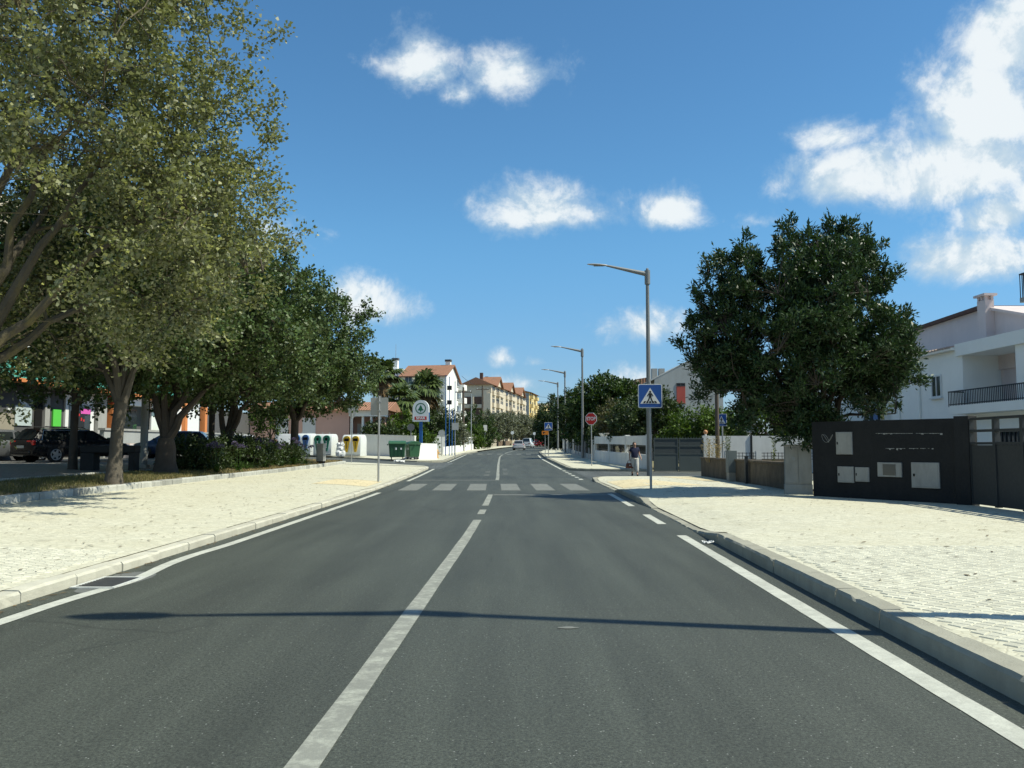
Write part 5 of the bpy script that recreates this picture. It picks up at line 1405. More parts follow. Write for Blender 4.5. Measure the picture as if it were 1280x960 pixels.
# --- pale pink taller house behind it
PX_ = 21.6
def qy(px): return PX_ * F_PX * 1.0026 / (px - CX)
b = thing('house', 'pale pink house with tiled verge and wide chimney rising behind the white house', 'house', (PX_, 0, 0))
yA, yB, yC = qy(1118), qy(1240), qy(1310)
zA, zB, zC = hz(424, yA), hz(385, yB), hz(400, yC)
MB().prism([(yA, 0), (yC, 0), (yC, zC), (yB, zB), (yA, zA)], 0, 5.0, 12).build('wall', M_PINK2, b) if False else MB().prism([(yC, 4.8), (yA, 4.8), (yA, zA), (yB, zB), (yC, zC)], 0, 0, 7).build('wall', M_PINK2, b)
MB().box(.1, yC, -.1, 7, yA, 4.798).build('lower_wall', M_PINK2, b)
MB().prism([(yB + .2, zB + .0), (yA + .3, zA - .02), (yA + .3, zA + .13), (yB + .2, zB + .15)], 0, -.25, 7.2).build('roof_verge', pm('dark_tiles', (.10, .055, .045), .3, 6, .85), b)
MB().prism([(yC - .3, zC), (yB + .15, zB - .01), (yB + .15, zB + .12), (yC - .3, zC + .12)], 0, -.2, 7.2).build('roof_verge', M_PINK2, b)
o = MB().box(-.4, yB - .62, hz(440, yB), -.002, yB + .05, zB + .28).build('chimney', M_PINK2, b)
MB().box(-.5, yB - .74, zB + .46, .1, yB + .17, zB + .56).build('chimney_cap', M_PINK2, o)
for dx in (-.33, -.07):
    for dy in (-.55, -.29, -.02): MB().box(dx - .06, yB + dy - .06, zB + .281, dx + .06, yB + dy + .06, zB + .459).build('chimney_brick', M_PINK2, o)

# --- flats just outside the frame on the right whose balcony corner shows
b = thing('apartment_building', 'grey block whose dark balcony corner shows at the right picture edge', 'building', (20.6, 20, -.1))
MB().box(0, 0, 0, 9, 10.8, 11.5).build('wall', M_GREYW, b)
for fl in range(3):
    z = 1.0 + fl * 3.05
    win(b, (-.002, 6.5, z + 1.3), R(-90), 1.8, 1.6)
    win(b, (-.002, 2.5, z + 1.3), R(-90), 1.8, 1.6)
z_ = at(1276, 372, 32.8).z
balcony(b, (0, 10.0, z_), R(-90), 5.4, 1.05, M_CONC)

# ================================================================== walls, fences, gates
def wall_obj(name, label, cat='wall'): return thing(name, label, cat)
def along_wall(A, B, px):
    """parameter point on segment A-B seen at pixel column px"""
    k = (px - CX) / F_PX / 1.0026
    (ax, ay), (bx, by) = A, B
    t = (k * ay - ax) / ((bx - ax) - k * (by - ay))
    return t, Vector((ax + (bx - ax) * t, ay + (by - ay) * t))
# low weathered wall
w = wall_obj('garden_wall', 'low weathered brown wall along the right pavement, left of the big cabinet')
MB().box(8.1, 25.0, -.1, 8.32, 36.9, .88).build('wall', M_BWALL, w)
MB().box(8.06, 24.98, .882, 8.36, 36.94, .96).build('coping', M_BWALL, w, bevel=.01)
MB().box(8.32, 36.7, -.1, 12, 36.92, .86).build('return_wall', M_BWALL, w)
# black wall with meter boxes
A, B = (7.85, 22.3), (10.0, 19.2)
w = wall_obj('boundary_wall', 'tall black-painted wall with five grey meter boxes beside the dark gate')
MB().seg(A, B, .2, -.1, 2.06).build('wall', M_BLACKW, w)
dirw = (Vector(B) - Vector(A)).normalized(); nw = Vector((dirw.y, -dirw.x)); 
if nw.dot(Vector((-1, -1))) < 0: nw = -nw
rzw = math.atan2(dirw.y, dirw.x)
MB().cbox((10.03, 19.0, 1.0), (.32, .36, 2.2), rzw).build('pier', M_BLACKW, w)
for (x0, x1, y0, y1, kind) in ((1049, 1069, 540, 568, 0), (1050, 1070, 583, 603, 0), (1072, 1089, 584, 602, 1), (1100, 1130, 578, 596, 2), (1142, 1177, 578, 610, 1)):
    ta, qa = along_wall(A, B, x0); tb, qb = along_wall(A, B, x1); q = (qa + qb) / 2; L_ = (qb - qa).length
    zt, zb_ = at(CX, y0, q.y).z, at(CX, y1, q.y).z; c = q + nw * .115
    o = MB().cbox((0, 0, 0), (L_, .05, zt - zb_), 0).build('meter_box', M_METER, w, bevel=.006, loc=(c.x, c.y, (zt + zb_) / 2), rz=rzw)
    s_ = -1 if Vector((math.sin(rzw), -math.cos(rzw))).dot(nw) > 0 else 1
    hh = (zt - zb_)
    if kind == 2: MB().box(-L_ * .26, s_ * .03 - .004, -hh * .38, L_ * .26, s_ * .03 + .004, hh * .38).build('meter_window', glass_mat('meter_glass', (.06, .06, .055), .15), o)
    else:
        mb = MB(); t_ = .02
        mb.box(-L_/2 + .03, s_ * .028 - .004, -hh/2 + .03, L_/2 - .03, s_ * .028 + .004, hh/2 - .03); mb.build('door', M_METER, o, bevel=.004)
        MB().box(-L_ * .42, s_ * .036 - .006, -.03, -L_ * .36, s_ * .036 + .006, .03).build('latch', M_BLACK, o)
# chipped ledges on the black wall
for (x0, x1, yy) in ((1098, 1182, 541.5), (1110, 1170, 560.3)):
    ta, qa = along_wall(A, B, x0); tb, qb = along_wall(A, B, x1)
    mb = MB(); n = 26
    for k in range(n):
        if rng.random() < .25: continue
        f0, f1 = k / n, (k + .9) / n; pa_, pb_ = qa.lerp(qb, f0) + nw * .102, qa.lerp(qb, f1) + nw * .102
        zz = at(CX, yy, pa_.y).z; hh = .008 + .035 * rng.random() ** 4
        mb.add([(pa_.x, pa_.y, zz), (pb_.x, pb_.y, zz), (pb_.x, pb_.y, zz - hh * (.4 + rng.random())), (pa_.x, pa_.y, zz - hh)], [(0, 1, 2, 3)])
    mb.build('chipped_paint', M_METER, w)
# painted scribble beside the top left meter box
ta, q = along_wall(A, B, 1036); c = q + nw * .103; mb = MB(); pts = []
for t in np.linspace(0, 9, 40): pts.append((c.x + dirw.x * (.13 * math.sin(t * 1.1) + .02 * t - .08), c.y + dirw.y * (.13 * math.sin(t * 1.1) + .02 * t - .08), at(CX, 548, q.y).z + .10 * math.cos(t * 1.7)))
mb.tube(pts, .004, 4); mb.build('scribble', M_METER, w)
# dark gate with open top frame
g = wall_obj('sliding_gate', 'dark metal gate with open square top frame at the right edge', 'gate')
MB().box(10.02, 10.5, .19, 10.07, 18.82, 1.46).build('panel', M_GATE, g)
for k in range(9):
    y = 18.8 - k * .97
    MB().box(9.99, y - .05, .17, 10.10, y + .05, 2.03).build('post', M_GATE, g)
for z in (1.47, 1.74, 2.0): MB().box(10.005, 10.5, z, 10.085, 18.75, z + .055).build('rail', M_GATE, g)
# concrete street cabinet by the wall
c = at(1000, 600, 23.0)
k = thing('street_cabinet', 'large grey concrete two-door utility cabinet between low wall and black wall', 'cabinet', (c.x + .05, 23.3, .15), R(-14))
MB().box(-.36, -.16, 0, .36, .16, .26).build('plinth', M_CAB, k, bevel=.008)
MB().box(-.345, -.15, .262, .345, .15, 1.28).build('body', M_CAB, k, bevel=.008)
for s in (-1, 1): MB().box(min(s*.012, s*.33), -.165, .30, max(s*.012, s*.33), -.148, 1.24).build('door', M_CAB, k, bevel=.005)
MB().box(-.37, -.175, 1.282, .37, .175, 1.33).build('top', M_CAB, k, bevel=.01)
MB().cyl((-.12, -.17, .95), (-.12, -.18, .95), .05, .05, 12).build('lock', M_METER, k)
# small grey cabinet and dark post at the low wall
c = at(921, 580, 31.3)
k = thing('meter_cabinet', 'small blue-grey metal cabinet standing against the low brown wall', 'cabinet', (8.0, 31.4, .15))
MB().box(-.16, -.2, .32, .16, .2, 1.12).build('body', pm('blue_grey_metal', (.12, .145, .15), .12, 3, .6), k, bevel=.01); MB().box(-.14, -.18, 0, .14, .18, .318).build('plinth', M_CAB, k)
k = thing('post', 'short dark steel post against the low brown wall', 'post', (8.0, 29.4, .15))
MB().box(-.05, -.05, 0, .05, .05, .92).build('shaft', M_GATE, k); MB().box(-.065, -.065, .921, .065, .065, .95).build('cap', M_GATE, k)

# pale wall with slotted railing along the far right pavement
A, B = Vector((7.45, 46.6)), Vector((6.35, 65.0)); ln = (B - A).length; rzz = math.atan2((B - A).y, (B - A).x)
w = thing('garden_wall', 'pale grey-white garden wall with dark railing slot behind the walking woman', 'wall', (A.x, A.y, 0), rzz)
zg = lambda s: zr(A.y + (B.y - A.y) * s / ln)
MB().add([(0,-.11,-.1),(ln,-.11,0),(ln,.11,0),(0,.11,-.1),(0,-.11,.95),(ln,-.11,1.1),(ln,.11,1.1),(0,.11,.95)], [(0,3,2,1),(4,5,6,7),(0,1,5,4),(1,2,6,5),(2,3,7,6),(3,0,4,7)]).build('base_wall', M_WHITE2, w)
MB().add([(0,-.11,1.46),(ln,-.11,1.6),(ln,.11,1.6),(0,.11,1.46),(0,-.11,2.0),(ln,-.11,2.12),(ln,.11,2.12),(0,.11,2.0)], [(0,3,2,1),(4,5,6,7),(0,1,5,4),(1,2,6,5),(2,3,7,6),(3,0,4,7)]).build('top_beam', M_WHITE2, w)
for s in (0.15, 6.2, 12.2, ln - .2): MB().box(s - .14, -.14, -.1, s + .14, .14, 2.06 + .1 * s / ln).build('pillar', M_WHITE2, w)
bar = MB().box(-.009, -.009, 0, .009, .009, .53).mesh('bar', M_RAIL)
for k in range(int(ln / .19)):
    s = .4 + k * .19
    if s < ln - .4: shared('bar', bar, w, (s, 0, .94 + .15 * s / ln))
for z in (1.06, 1.36): MB().add([(.3,-.016,z),(ln-.3,-.016,z+.14),(ln-.3,.016,z+.14),(.3,.016,z),(.3,-.016,z+.03),(ln-.3,-.016,z+.17),(ln-.3,.016,z+.17),(.3,.016,z+.03)], [(0,3,2,1),(4,5,6,7),(0,1,5,4),(1,2,6,5),(2,3,7,6),(3,0,4,7)]).build('rail', M_RAIL, w)
for s in (14.0, 15.6):
    k = thing('planter_bowl', 'small pale bowl planter on top of the pale garden wall, ' + ('nearer one' if s < 15 else 'farther one'), 'planter', (A.x + (B.x-A.x)*s/ln, A.y + (B.y-A.y)*s/ln, 2.0 + .12 * s / ln))
    MB().tube([(0,0,0),(0,0,.06),(0,0,.2),(0,0,.24)], [.1,.12,.24,.25], 12).build('bowl', M_WHITE2, k, smooth=True); MB().cyl((0,0,.241),(0,0,.25),.22,.22,12).build('soil', M_SOIL, k)
# end piece and dark railings farther on
w = thing('railing_fence', 'dark railings on a low wall below the hedges, far right pavement', 'fence')
pts = [(xwf(y) + .02, y) for y in range(66, 126, 4)]
for a, b_ in zip(pts, pts[1:]):
    MB().seg(a, b_, .2, (zr(a[1]) - .1, zr(b_[1]) - .1), (zr(a[1]) + .55, zr(b_[1]) + .55)).build('base_wall', M_GREYW, w)
    MB().seg(a, b_, .04, (zr(a[1]) + 1.55, zr(b_[1]) + 1.55), (zr(a[1]) + 1.6, zr(b_[1]) + 1.6)).build('rail', M_RAIL, w)
    MB().cbox((a[0], a[1], zr(a[1]) + .85), (.28, .28, 1.7), 0).build('pillar', M_WHITE2 if a[1] in (66, 90, 102) else M_GREYW, w)
    dvec = Vector(b_) - Vector(a)
    for k in range(1, 26):
        q = Vector(a) + dvec * k / 26.
        if a[1] < 92: MB().box(q.x - .018, q.y - .018, zr(q.y) + .5, q.x + .018, q.y + .018, zr(q.y) + 1.56).build('bar', M_RAIL, w)
# green-grey double gate facing the side street
g = thing('driveway_gate', 'dark green-grey double metal gate with toothed top right of the woman', 'gate', (7.65, 46.55, .0))
for i, (x0, x1) in enumerate(((0.02, 1.34), (1.38, 2.72))):
    lf = MB().box(x0, -.02, .08, x1, .02, 1.0).build('lower_panel', M_GATE2, g)
    MB().box(x0, -.012, 1.002, x1, .012, 1.82).build('upper_panel', pm('gate_mesh_grey', (.05, .06, .06), .15, 4, .6), g)
    for z in (.08, .97, 1.40, 1.79): MB().box(x0, -.035, z, x1, .035, z + .05).build('rail', M_GATE2, g)
    for x in (x0, x1 - .05): MB().box(x, -.038, .05, x + .05, .038, 1.86).build('stile', M_GATE2, g)
    n = 9
    mb = MB()
    for k in range(n): xx = x0 + .08 + (x1 - x0 - .16) * k / (n - 1); mb.prism([(xx - .03, 1.84), (xx + .03, 1.84), (xx, 1.93)], 1, -.01, .01)
    mb.build('spikes', M_GATE2, g)
# white wall to the right of that gate, with pillar lamp
w = thing('garden_wall', 'long plain white wall seen behind the low brown wall and the crossing sign', 'wall', (10.45, 47.0, 0))
MB().box(.3, -.1, -.1, 9.5, .1, 1.98).build('wall', M_WHITE2, w)
MB().box(-.02, -.16, -.1, .298, .16, 2.0).build('pillar', M_WHITE2, w)
MB().box(2.55, -.16, -.1, 2.65, -.102, 2.05).build('post', M_RAIL, w)
k = thing('wall_lamp', 'small terracotta globe lamp on the white wall pillar beside the gate', 'lamp', (10.59, 47.0, 2.0))
MB().cyl((0, 0, 0), (0, 0, .08), .06, .05, 8).build('foot', M_WHITE2, k); MB().ball((0, 0, .19), .12, 10, 7).build('globe', pm('terracotta', (.5, .25, .12), .15, 4, .7), k, smooth=True)
w = thing('railing_fence', 'low white wall topped by black square railing in front of the white wall', 'fence', (11.3, 45.6, 0))
MB().box(0, -.1, -.1, 6.0, .1, .66).build('base_wall', M_WHITE2, w)
for x in (0.1, 1.75, 3.4, 5.05): MB().box(x - .14, -.14, -.1, x + .14, .14, 1.16).build('pillar', M_WHITE2, w)
for z in (.72, .88, 1.04): MB().box(.2, -.015, z, 5.9, .015, z + .03).build('rail', M_RAIL, w)
for k in range(30): x = .35 + k * .19; MB().box(x - .013, -.013, .66, x + .013, .013, 1.09).build('bar', M_RAIL, w)
# tiled shed and white annexe behind the white wall
k = thing('shed', 'small brown shed with tiled lean-to roof behind the white wall', 'shed', (at(903, 557, 55).x, 55, 0))
MB().box(-.6, 0, -.1, .75, 2.4, 2.5).build('wall', M_BROWN, k); MB().prism([(-1.5, 2.35), (.2, 2.75), (.2, 2.87), (-1.5, 2.47)], 1, -.3, 2.6).build('roof', M_TILE, k)
k = thing('annexe', 'small white flat-roofed annexe behind the white wall', 'building', (at(925, 557, 57).x, 57, 0))
MB().box(-.55, 0, -.1, 1.6, 4, 2.75).build('wall', M_WHITE, k); MB().box(-.62, -.07, 2.752, 1.67, 4.07, 2.85).build('coping', M_CONC, k)
MB().box(.2, -.03, .2, 1.0, -.002, 2.1).build('door', M_GREYW, k)

# --- walls at the far left corner
def simple_wall(label, A, B, h, mat, t=.22, z0=None, cop=True, name='garden_wall'):
    w = thing(name, label, 'wall')
    za = z0 if z0 is not None else (zr(A[1]), zr(B[1]))
    MB().seg(A, B, t, (za[0] - .3, za[1] - .3), (za[0] + h, za[1] + h)).build('wall', mat, w)
    if cop: MB().seg(A, B, t + .08, (za[0] + h + .002, za[1] + h + .002), (za[0] + h + .07, za[1] + h + .07)).build('coping', mat, w)
    return w
a = at(440, 557, 75); c = at(519, 557, 72.0)
simple_wall('pale grey wall behind the yellow container and green wheeled bins', (a.x, a.y), (c.x, c.y), 1.75, M_WHITE2, z0=(z_street(a.x, 75) + .1, z_street(c.x, 72) + .1))
a = at(521, 557, 66.6); c = at(545.5, 557, 68)
simple_wall('bright white low wall below the supermarket sign', (a.x, a.y), (c.x, c.y), 1.2, M_WHITE, z0=(.45, .4), cop=False)
a = at(541, 557, 96); c = at(583, 557, 118)
simple_wall('blue-grey wall behind the round mirror and blue poles', (a.x, a.y), (c.x, c.y), 1.95, M_GREYW, z0=(.6, .6))
a = at(553, 557, 86); c = at(583, 557, 117)
simple_wall('white low wall at the foot of the blue poles', (a.x, a.y), (c.x, c.y), .8, M_WHITE, z0=(.5, .8), cop=False)
a = at(583.3, 557, 117.5); c = at(601.5, 557, 142)
w = simple_wall('white wall with pale upright railing left of the utility pole', (a.x, a.y), (c.x, c.y), .8, M_WHITE, z0=(.8, 1.0), cop=False)
for k in range(14):
    q = Vector((a.x, a.y)).lerp(Vector((c.x, c.y)), (k + .5) / 14); MB().box(q.x - .07, q.y - .07, 1.6 + .2 * k / 14, q.x + .07, q.y + .07, 2.5 + .2 * k / 14).build('baluster', M_WHITE, w)
MB().seg((a.x, a.y), (c.x, c.y), .14, (2.5, 2.7), (2.62, 2.82)).build('rail', M_WHITE, w)
a = at(601.8, 557, 142.5); c = at(620, 557, 182)
simple_wall('beige stone wall below the olive trees', (a.x, a.y), (c.x, c.y), 1.3, pm('beige_stone', (.42, .37, .28), .2, 1.5, .9, dirt=.4), cop=False)
a = at(620.3, 557, 183); c = at(637, 557, 225)
simple_wall('brown wooden fence below the farthest olives', (a.x, a.y), (c.x, c.y), 1.2, pm('brown_fence', (.16, .11, .07), .25, 1.5, .9), .1, cop=False, name='wooden_fence')
# ================================================================== street furniture
TEXTS = []
def text(parent, s, size, mat, loc, rot=(R(90), 0, 0), name='lettering', sx=1.0):
    cu = bpy.data.curves.new(name, 'FONT'); cu.body = s; cu.size = size; cu.align_x = 'CENTER'; cu.align_y = 'CENTER'
    cu.extrude = .002; cu.offset = .006 * size / .2; cu.materials.append(mat)
    o = bpy.data.objects.new(name, cu); o.location = loc; o.rotation_euler = rot; o.scale = (sx, 1, 1)
    TEXTS.append(o)
    return link(o, parent)
def flat(poly, y, t=.002):  # polygon in x-z standing at depth y, facing -y
    return MB().prism(poly, 1, y, y + t)
def circle(cx, cz, r, n=16): return [(cx + r * math.cos(2 * math.pi * k / n), cz + r * math.sin(2 * math.pi * k / n)) for k in range(n)]
def rrect(w, h, r, n=4, cz=0):
    out = []
    for (sx, sz, a0) in ((1, 1, 0), (-1, 1, 90), (-1, -1, 180), (1, -1, 270)):
        for k in range(n + 1):
            a = R(a0 + 90 * k / n); out.append((sx * (w/2 - r) + r * math.cos(a), cz + sz * (h/2 - r) + r * math.sin(a)))
    return out

# ---- street lamps
def street_lamp():
    t = thing('street_lamp', '', 'street lamp')
    H = 9.3
    mb = MB(); mb.tube([(0, 0, -.1), (0, 0, .0), (0, 0, 2.2), (0, 0, H - .5)], [.125, .125, .11, .075], 14)
    mb.build('pole', M_LAMP, t, smooth=True)
    MB().box(-.05, -.118, .8, .05, -.095, 1.15).build('access_door', M_LAMP, t, bevel=.005)
    MB().tube([(0, 0, H - .62), (0, 0, H - .6), (0, 0, H + .02), (0, 0, H + .04), (0, 0, H + .1), (0, 0, H + .13)], [.1, .125, .125, .06, .06, .03], 12).build('collar', M_LAMP, t, smooth=True)
    MB().tube([(-.05, 0, H - .14), (-.9, -.05, H + .03), (-1.85, -.12, H + .22)], [.11, .08, .045], 10).build('arm', M_LAMP, t, smooth=True)
    mb = MB(); rows = []
    for s, w, h in ((0, .05, .04), (.12, .13, .05), (.35, .175, .055), (.62, .16, .05), (.82, .09, .035), (.9, .02, .02)):
        rows.append((s, w, h))
    n = 10
    for s, w, h in rows:
        for k in range(n):
            a = 2 * math.pi * k / n; mb.v.append((-1.82 - s, -.12 - .03 * s + w * math.cos(a), H + .22 + .06 * s + h * math.sin(a) * (1.0 if math.sin(a) > 0 else .6)))
    for i in range(len(rows) - 1):
        for k in range(n): mb.f.append((i*n+k, i*n+(k+1) % n, (i+1)*n+(k+1) % n, (i+1)*n+k)); mb.mi.append(0)
    mb.f.append(tuple(range(n))); mb.mi.append(0)
    lum = mb.build('luminaire', M_LUM, t, smooth=True)
    MB().cbox((-2.2, -.13, H + .205), (.45, .2, .012)).build('lens', glass_mat('lamp_glass', (.25, .25, .24), .15), lum)
    return t
lamp = street_lamp()
for i, (X, Y, lab) in enumerate(((6.1, 6.05, 'nearest street lamp, out of frame, casting the long pole shadow over the road'), (at(812, 594, 38.2).x, 38.2, 'tall street lamp behind the near crossing sign'),
                            (at(728.5, 573, 73.5).x, 73.5, 'second street lamp in view, beside the pale garden wall'), (at(706.5, 566, 98.5).x, 98.5, 'third street lamp in view, beside the hedges'),
                            (at(697.5, 564, 118).x, 118, 'farthest street lamp of the row on the right'))):
    o = lamp if i == 0 else copy_tree(lamp)
    o.location = (X, Y, (zr(Y) + .13) if i != 1 else zr(Y)); o['label'] = lab; o['group'] = 'street lamps along the right pavement'
    o.rotation_euler = (0, 0, R(0 if i else 1.5))

# ---- signs
def post(t, h, r=.03, mat=M_POLE, y=.05): MB().cyl((0, y, -.1), (0, y, h), r, r, 10).build('post', mat, t, smooth=True)
def crossing_sign(label, loc, rz, zc, s=.7, h_extra=.05):
    t = thing('crossing_sign', label, 'road sign', loc, rz, 'blue pedestrian crossing signs')
    post(t, zc + s / 2 + h_extra, .038)
    pl = MB().prism(rrect(s, s, .05, cz=zc), 1, -.004, .012).build('plate', M_SIGNGREY, t)
    MB().prism(rrect(s - .004, s - .004, .05, cz=zc), 1, -.0075, -.0045).build('border', M_SIGNW, pl)
    MB().prism(rrect(s * .93, s * .93, .035, cz=zc), 1, -.011, -.008).build('blue_field', M_SIGNBLUE, pl)
    MB().prism([(-.41 * s, zc - .32 * s), (.41 * s, zc - .32 * s), (0, zc + .34 * s)], 1, -.0145, -.0115).build('triangle', M_SIGNW, pl)
    mb = MB(); y0, y1 = -.018, -.015
    mb.prism([(x * s, zc + z * s) for x, z in circle(0.0, .17, .046, 10)], 1, y0, y1)
    for poly in ([(-.065, .12), (.065, .12), (.05, -.07), (-.05, -.07)], [(-.065, .115), (-.03, .12), (-.10, -.02), (-.135, .0)], [(.065, .115), (.03, .12), (.10, -.02), (.135, .0)],
                 [(-.05, -.06), (.0, -.06), (-.06, -.215), (-.12, -.21)], [(.0, -.06), (.05, -.06), (.11, -.21), (.05, -.215)]):
        mb.prism([(x * s, zc + z * s) for x, z in poly], 1, y0 + .0005 * len(mb.v) / 50, y1)
    for k in range(5):
        x = -.30 + k * .125; sk = -.02 * (k - 2) * 1.2
        mb.prism([((x + .005) * s, zc - .295 * s), ((x + .085) * s, zc - .295 * s), ((x + .08 + sk) * s, zc - .21 * s), ((x + .01 + sk) * s, zc - .21 * s)], 1, y0 - .002, y1 - .0005)
    mb.build('pictogram', M_SIGNBLACK, pl)
    for z in (zc - s * .25, zc + s * .25): MB().box(-.06, .013, z - .02, .06, .09, z + .02).build('clamp', M_POLE, t)
    return t
p = gp(814, 611, .155); crossing_sign('blue pedestrian crossing sign nearest the camera, in front of the tall lamp', (p.x, p.y, .155), R(-2), at(814, 495, p.y).z - .155, .73)
p = at(685.5, 533, 81); crossing_sign('far blue pedestrian crossing sign on the right pavement above an orange plate', (p.x, 81, zr(81) + .14), R(0), p.z - zr(81) - .14, .75)
p = at(902, 525, 43.5); crossing_sign('blue pedestrian crossing sign turned sideways behind the low brown wall', (p.x, 43.5, 0), R(-50), p.z, .62)
p = at(477.5, 598, 31.5); t = crossing_sign('grey back of a square crossing sign on the left pavement', (-4.95, 32.0, z_pl(-4.95, 32)), R(176), at(490, 508, 32).z - z_pl(-4.95, 32), .66)
def stop_sign(label, loc, rz, zc, s):
    t = thing('stop_sign', label, 'road sign', loc, rz, 'red stop signs')
    post(t, zc + s * .4, .032)
    octo = lambda k: [(k * s / 2 * math.cos(R(22.5 + 45 * i)) / math.cos(R(22.5)), zc + k * s / 2 * math.sin(R(22.5 + 45 * i)) / math.cos(R(22.5))) for i in range(8)]
    pl = MB().prism(octo(1), 1, -.004, .012).build('plate', M_SIGNW, t)
    MB().prism(octo(.92), 1, -.008, -.0045).build('red_field', M_SIGNRED, pl)
    text(pl, 'STOP', s * .40, M_SIGNW, (0, -.012, zc), sx=.86)
    return t
p = gp(739, 582.5, zr(52) + .14); stop_sign('red octagonal stop sign in front of the pale garden wall', (at(739, 557, 52.5).x, 52.5, zr(52.5) + .14), R(-28), at(739, 523.5, 52.5).z - zr(52.5) - .14, .74)
stop_sign('small far red stop sign among the hedges', (at(704, 557, 97).x + .2, 97.4, zr(97) + .14), R(-20), at(704, 541, 97).z - zr(97) - .14, .7)
t = thing('warning_plate', 'small orange plate on a post beside the far crossing sign', 'road sign', (at(681.5, 557, 80).x, 80, zr(80) + .14))
zc = at(681, 541, 80).z - zr(80) - .14; post(t, zc + .2); MB().prism(rrect(.62, .36, .03, cz=zc), 1, -.004, .01).build('plate', M_SIGNORANGE, t)
MB().prism([(-.2, zc - .1), (.05, zc + .02), (-.2, zc + .1)], 1, -.008, -.005).build('arrow', M_SIGNBLACK, t)
# give-way sign seen from behind, at the side street
t = thing('give_way_sign', 'grey back of a triangular give-way sign at the side street corner', 'road sign', (at(441, 557, 54.5).x, 54.2, z_corner(-10, 54)), R(170))
zc = at(441, 515, 54.5).z - z_corner(-10, 54); post(t, zc + .4)
MB().prism([(-.07, zc - .42), (.07, zc - .42), (.47, zc + .3), (.40, zc + .38), (-.40, zc + .38), (-.47, zc + .3)], 1, -.004, .01).build('plate', pm('pale_sign_back', (.5, .51, .5), .06, 4, .5), t)
# signs and mirror at the far left corner
def plate_sign(label, px, Y, pyc, w, h, mat, rnd=False, rz=0.0, name='road_sign', z0=None):
    X = at(px, 557, Y).x; z0 = z0 if z0 is not None else zr(Y) + .13; zc = at(px, pyc, Y).z - z0
    t = thing(name, label, 'road sign', (X, Y, z0), rz)
    post(t, zc + h * .4)
    MB().prism(circle(0, zc, w / 2, 20) if rnd else rrect(w, h, .04, cz=zc), 1, -.006, .014).build('plate', mat, t)
    MB().box(-.05, .015, zc - .03, .05, .08, zc + .03).build('clamp', M_POLE, t)
    return t
plate_sign('round pale grey sign back beside the fire hydrant', 552, 80, 541.5, .62, .62, M_SIGNGREY, True, z0=zr(80) + .2)
plate_sign('round dark sign back left of the supermarket sign pole', 513.5, 70.5, 534, .6, .6, pm('dark_sign_back', (.09, .1, .11), .1, 4, .6), True, z0=.55)
plate_sign('small square grey sign back in front of the blue poles', 569, 76.5, 533, .6, .62, M_SIGNGREY)
plate_sign('pale diamond-like sign back by the dark utility pole', 606.5, 128, 535, .7, .9, M_SIGNGREY, rz=R(40))
plate_sign('tiny round white sign below the far olive trees', 640.5, 150, 541, .6, .6, M_SIGNW, True)
plate_sign('tiny round pale sign beyond the white van', 668, 172, 542, .6, .6, M_SIGNW, True)
# ---- supermarket pylon sign
Ys = 69.0; Xs = at(525.5, 557, Ys).x; z0 = .4
t = thing('supermarket_sign', 'white round-topped sign with green fir tree emblem and red name bar on a blue pole', 'sign', (Xs, Ys, z0), R(-8))
zb_, zt_ = at(525, 527, Ys).z - z0, at(525, 500, Ys).z - z0; w_ = 1.32
MB().box(-.12, .04, -.3, .12, .22, zb_).build('pole', M_BLUEP, t)
zc = zt_ - w_ / 2
out = [(-w_/2, zb_), (w_/2, zb_), (w_/2, zc)] + [(w_/2 * math.cos(a), zc + w_/2 * math.sin(a)) for a in np.linspace(.1, math.pi - .1, 15)] + [(-w_/2, zc)]
bd = MB().prism(out, 1, 0, .26).build('board', M_SIGNW, t)
MB().box(w_/2 + .002, .02, zb_, w_/2 + .02, .24, zc - .35).build('side_strip', M_BLUEP, bd)
mb = MB(); ring(mb, (0, -.006, zc - .02), .36, .44, 28, (1, 0, 0), (0, 0, 1), (0, 0, 0)); mb.build('emblem_ring', M_SIGNGREEN, bd)
tr = [(-.03, -.34), (.03, -.34), (.045, -.20), (.27, -.16), (.17, -.02), (.10, .14), (0, .30), (-.10, .14), (-.17, -.02), (-.27, -.16), (-.045, -.20)]
MB().prism([(x * .92, zc - .02 + z * .92) for x, z in tr], 1, -.008, -.002).build('emblem_tree', M_SIGNGREEN, bd)
zb2 = zb_ + .27
MB().box(-.5, -.008, zb2 - .14, .5, -.002, zb2 + .14).build('name_bar', M_SIGNRED, bd)
text(bd, 'SPAR', .27, M_SIGNW, (0, -.012, zb2), sx=1.25)
# ---- blue poles with small boxes
for i, (px, pyt, lab) in enumerate(((557, 470, 'tallest blue pole, leftmost of the four'), (561.5, 472, 'blue pole with two small dark boxes, second from left'), (565, 512, 'short blue pole, third from left'), (568.5, 478, 'tall blue pole, rightmost of the four'))):
    Y = 82 + i * .7; X = at(px, 557, Y).x; z0 = .45; zt = at(px, pyt, Y).z - z0
    t = thing('flag_pole', lab, 'pole', (X, Y, z0), 0, 'blue poles at the far left corner')
    MB().cyl((0, 0, -.2), (0, 0, zt), .045, .035, 8).build('pole', M_BLUEP, t, smooth=True); MB().cyl((0, 0, zt), (0, 0, zt + .08), .03, .07, 8).build('finial', M_BLUEP, t)
    if i == 1:
        for z in (zt - 1.2, zt - 2.6): MB().box(-.22, -.18, z, .22, .12, z + .4).build('box', M_RAIL, t)
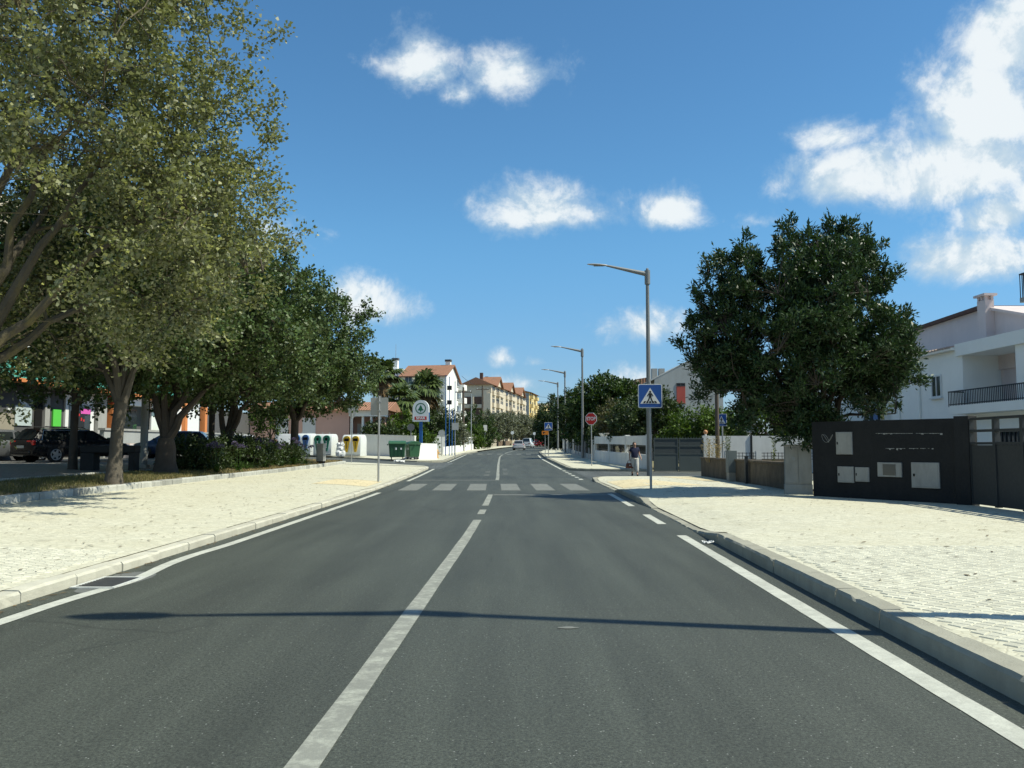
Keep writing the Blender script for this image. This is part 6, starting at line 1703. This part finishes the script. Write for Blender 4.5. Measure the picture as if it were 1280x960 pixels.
# ---- utility poles and wires
UP = []
for i, (px, Y, pyt, mat, r, lab) in enumerate(((579, 111, 484, M_WOOD, .17, 'thick dark wooden utility pole behind the blue poles'), (589, 118, 492, M_POLE, .07, 'thin grey pole between the two dark utility poles'),
                                       (603, 148, 482, M_WOOD, .2, 'dark utility pole with crossarm beside the olive trees'))):
    X = at(px, 557, Y).x; z0 = zr(Y); zt = at(px, pyt, Y).z - z0
    t = thing('utility_pole', lab, 'utility pole', (X, Y, z0), 0)
    MB().cyl((0, 0, -.3), (0, 0, zt), r, r * .7, 10).build('pole', mat, t, smooth=True)
    if mat is M_WOOD:
        MB().box(-1.1, -.06, zt - .7, 1.1, .06, zt - .58).build('crossarm', mat, t)
        for x in (-.9, .9): MB().cyl((x, 0, zt - .58), (x, 0, zt - .4), .05, .03, 6).build('insulator', M_SIGNW, t)
    UP.append(Vector((X, Y, z0 + zt - .4)))
t = thing('utility_pole', 'slim brown wooden pole beside the sideways crossing sign', 'utility pole', (at(897, 557, 42.5).x, 42.5, 0))
MB().cyl((0, 0, -.2), (0, 0, 5.5), .11, .09, 9).build('pole', M_WOOD, t, smooth=True); MB().box(-.3, -.04, 5.1, .3, .04, 5.2).build('bracket', M_POLE, t)
for i, (dz, q) in enumerate(((0, at(735, 499, 140)), (-.6, at(735, 506, 138)), (.0, at(577, 470, 114)))):
    a = UP[2] + Vector((.9, 0, dz)); pts = [a.lerp(q, s) - Vector((0, 0, .5 * 4 * s * (1 - s))) for s in np.linspace(0, 1, 9)]
    o = MB().tube(pts, .022, 4).build('overhead_wire', M_RAIL); tag(o, ['upper overhead wire running right from the crossarm pole', 'lower overhead wire running right from the crossarm pole', 'overhead wire between the two dark utility poles'][i], 'wire', kind='thing')
# far concrete pole
t = thing('concrete_pole', 'mottled grey concrete pole behind the nearest slim tree trunk', 'pole', (at(180, 557, 33).x, 33.0, z_verge(-14, 33)))
MB().cyl((0, 0, -.1), (0, 0, 6.0), .15, .12, 10).build('shaft', M_CONC, t, smooth=True); MB().box(-.18, -.18, -.05, .18, .18, .12).build('foot', M_CONC, t)

# ---- recycling containers
def recycling(label, px, Y, col, slot):
    X = at(px, 557, Y).x; z0 = z_street(X, Y) + .13
    t = thing('recycling_container', label, 'container', (X, Y, z0), R(-14), 'recycling containers in a row')
    W, D, H = 1.62, 1.25, 1.72
    prof = [(-D/2, 0), (D/2, 0), (D/2 - .02, H - .35), (D/2 - .14, H - .12), (D/2 - .36, H), (-D/2 + .36, H), (-D/2 + .14, H - .12), (-D/2 + .02, H - .35)]
    MB().prism(prof, 0, -W/2, W/2).build('body', pm('container_white', (.62, .64, .62), .06, 2, .5, dirt=.25, dirtcol=(.35, .34, .3)), t, bevel=.05, segs=2, smooth=True)
    MB().box(-W/2 + .02, -D/2 - .06, .02, W/2 - .02, D/2 + .04, .14).build('plinth', M_CONC, t)
    for s in (-1, 1):
        cx = s * W * .235; zc = H - .40
        out = []
        for k in range(13):
            a = R(-35 + 250 * k / 12); out.append((cx + .30 * math.cos(a), zc + .30 * math.sin(a)))
        out += [(cx - .085, .35), (cx + .085, .35)]
        pl = MB().prism(out, 1, -D/2 - .05, -D/2 + .14).build('coloured_panel', col, t)
        if slot: MB().box(cx - .2, -D/2 - .07, zc - .12, cx + .2, -D/2 - .052, zc + .1).build('opening', M_BLACK, pl)
        else: MB().cyl((cx, -D/2 - .07, zc), (cx, -D/2 - .052, zc), .11, .11, 14).build('opening', M_BLACK, pl)
        for k in range(5): MB().box(cx - .035, -D/2 - .062, .62 + k * .11, cx + .035, -D/2 - .052, .69 + k * .11).build('lettering', M_SIGNW if not slot else M_SIGNBLACK, pl)
    for s in (-1, 1): MB().tube([(s * .3, 0, H - .02), (s * .3, 0, H + .12), (s * .3, .12, H + .12), (s * .3, .12, H - .02)], .015, 6).build('lifting_eye', M_POLE, t)
    return t
recycling('white recycling container with blue keyhole panels, partly behind the tree trunk', 381, 68.6, pm('recycle_blue', (.05, .14, .34), .06, 3, .5), True)
recycling('white recycling container with green keyhole panels, middle of the three', 407, 68.8, pm('recycle_green', (.01, .15, .09), .06, 3, .5), False)
recycling('white recycling container with yellow keyhole panels, right of the three', 443, 69.2, pm('recycle_yellow', (.58, .36, .02), .06, 3, .5), True)
# rubbish bags beside the green one
t = thing('rubbish_bags', 'heap of white rubbish bags leaning on the green-panelled container', 'bags', (at(424, 557, 67.5).x, 67.4, z_street(-13.5, 67.5) + .12))
for (x, y, z, r) in ((0, 0, .25, .28), (.3, .05, .22, .24), (.12, .05, .62, .24), (.22, .1, .95, .2), (-.05, .1, .95, .16)):
    mb = MB().ball((x, y, z), (r, r * .8, r * 1.05), 10, 7)
    mb.v = [(a + (rng.random() - .5) * .07, b_ + (rng.random() - .5) * .07, c_ + (rng.random() - .5) * .07) for a, b_, c_ in mb.v]
    mb.build('bag', pm('white_plastic', (.66, .66, .64), .08, 6, .4), t)
# ---- green wheeled bins
M_BIN = pm('bin_green', (0.03, 0.105, 0.05), .12, 3, .45, dirt=.2)
M_RUBBER = pm('rubber', (0.018, 0.018, 0.018), .2, 8, .8)
def wheeled_bin(label, px, Y, rz):
    X = at(px, 557, Y).x; z0 = z_street(X, Y) + .12
    t = thing('wheeled_bin', label, 'bin', (X, Y, z0), rz, 'green wheeled bins at the corner')
    W, D = 1.22, .9
    mb = MB(); lo = [(-W*.44, -D*.40), (W*.44, -D*.40), (W*.44, D*.40), (-W*.44, D*.40)]; hi = [(-W/2, -D/2), (W/2, -D/2), (W/2, D/2), (-W/2, D/2)]
    mb.add([(x, y, .18) for x, y in lo] + [(x, y, 1.12) for x, y in hi], [(0,3,2,1),(4,5,6,7),(0,1,5,4),(1,2,6,5),(2,3,7,6),(3,0,4,7)])
    bd = mb.build('body', M_BIN, t, bevel=.03)
    for x in (-.42, -.14, .14, .42): MB().prism([(-D*.415 - .02, .25), (-D*.49 - .025, 1.05), (-D*.49, 1.05), (-D*.4, .25)], 0, x - .03, x + .03).build('rib', M_BIN, bd)
    MB().box(-W/2 - .05, -D/2 - .05, 1.121, W/2 + .05, D/2 + .05, 1.19).build('rim', M_BIN, t, bevel=.02)
    pr = [(-D/2 - .04, 1.192), (D/2 + .03, 1.192), (D/2 - .05, 1.32), (0, 1.40), (-D/2 + .08, 1.30)]
    MB().prism(pr, 0, -W/2 - .03, W/2 + .03).build('lid', M_BIN, t, bevel=.02)
    for s in (-1, 1):
        MB().cyl((s * (W/2 + .05), 0, 1.1), (s * (W/2 + .13), 0, 1.1), .05, .05, 8).build('trunnion', M_BIN, t)
        for y in (-.28, .28):
            wh = MB().cyl((s * .42 - .025, y, .09), (s * .42 + .025, y, .09), .09, .09, 12).build('wheel', M_RUBBER, t); MB().box(s * .42 - .035, y - .03, .1, s * .42 + .035, y + .03, .19).build('fork', M_POLE, wh)
    MB().box(-.18, -D*.46 - .022, .72, -.02, -D*.46 - .014, .9).build('sticker', M_SIGNW, bd); MB().box(.25, -D*.46 - .022, .74, .36, -D*.46 - .014, .88).build('sticker', M_SIGNW, bd)
    return t
wheeled_bin('green wheeled bin with white stickers facing the camera', 496.5, 63.9, R(6))
wheeled_bin('green wheeled bin standing behind the first, seen end-on', 516, 66.0, R(-68))
# ---- fire hydrant
X = at(546.5, 557, 72).x
t = thing('fire_hydrant', 'yellow-orange fire hydrant on the far left pavement', 'hydrant', (X, 72, zr(72) + .16))
M_HYD = pm('hydrant_yellow', (.62, .30, .03), .08, 4, .5)
MB().tube([(0,0,0),(0,0,.05),(0,0,.06),(0,0,.55),(0,0,.62),(0,0,.72)], [.16,.16,.10,.10,.13,.04], 12).build('barrel', M_HYD, t, smooth=True)
for s in (-1, 1): MB().cyl((0, 0, .42), (s * .2, 0, .42), .06, .05, 10).build('outlet', M_HYD, t, smooth=True)
MB().cyl((0, 0, .72), (0, 0, .80), .03, .03, 6).build('spindle', M_HYD, t)
# ---- stone pillar cabinet at the end of the flower bed
t = thing('stone_pillar', 'square concrete pillar at the end of the flower bed', 'pillar', (at(401, 557, 46.5).x, 46.6, z_verge(-10.4, 46)), R(-8))
MB().box(-.2, -.2, .12, .2, .2, 1.02).build('shaft', M_CONC, t, bevel=.015); MB().box(-.17, -.17, -.1, .17, .17, .118).build('foot', M_BLACK, t); MB().box(-.22, -.22, 1.021, .22, .22, 1.08).build('cap', M_CONC, t, bevel=.01)
MB().box(-.13, -.212, .2, .13, -.201, .95).build('panel', M_METER, t)
# ---- dark stone bench under the trees
t = thing('stone_bench', 'dark slab bench on two block legs under the street trees', 'bench', (at(136, 557, 29.2).x, 29.4, z_verge(-13.8, 29.4)), R(0))
MB().box(-.95, -.25, .62, .9, .25, .86).build('seat', pm('dark_stone', (.02, .019, .017), .2, 5, .8, bmp=.3), t, bevel=.02)
for s, hw in ((-.72, .24), (.78, .1)): MB().box(s - hw, -.22, -.1, s + hw, .22, .619).build('leg', MATS['dark_stone'], t, bevel=.02)
# ---- bits of litter
def scrap(label, x, y, z, s, col=(.7, .7, .68)):
    r = random.Random(int(x * 100) + int(y * 37)); mb = MB(); n = 7
    vs = [(x + (i / (n-1) - .5) * s + (r.random() - .5) * .2 * s, y + (j / (n-1) - .5) * s * .6 + (r.random() - .5) * .15 * s, z + .01 + r.random() * s * .28) for j in range(n) for i in range(n)]
    mb.add(vs, [(j*n+i, j*n+i+1, (j+1)*n+i+1, (j+1)*n+i) for j in range(n-1) for i in range(n-1)])
    o = mb.build('paper_scrap', pm('scrap_paper', col, .1, 6, .8)); tag(o, label, 'litter', kind='thing')
p = gp(885, 680); scrap('crumpled white paper in the gutter at the dropped kerb', p.x, p.y, 0, .16)
p = gp(498, 577, .15); scrap('crumpled white plastic on the side street near the green bins', at(499, 557, 60).x, 60.3, z_street(-8, 60), .75)

# ================================================================== vehicles
def paint(name, col, rough=.3): return pm(name, col, .05, 2, rough, coat=.25, spec=.4, metallic=.1)
M_TRIM = pm('car_trim', (.02, .02, .02), .15, 5, .6)
M_RIM = pm('alloy_rim', (.50, .51, .52), .08, 6, .35, metallic=.7)
M_TAIL = pm('tail_lamp_red', (.6, .03, .02), .1, 6, .2, coat=.6)
M_HEAD = pm('head_lamp', (.55, .56, .56), .08, 6, .15, coat=.6)
M_PLATE = pm('number_plate', (.6, .6, .56), .06, 6, .5)
G_CAR = glass_mat('car_glass', (.016, .02, .02), .04)
G_CAR2 = glass_mat('car_glass_pale', (.09, .13, .12), .05)
def wheel_mesh(r):
    ty = MB().tube([(0, -.10, 0), (0, -.095, 0), (0, .095, 0), (0, .10, 0)], [r * .9, r, r, r * .9], 22).mesh('tyre', M_RUBBER, smooth=True)
    mb = MB(); mb.tube([(0, -.108, 0), (0, .05, 0)], [r * .28, r * .28], 12)
    for k in range(5):
        a = 2 * math.pi * k / 5; d = Vector((math.cos(a), 0, math.sin(a))); s = Vector((-math.sin(a), 0, math.cos(a)))
        q = [d * r * .2 - s * .06 * r / .3, d * r * .66 - s * .035 * r / .3, d * r * .66 + s * .035 * r / .3, d * r * .2 + s * .06 * r / .3]
        mb.add([(p.x, -.112, p.z) for p in q] + [(p.x, -.10, p.z) for p in q], [(0,1,2,3),(0,4,5,1),(1,5,6,2),(2,6,7,3)])
    n = 22; vs = []
    for k in range(n):
        a = 2 * math.pi * k / n
        for rr, y in ((.64, -.108), (.72, -.112), (.74, -.1)): vs.append((rr * r * math.cos(a), y, rr * r * math.sin(a)))
    mb.add(vs, [(3*k+j, 3*k+j+1, (3*k+j+4) % (3*n), (3*k+j+3) % (3*n)) for k in range(n) for j in range(2)])
    rim = mb.mesh('rim', M_RIM)
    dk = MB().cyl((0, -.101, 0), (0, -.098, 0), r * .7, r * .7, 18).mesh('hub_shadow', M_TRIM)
    return ty, rim, dk
WHEELS = {}
def car(name, label, loc, heading, col, kind, group=None, glass=G_CAR, cat='car'):
    """local +x is forward"""
    t = thing(name, label, cat, loc, heading, group)
    if kind == 'estate':
        st = [(-2.42,.42,.80,.74),(-2.37,.30,.93,.83),(-2.0,.24,.985,.90),(-1.2,.22,.97,.92),(0,.22,.955,.925),(1.05,.22,.94,.92),(1.45,.24,.89,.90),(2.05,.28,.80,.85),(2.33,.34,.70,.74),(2.42,.42,.60,.60)]
        gb, gt = (-2.33, 1.28), (-1.92, .28); H, W = 1.47, .925; wx = (-1.42, 1.47); r = .325; cols = (-.95, .02)
    elif kind == 'hatch':
        st = [(-1.98,.42,.82,.72),(-1.93,.30,.95,.80),(-1.6,.24,.985,.85),(-.9,.22,.97,.86),(0,.22,.955,.865),(.9,.22,.95,.86),(1.25,.24,.90,.84),(1.7,.28,.80,.78),(1.92,.34,.70,.68),(1.98,.42,.60,.56)]
        gb, gt = (-1.9, 1.05), (-1.45, .15); H, W = 1.46, .865; wx = (-1.25, 1.25); r = .30; cols = (-.75, .05)
    else:  # small van
        st = [(-2.15,.42,.95,.80),(-2.12,.30,1.1,.86),(-1.6,.24,1.1,.88),(-.9,.22,1.08,.89),(0,.22,1.07,.89),(.9,.22,1.06,.89),(1.3,.24,1.02,.87),(1.8,.28,.88,.82),(2.08,.34,.74,.72),(2.15,.42,.62,.6)]
        gb, gt = (-2.1, 1.35), (-1.98, .55); H, W = 1.82, .89; wx = (-1.3, 1.4); r = .31; cols = (-.85, .25)
    mb = MB(); ring_n = 0
    for (x, zl, zh, w) in st:
        half = [(0, zl), (w * .9, zl), (w * .985, zl + .10), (w, zl + (zh - zl) * .55), (w * .97, zh - .09), (w * .88, zh), (w * .5, zh + .012), (0, zh + .018)]
        full = [(x, y, z) for y, z in half] + [(x, -y, z) for y, z in reversed(half[1:-1])]
        ring_n = len(full); mb.v += full
    for i in range(len(st) - 1):
        for k in range(ring_n): mb.f.append((i*ring_n+k, i*ring_n+(k+1) % ring_n, (i+1)*ring_n+(k+1) % ring_n, (i+1)*ring_n+k)); mb.mi.append(0)
    mb.f.append(tuple(range(ring_n))); mb.mi.append(0); mb.f.append(tuple((len(st)-1)*ring_n + k for k in reversed(range(ring_n)))); mb.mi.append(0)
    mb.build('body', col, t, smooth=True)
    zbelt = st[4][2] - .03; wb, wr = W * .905, W * .70
    xs = [gb[0], gt[0], (gt[0] + gt[1]) / 2, gt[1], gb[1]]
    # cabin: belt outline to roof outline
    V = []; Fc = []
    secs = [(gb[0], zbelt, wb * .93, .0), (gt[0], H - .03, wr * .95, 1), ((gt[0]+gt[1])/2, H, wr, 1), (gt[1], H - .04, wr * .96, 1), (gb[1], zbelt, wb * .93, 0)]
    mb = MB()
    bl = [(gb[0], wb * .90), (gt[0], wb), ((gt[0]+gt[1])/2, wb), (gt[1], wb), (gb[1], wb * .86)]
    for (x, y) in bl: mb.v += [(x, y, zbelt), (x, -y, zbelt)]
    tp = [(gt[0], wr * .94, H - .03), ((gt[0]+gt[1])/2, wr, H), (gt[1], wr * .95, H - .035)]
    for (x, y, z) in tp: mb.v += [(x, y, z - .03), (x, y * .8, z), (x, -y * .8, z), (x, -y, z - .03)]
    b0 = 10
    fs = []
    for s, o_ in ((0, 0), (1, 3)):
        fs += [(0 + s, 2 + s, b0 + o_), (2 + s, 4 + s, b0 + 4 + o_, b0 + o_), (4 + s, 6 + s, b0 + 8 + o_, b0 + 4 + o_), (6 + s, 8 + s, b0 + 8 + o_)]
    for i in range(2):
        for k in range(3): fs.append((b0 + 4*i + k, b0 + 4*i + k + 1, b0 + 4*(i+1) + k + 1, b0 + 4*(i+1) + k))
    fs += [(0, 1, b0 + 3, b0 + 2, b0 + 1, b0), (8, 9, b0 + 11, b0 + 10, b0 + 9, b0 + 8)]
    mb.f += fs; mb.mi += [0] * len(fs)
    mb.build('cabin', col, t, smooth=True)
    # glass: side panes lie on the cabin flank, screens on its ends
    def fl(x, z, s): 
        f = (z - zbelt) / (H - .06 - zbelt); return (x, s * (wb + (wr - wb) * f + .012), z)
    zl, zh = zbelt + .04, H - .13
    def xr(z): return gb[0] + (gt[0] - gb[0]) * (z - zbelt) / (H - zbelt)
    def xf(z): return gb[1] + (gt[1] - gb[1]) * (z - zbelt) / (H - zbelt)
    pil = .05
    segs_ = [((xr(zl) + .30, xr(zh) + .16), (cols[0] - pil, cols[0] - pil)), ((cols[0] + pil, cols[0] + pil), (cols[1] - pil, cols[1] - pil)), ((cols[1] + pil, cols[1] + pil), (xf(zl) - .22, xf(zh) - .10))]
    if kind == 'van': segs_ = segs_[1:]
    for s in (-1, 1):
        for (a, b_) in segs_:
            mb = MB().add([fl(a[0], zl, s), fl(b_[0], zl, s), fl(b_[1], zh, s), fl(a[1], zh, s)], [(0, 1, 2, 3)]); mb.build('side_window', glass, t)
    for (xx, sgn, nm) in ((xr, -1, 'rear_window'), (xf, 1, 'windscreen')):
        z0_, z1_ = zbelt + .05, H - .09
        f0, f1 = (z0_ - zbelt) / (H - zbelt), (z1_ - zbelt) / (H - zbelt)
        y0_, y1_ = wb * .84 + (wr * .84 - wb * .84) * f0, wb * .84 + (wr * .88 - wb * .84) * f1
        mb = MB().add([(xx(z0_) + sgn * .014, -y0_, z0_), (xx(z0_) + sgn * .014, y0_, z0_), (xx(z1_) + sgn * .014, y1_, z1_), (xx(z1_) + sgn * .014, -y1_, z1_)], [(0, 1, 2, 3)])
        mb.build(nm, G_CAR if nm == 'rear_window' else glass, t)
    if r not in WHEELS: WHEELS[r] = wheel_mesh(r)
    ty, rim, dk = WHEELS[r]
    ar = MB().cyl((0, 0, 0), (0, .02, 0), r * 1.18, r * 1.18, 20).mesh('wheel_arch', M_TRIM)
    for x in wx:
        for s in (-1, 1):
            o = shared('wheel', ty, t, (x, s * (W - .075), r), rot=(0, 0, 0 if s < 0 else math.pi))
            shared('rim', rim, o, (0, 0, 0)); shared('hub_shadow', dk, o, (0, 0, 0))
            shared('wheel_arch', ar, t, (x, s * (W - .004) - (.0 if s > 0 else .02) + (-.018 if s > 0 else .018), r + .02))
    xe, xq = st[1][0], st[-2][0]
    for s in (-1, 1):
        MB().box(min(xe - .03, xe + .12), s * W * .66 - .24, .72, max(xe - .03, xe + .12) , s * W * .66 + .24 + 0, .92).build('tail_light', M_TAIL, t, bevel=.03)
        MB().box(xq - .22, s * W * .64 - .14, .60, xq + .035, s * W * .64 + .14, .72).build('headlight', M_HEAD, t, bevel=.03)
        MB().cbox((gb[1] - .28, s * (W + .06), zbelt + .08), (.10, .2, .13)).build('mirror', col, t, bevel=.03)
    MB().box(st[0][0] - .012, -.26, .60, st[0][0] - .002, .26, .71).build('number_plate', M_PLATE, t)
    MB().box(st[-1][0] + .002, -.26, .43, st[-1][0] + .012, .26, .54).build('number_plate', M_PLATE, t)
    MB().box(st[0][0] - .05, -W * .76, .34, st[0][0] + .3, W * .76, .50).build('bumper', col, t, bevel=.04)
    MB().box(st[-1][0] - .3, -W * .62, .26, st[-1][0] + .04, W * .62, .40).build('bumper', M_TRIM, t, bevel=.04)
    if kind == 'estate':
        for s in (-1, 1): MB().tube([(gt[0] + .1, s * wr * .9, H - .02), (gt[0] + .2, s * wr * .9, H + .05), (gt[1] - .3, s * wr * .9, H + .04), (gt[1] - .15, s * wr * .9, H - .03)], .016, 6).build('roof_rail', M_TRIM, t)
        for s in (-1, 1): MB().tube([fl(-2.0, zbelt + .02, s), fl(-1.85, zh + .02, s), fl(.2, zh + .03, s)], .012, 5).build('chrome_trim', M_RIM, t)
    return t
car('estate_car', 'black estate car with red tail lights parked nearest under the trees', (-19.55, 38.4, z_verge(-19.5, 38)), R(60), paint('paint_black', (.010, .010, .012)), 'estate')
car('parked_car', 'dark grey car at the left picture edge beside the black estate car', (-23.4, 39.6, z_verge(-23, 39)), R(60), paint('paint_grey', (.085, .09, .095)), 'hatch')
car('parked_car', 'dark blue hatchback parked behind the multi-stemmed tree', (at(216, 557, 46).x, 46, z_verge(-18.5, 46)), R(192), paint('paint_blue', (.018, .035, .085)), 'hatch')
car('parked_van', 'white small van parked behind the recycling containers', (at(379, 557, 74.5).x, 74.5, z_street(-18, 74)), R(2), paint('paint_white', (.66, .67, .67)), 'van', cat='van')
car('parked_car', 'white car parked left of the pink house', (at(308, 557, 62).x, 62, z_street(-19, 62) + .2), R(100), paint('paint_white2', (.62, .63, .63)), 'hatch')
car('parked_car', 'black car parked in front of the pink house', (at(331, 557, 71).x, 71, z_street(-20, 71)), R(30), paint('paint_black2', (.014, .014, .015)), 'hatch')
car('moving_car', 'silver hatchback driving away in the distance on the road', (at(649, 557, 132).x, 132, zr(132)), R(86), paint('paint_silver', (.45, .46, .48)), 'hatch')
car('parked_van', 'white van just beyond the silver hatchback', (at(660, 557, 160).x, 160, zr(160)), R(80), paint('paint_white3', (.62, .64, .64)), 'van', cat='van')
car('parked_car', 'small red car at the far end of the street', (at(673.5, 557, 186).x, 186, zr(186)), R(70), paint('paint_red', (.36, .02, .03)), 'hatch')

# ================================================================== the walking woman
def skin_mesh(name, verts, edges, radii, mat, parent, sub=2):
    me = bpy.data.meshes.new(name); me.from_pydata(verts, edges, []); me.materials.append(mat)
    o = bpy.data.objects.new(name, me); link(o, parent)
    md = o.modifiers.new('skin', 'SKIN'); md.use_smooth_shade = True
    if not me.skin_vertices: return o
    for i, r_ in enumerate(radii):
        q = r_ if hasattr(r_, '__len__') else (r_, r_)
        me.skin_vertices[0].data[i].radius = q; me.skin_vertices[0].data[i].use_root = (i == 0)
    ss = o.modifiers.new('subdivision', 'SUBSURF'); ss.levels = sub; ss.render_levels = sub
    return o
Yw = 41.0; Xw = at(793.5, 595, Yw).x
M_SKIN = pm('skin', (.42, .25, .18), .08, 20, .6); M_NAVY = pm('navy_cotton', (.012, .016, .045), .2, 8, .85); M_TROUSER = pm('pale_trousers', (.52, .50, .45), .12, 9, .85, bmp=.4, bscale=12)
M_HAIR = pm('dark_hair', (.035, .022, .016), .3, 30, .6); M_BAG = pm('brown_leather', (.13, .042, .022), .2, 10, .5); M_SHOE = pm('black_shoe', (.012, .012, .013), .2, 10, .5)
t = thing('person', 'woman in navy T-shirt and pale trousers walking towards the camera with a bag', 'person', (Xw, Yw, zr(Yw) + .006), R(4))
B = {'pel': (0, 0, .84), 'sp': (0, .0, 1.02), 'ch': (0, .01, 1.20), 'nb': (0, .02, 1.345), 'nk': (0, .0, 1.40), 'hd': (0, -.02, 1.475), 'ht': (0, -.01, 1.56),
     'shl': (-.165, .02, 1.29), 'ell': (-.225, .05, 1.04), 'wrl': (-.235, -.0, .82), 'hal': (-.235, -.015, .755),
     'shr': (.165, .02, 1.29), 'elr': (.225, .04, 1.05), 'wrr': (.285, -.07, .86), 'har': (.30, -.10, .80),
     'hil': (-.085, 0, .78), 'knl': (-.085, .02, .44), 'anl': (-.085, .20, .13), 'tol': (-.085, .13, .05),
     'hir': (.085, 0, .78), 'knr': (.09, -.10, .45), 'anr': (.09, -.13, .09), 'tor': (.095, -.25, .035)}
rad = dict(pel=(.12, .09), sp=(.115, .09), ch=(.14, .10), nb=(.075, .06), nk=.05, hd=(.078, .09), ht=(.062, .075), shl=.058, ell=.043, wrl=.03, hal=(.035, .022), shr=.058, elr=.043, wrr=.03, har=(.035, .022),
           hil=.10, knl=.066, anl=.042, tol=.035, hir=.10, knr=.066, anr=.042, tor=.035)
E = [('pel','sp'),('sp','ch'),('ch','nb'),('nb','nk'),('nk','hd'),('hd','ht'),('ch','shl'),('shl','ell'),('ell','wrl'),('wrl','hal'),('ch','shr'),('shr','elr'),('elr','wrr'),('wrr','har'),
     ('pel','hil'),('hil','knl'),('knl','anl'),('anl','tol'),('pel','hir'),('hir','knr'),('knr','anr'),('anr','tor')]
names = list(B); V = [B[n] for n in names]; RR = [rad[n] for n in names]; ED = [(names.index(a), names.index(b_)) for a, b_ in E]
for hnd, sg in (('hal', 1), ('har', -1)):   # four fingers and a thumb on each hand
    h0 = Vector(B[hnd])
    for k in range(4):
        a = h0 + Vector((0, -.03 + .02 * k, -.045)); c_ = a + Vector((sg * .012, 0, -.035 + .006 * abs(k - 1.5)))
        V += [tuple(a), tuple(c_)]; RR += [.0085, .0075]; ED += [(names.index(hnd), len(V) - 2), (len(V) - 2, len(V) - 1)]
    a = h0 + Vector((sg * .02, -.04, -.005)); V.append(tuple(a)); RR.append(.009); ED.append((names.index(hnd), len(V) - 1))
body = skin_mesh('body', V, ED, RR, M_SKIN, t)
sh = [(0, .005, .74), (0, 0, 1.02), (0, .01, 1.19), (0, .015, 1.33), (-.165, .02, 1.285), (-.207, .04, 1.13), (.165, .02, 1.285), (.207, .035, 1.13)]
skin_mesh('t_shirt', sh, [(0,1),(1,2),(2,3),(2,4),(4,5),(2,6),(6,7)], [(.20,.155),(.175,.14),(.185,.14),(.095,.08),.085,.075,.085,.075], M_NAVY, t)
tr_ = [(0, 0, .97), (-.088, 0, .76), (-.086, .02, .44), (-.085, .17, .18), (.088, 0, .76), (.09, -.10, .45), (.09, -.125, .15)]
skin_mesh('trousers', tr_, [(0,1),(1,2),(2,3),(0,4),(4,5),(5,6)], [(.16,.125),.135,.098,.08,.135,.098,.08], M_TROUSER, t)
MB().ball((0, .02, 1.51), (.098, .10, .105), 14, 9).build('hair', M_HAIR, t, smooth=True)
MB().ball((0, .10, 1.46), (.045, .04, .07), 10, 6).build('ponytail', M_HAIR, t, smooth=True)
fc = MB().ball((0, -.045, 1.478), (.066, .062, .088), 14, 9).build('face', M_SKIN, t, smooth=True)
MB().ball((0, -.108, 1.47), (.011, .016, .018), 8, 6).build('nose', M_SKIN, fc, smooth=True)
for s in (-1, 1): MB().ball((s * .027, -.098, 1.493), (.011, .006, .006), 8, 6).build('eye', M_HAIR, fc, smooth=True)
MB().ball((0, -.101, 1.437), (.02, .006, .006), 8, 6).build('mouth', pm('lips', (.3, .1, .09), .1, 10, .5), fc, smooth=True)
for (x, y, z, rx) in ((-.085, .16, .055, -.5), (.095, -.19, .035, 0)):
    mb = MB().ball((0, 0, 0), (.045, .115, .045), 12, 7); o = mb.build('shoe', M_SHOE, t, smooth=True); o.location = (x, y, z + .004); o.rotation_euler = (rx, 0, 0)
k = thing('handbag', 'brown leather handbag carried in the woman\'s lowered hand', 'bag', (Xw - .25, Yw - .02, zr(Yw) + .36), R(8))
MB().prism([(-.19, 0), (.19, 0), (.15, .25), (-.15, .25)], 1, -.06, .06).build('body', M_BAG, k, bevel=.025, smooth=True)
for y in (-.035, .035): MB().tube([(-.09, y, .24), (-.07, y * .6, .36), (0, 0, .405), (.07, y * .6, .36), (.09, y, .24)], .008, 6).build('handle', M_BAG, k)
MB().box(-.03, -.068, .12, .03, -.06, .17).build('clasp', M_RIM, k)

# lettering becomes plain mesh
bpy.context.view_layer.update()
dg = bpy.context.evaluated_depsgraph_get()
for o in TEXTS:
    me = bpy.data.meshes.new_from_object(o.evaluated_get(dg))
    if not me.materials: me.materials.append(o.data.materials[0])
    n = bpy.data.objects.new('lettering', me); link(n, o.parent)
    n.location, n.rotation_euler, n.scale = o.location.copy(), o.rotation_euler.copy(), o.scale.copy()
    bpy.data.objects.remove(o)
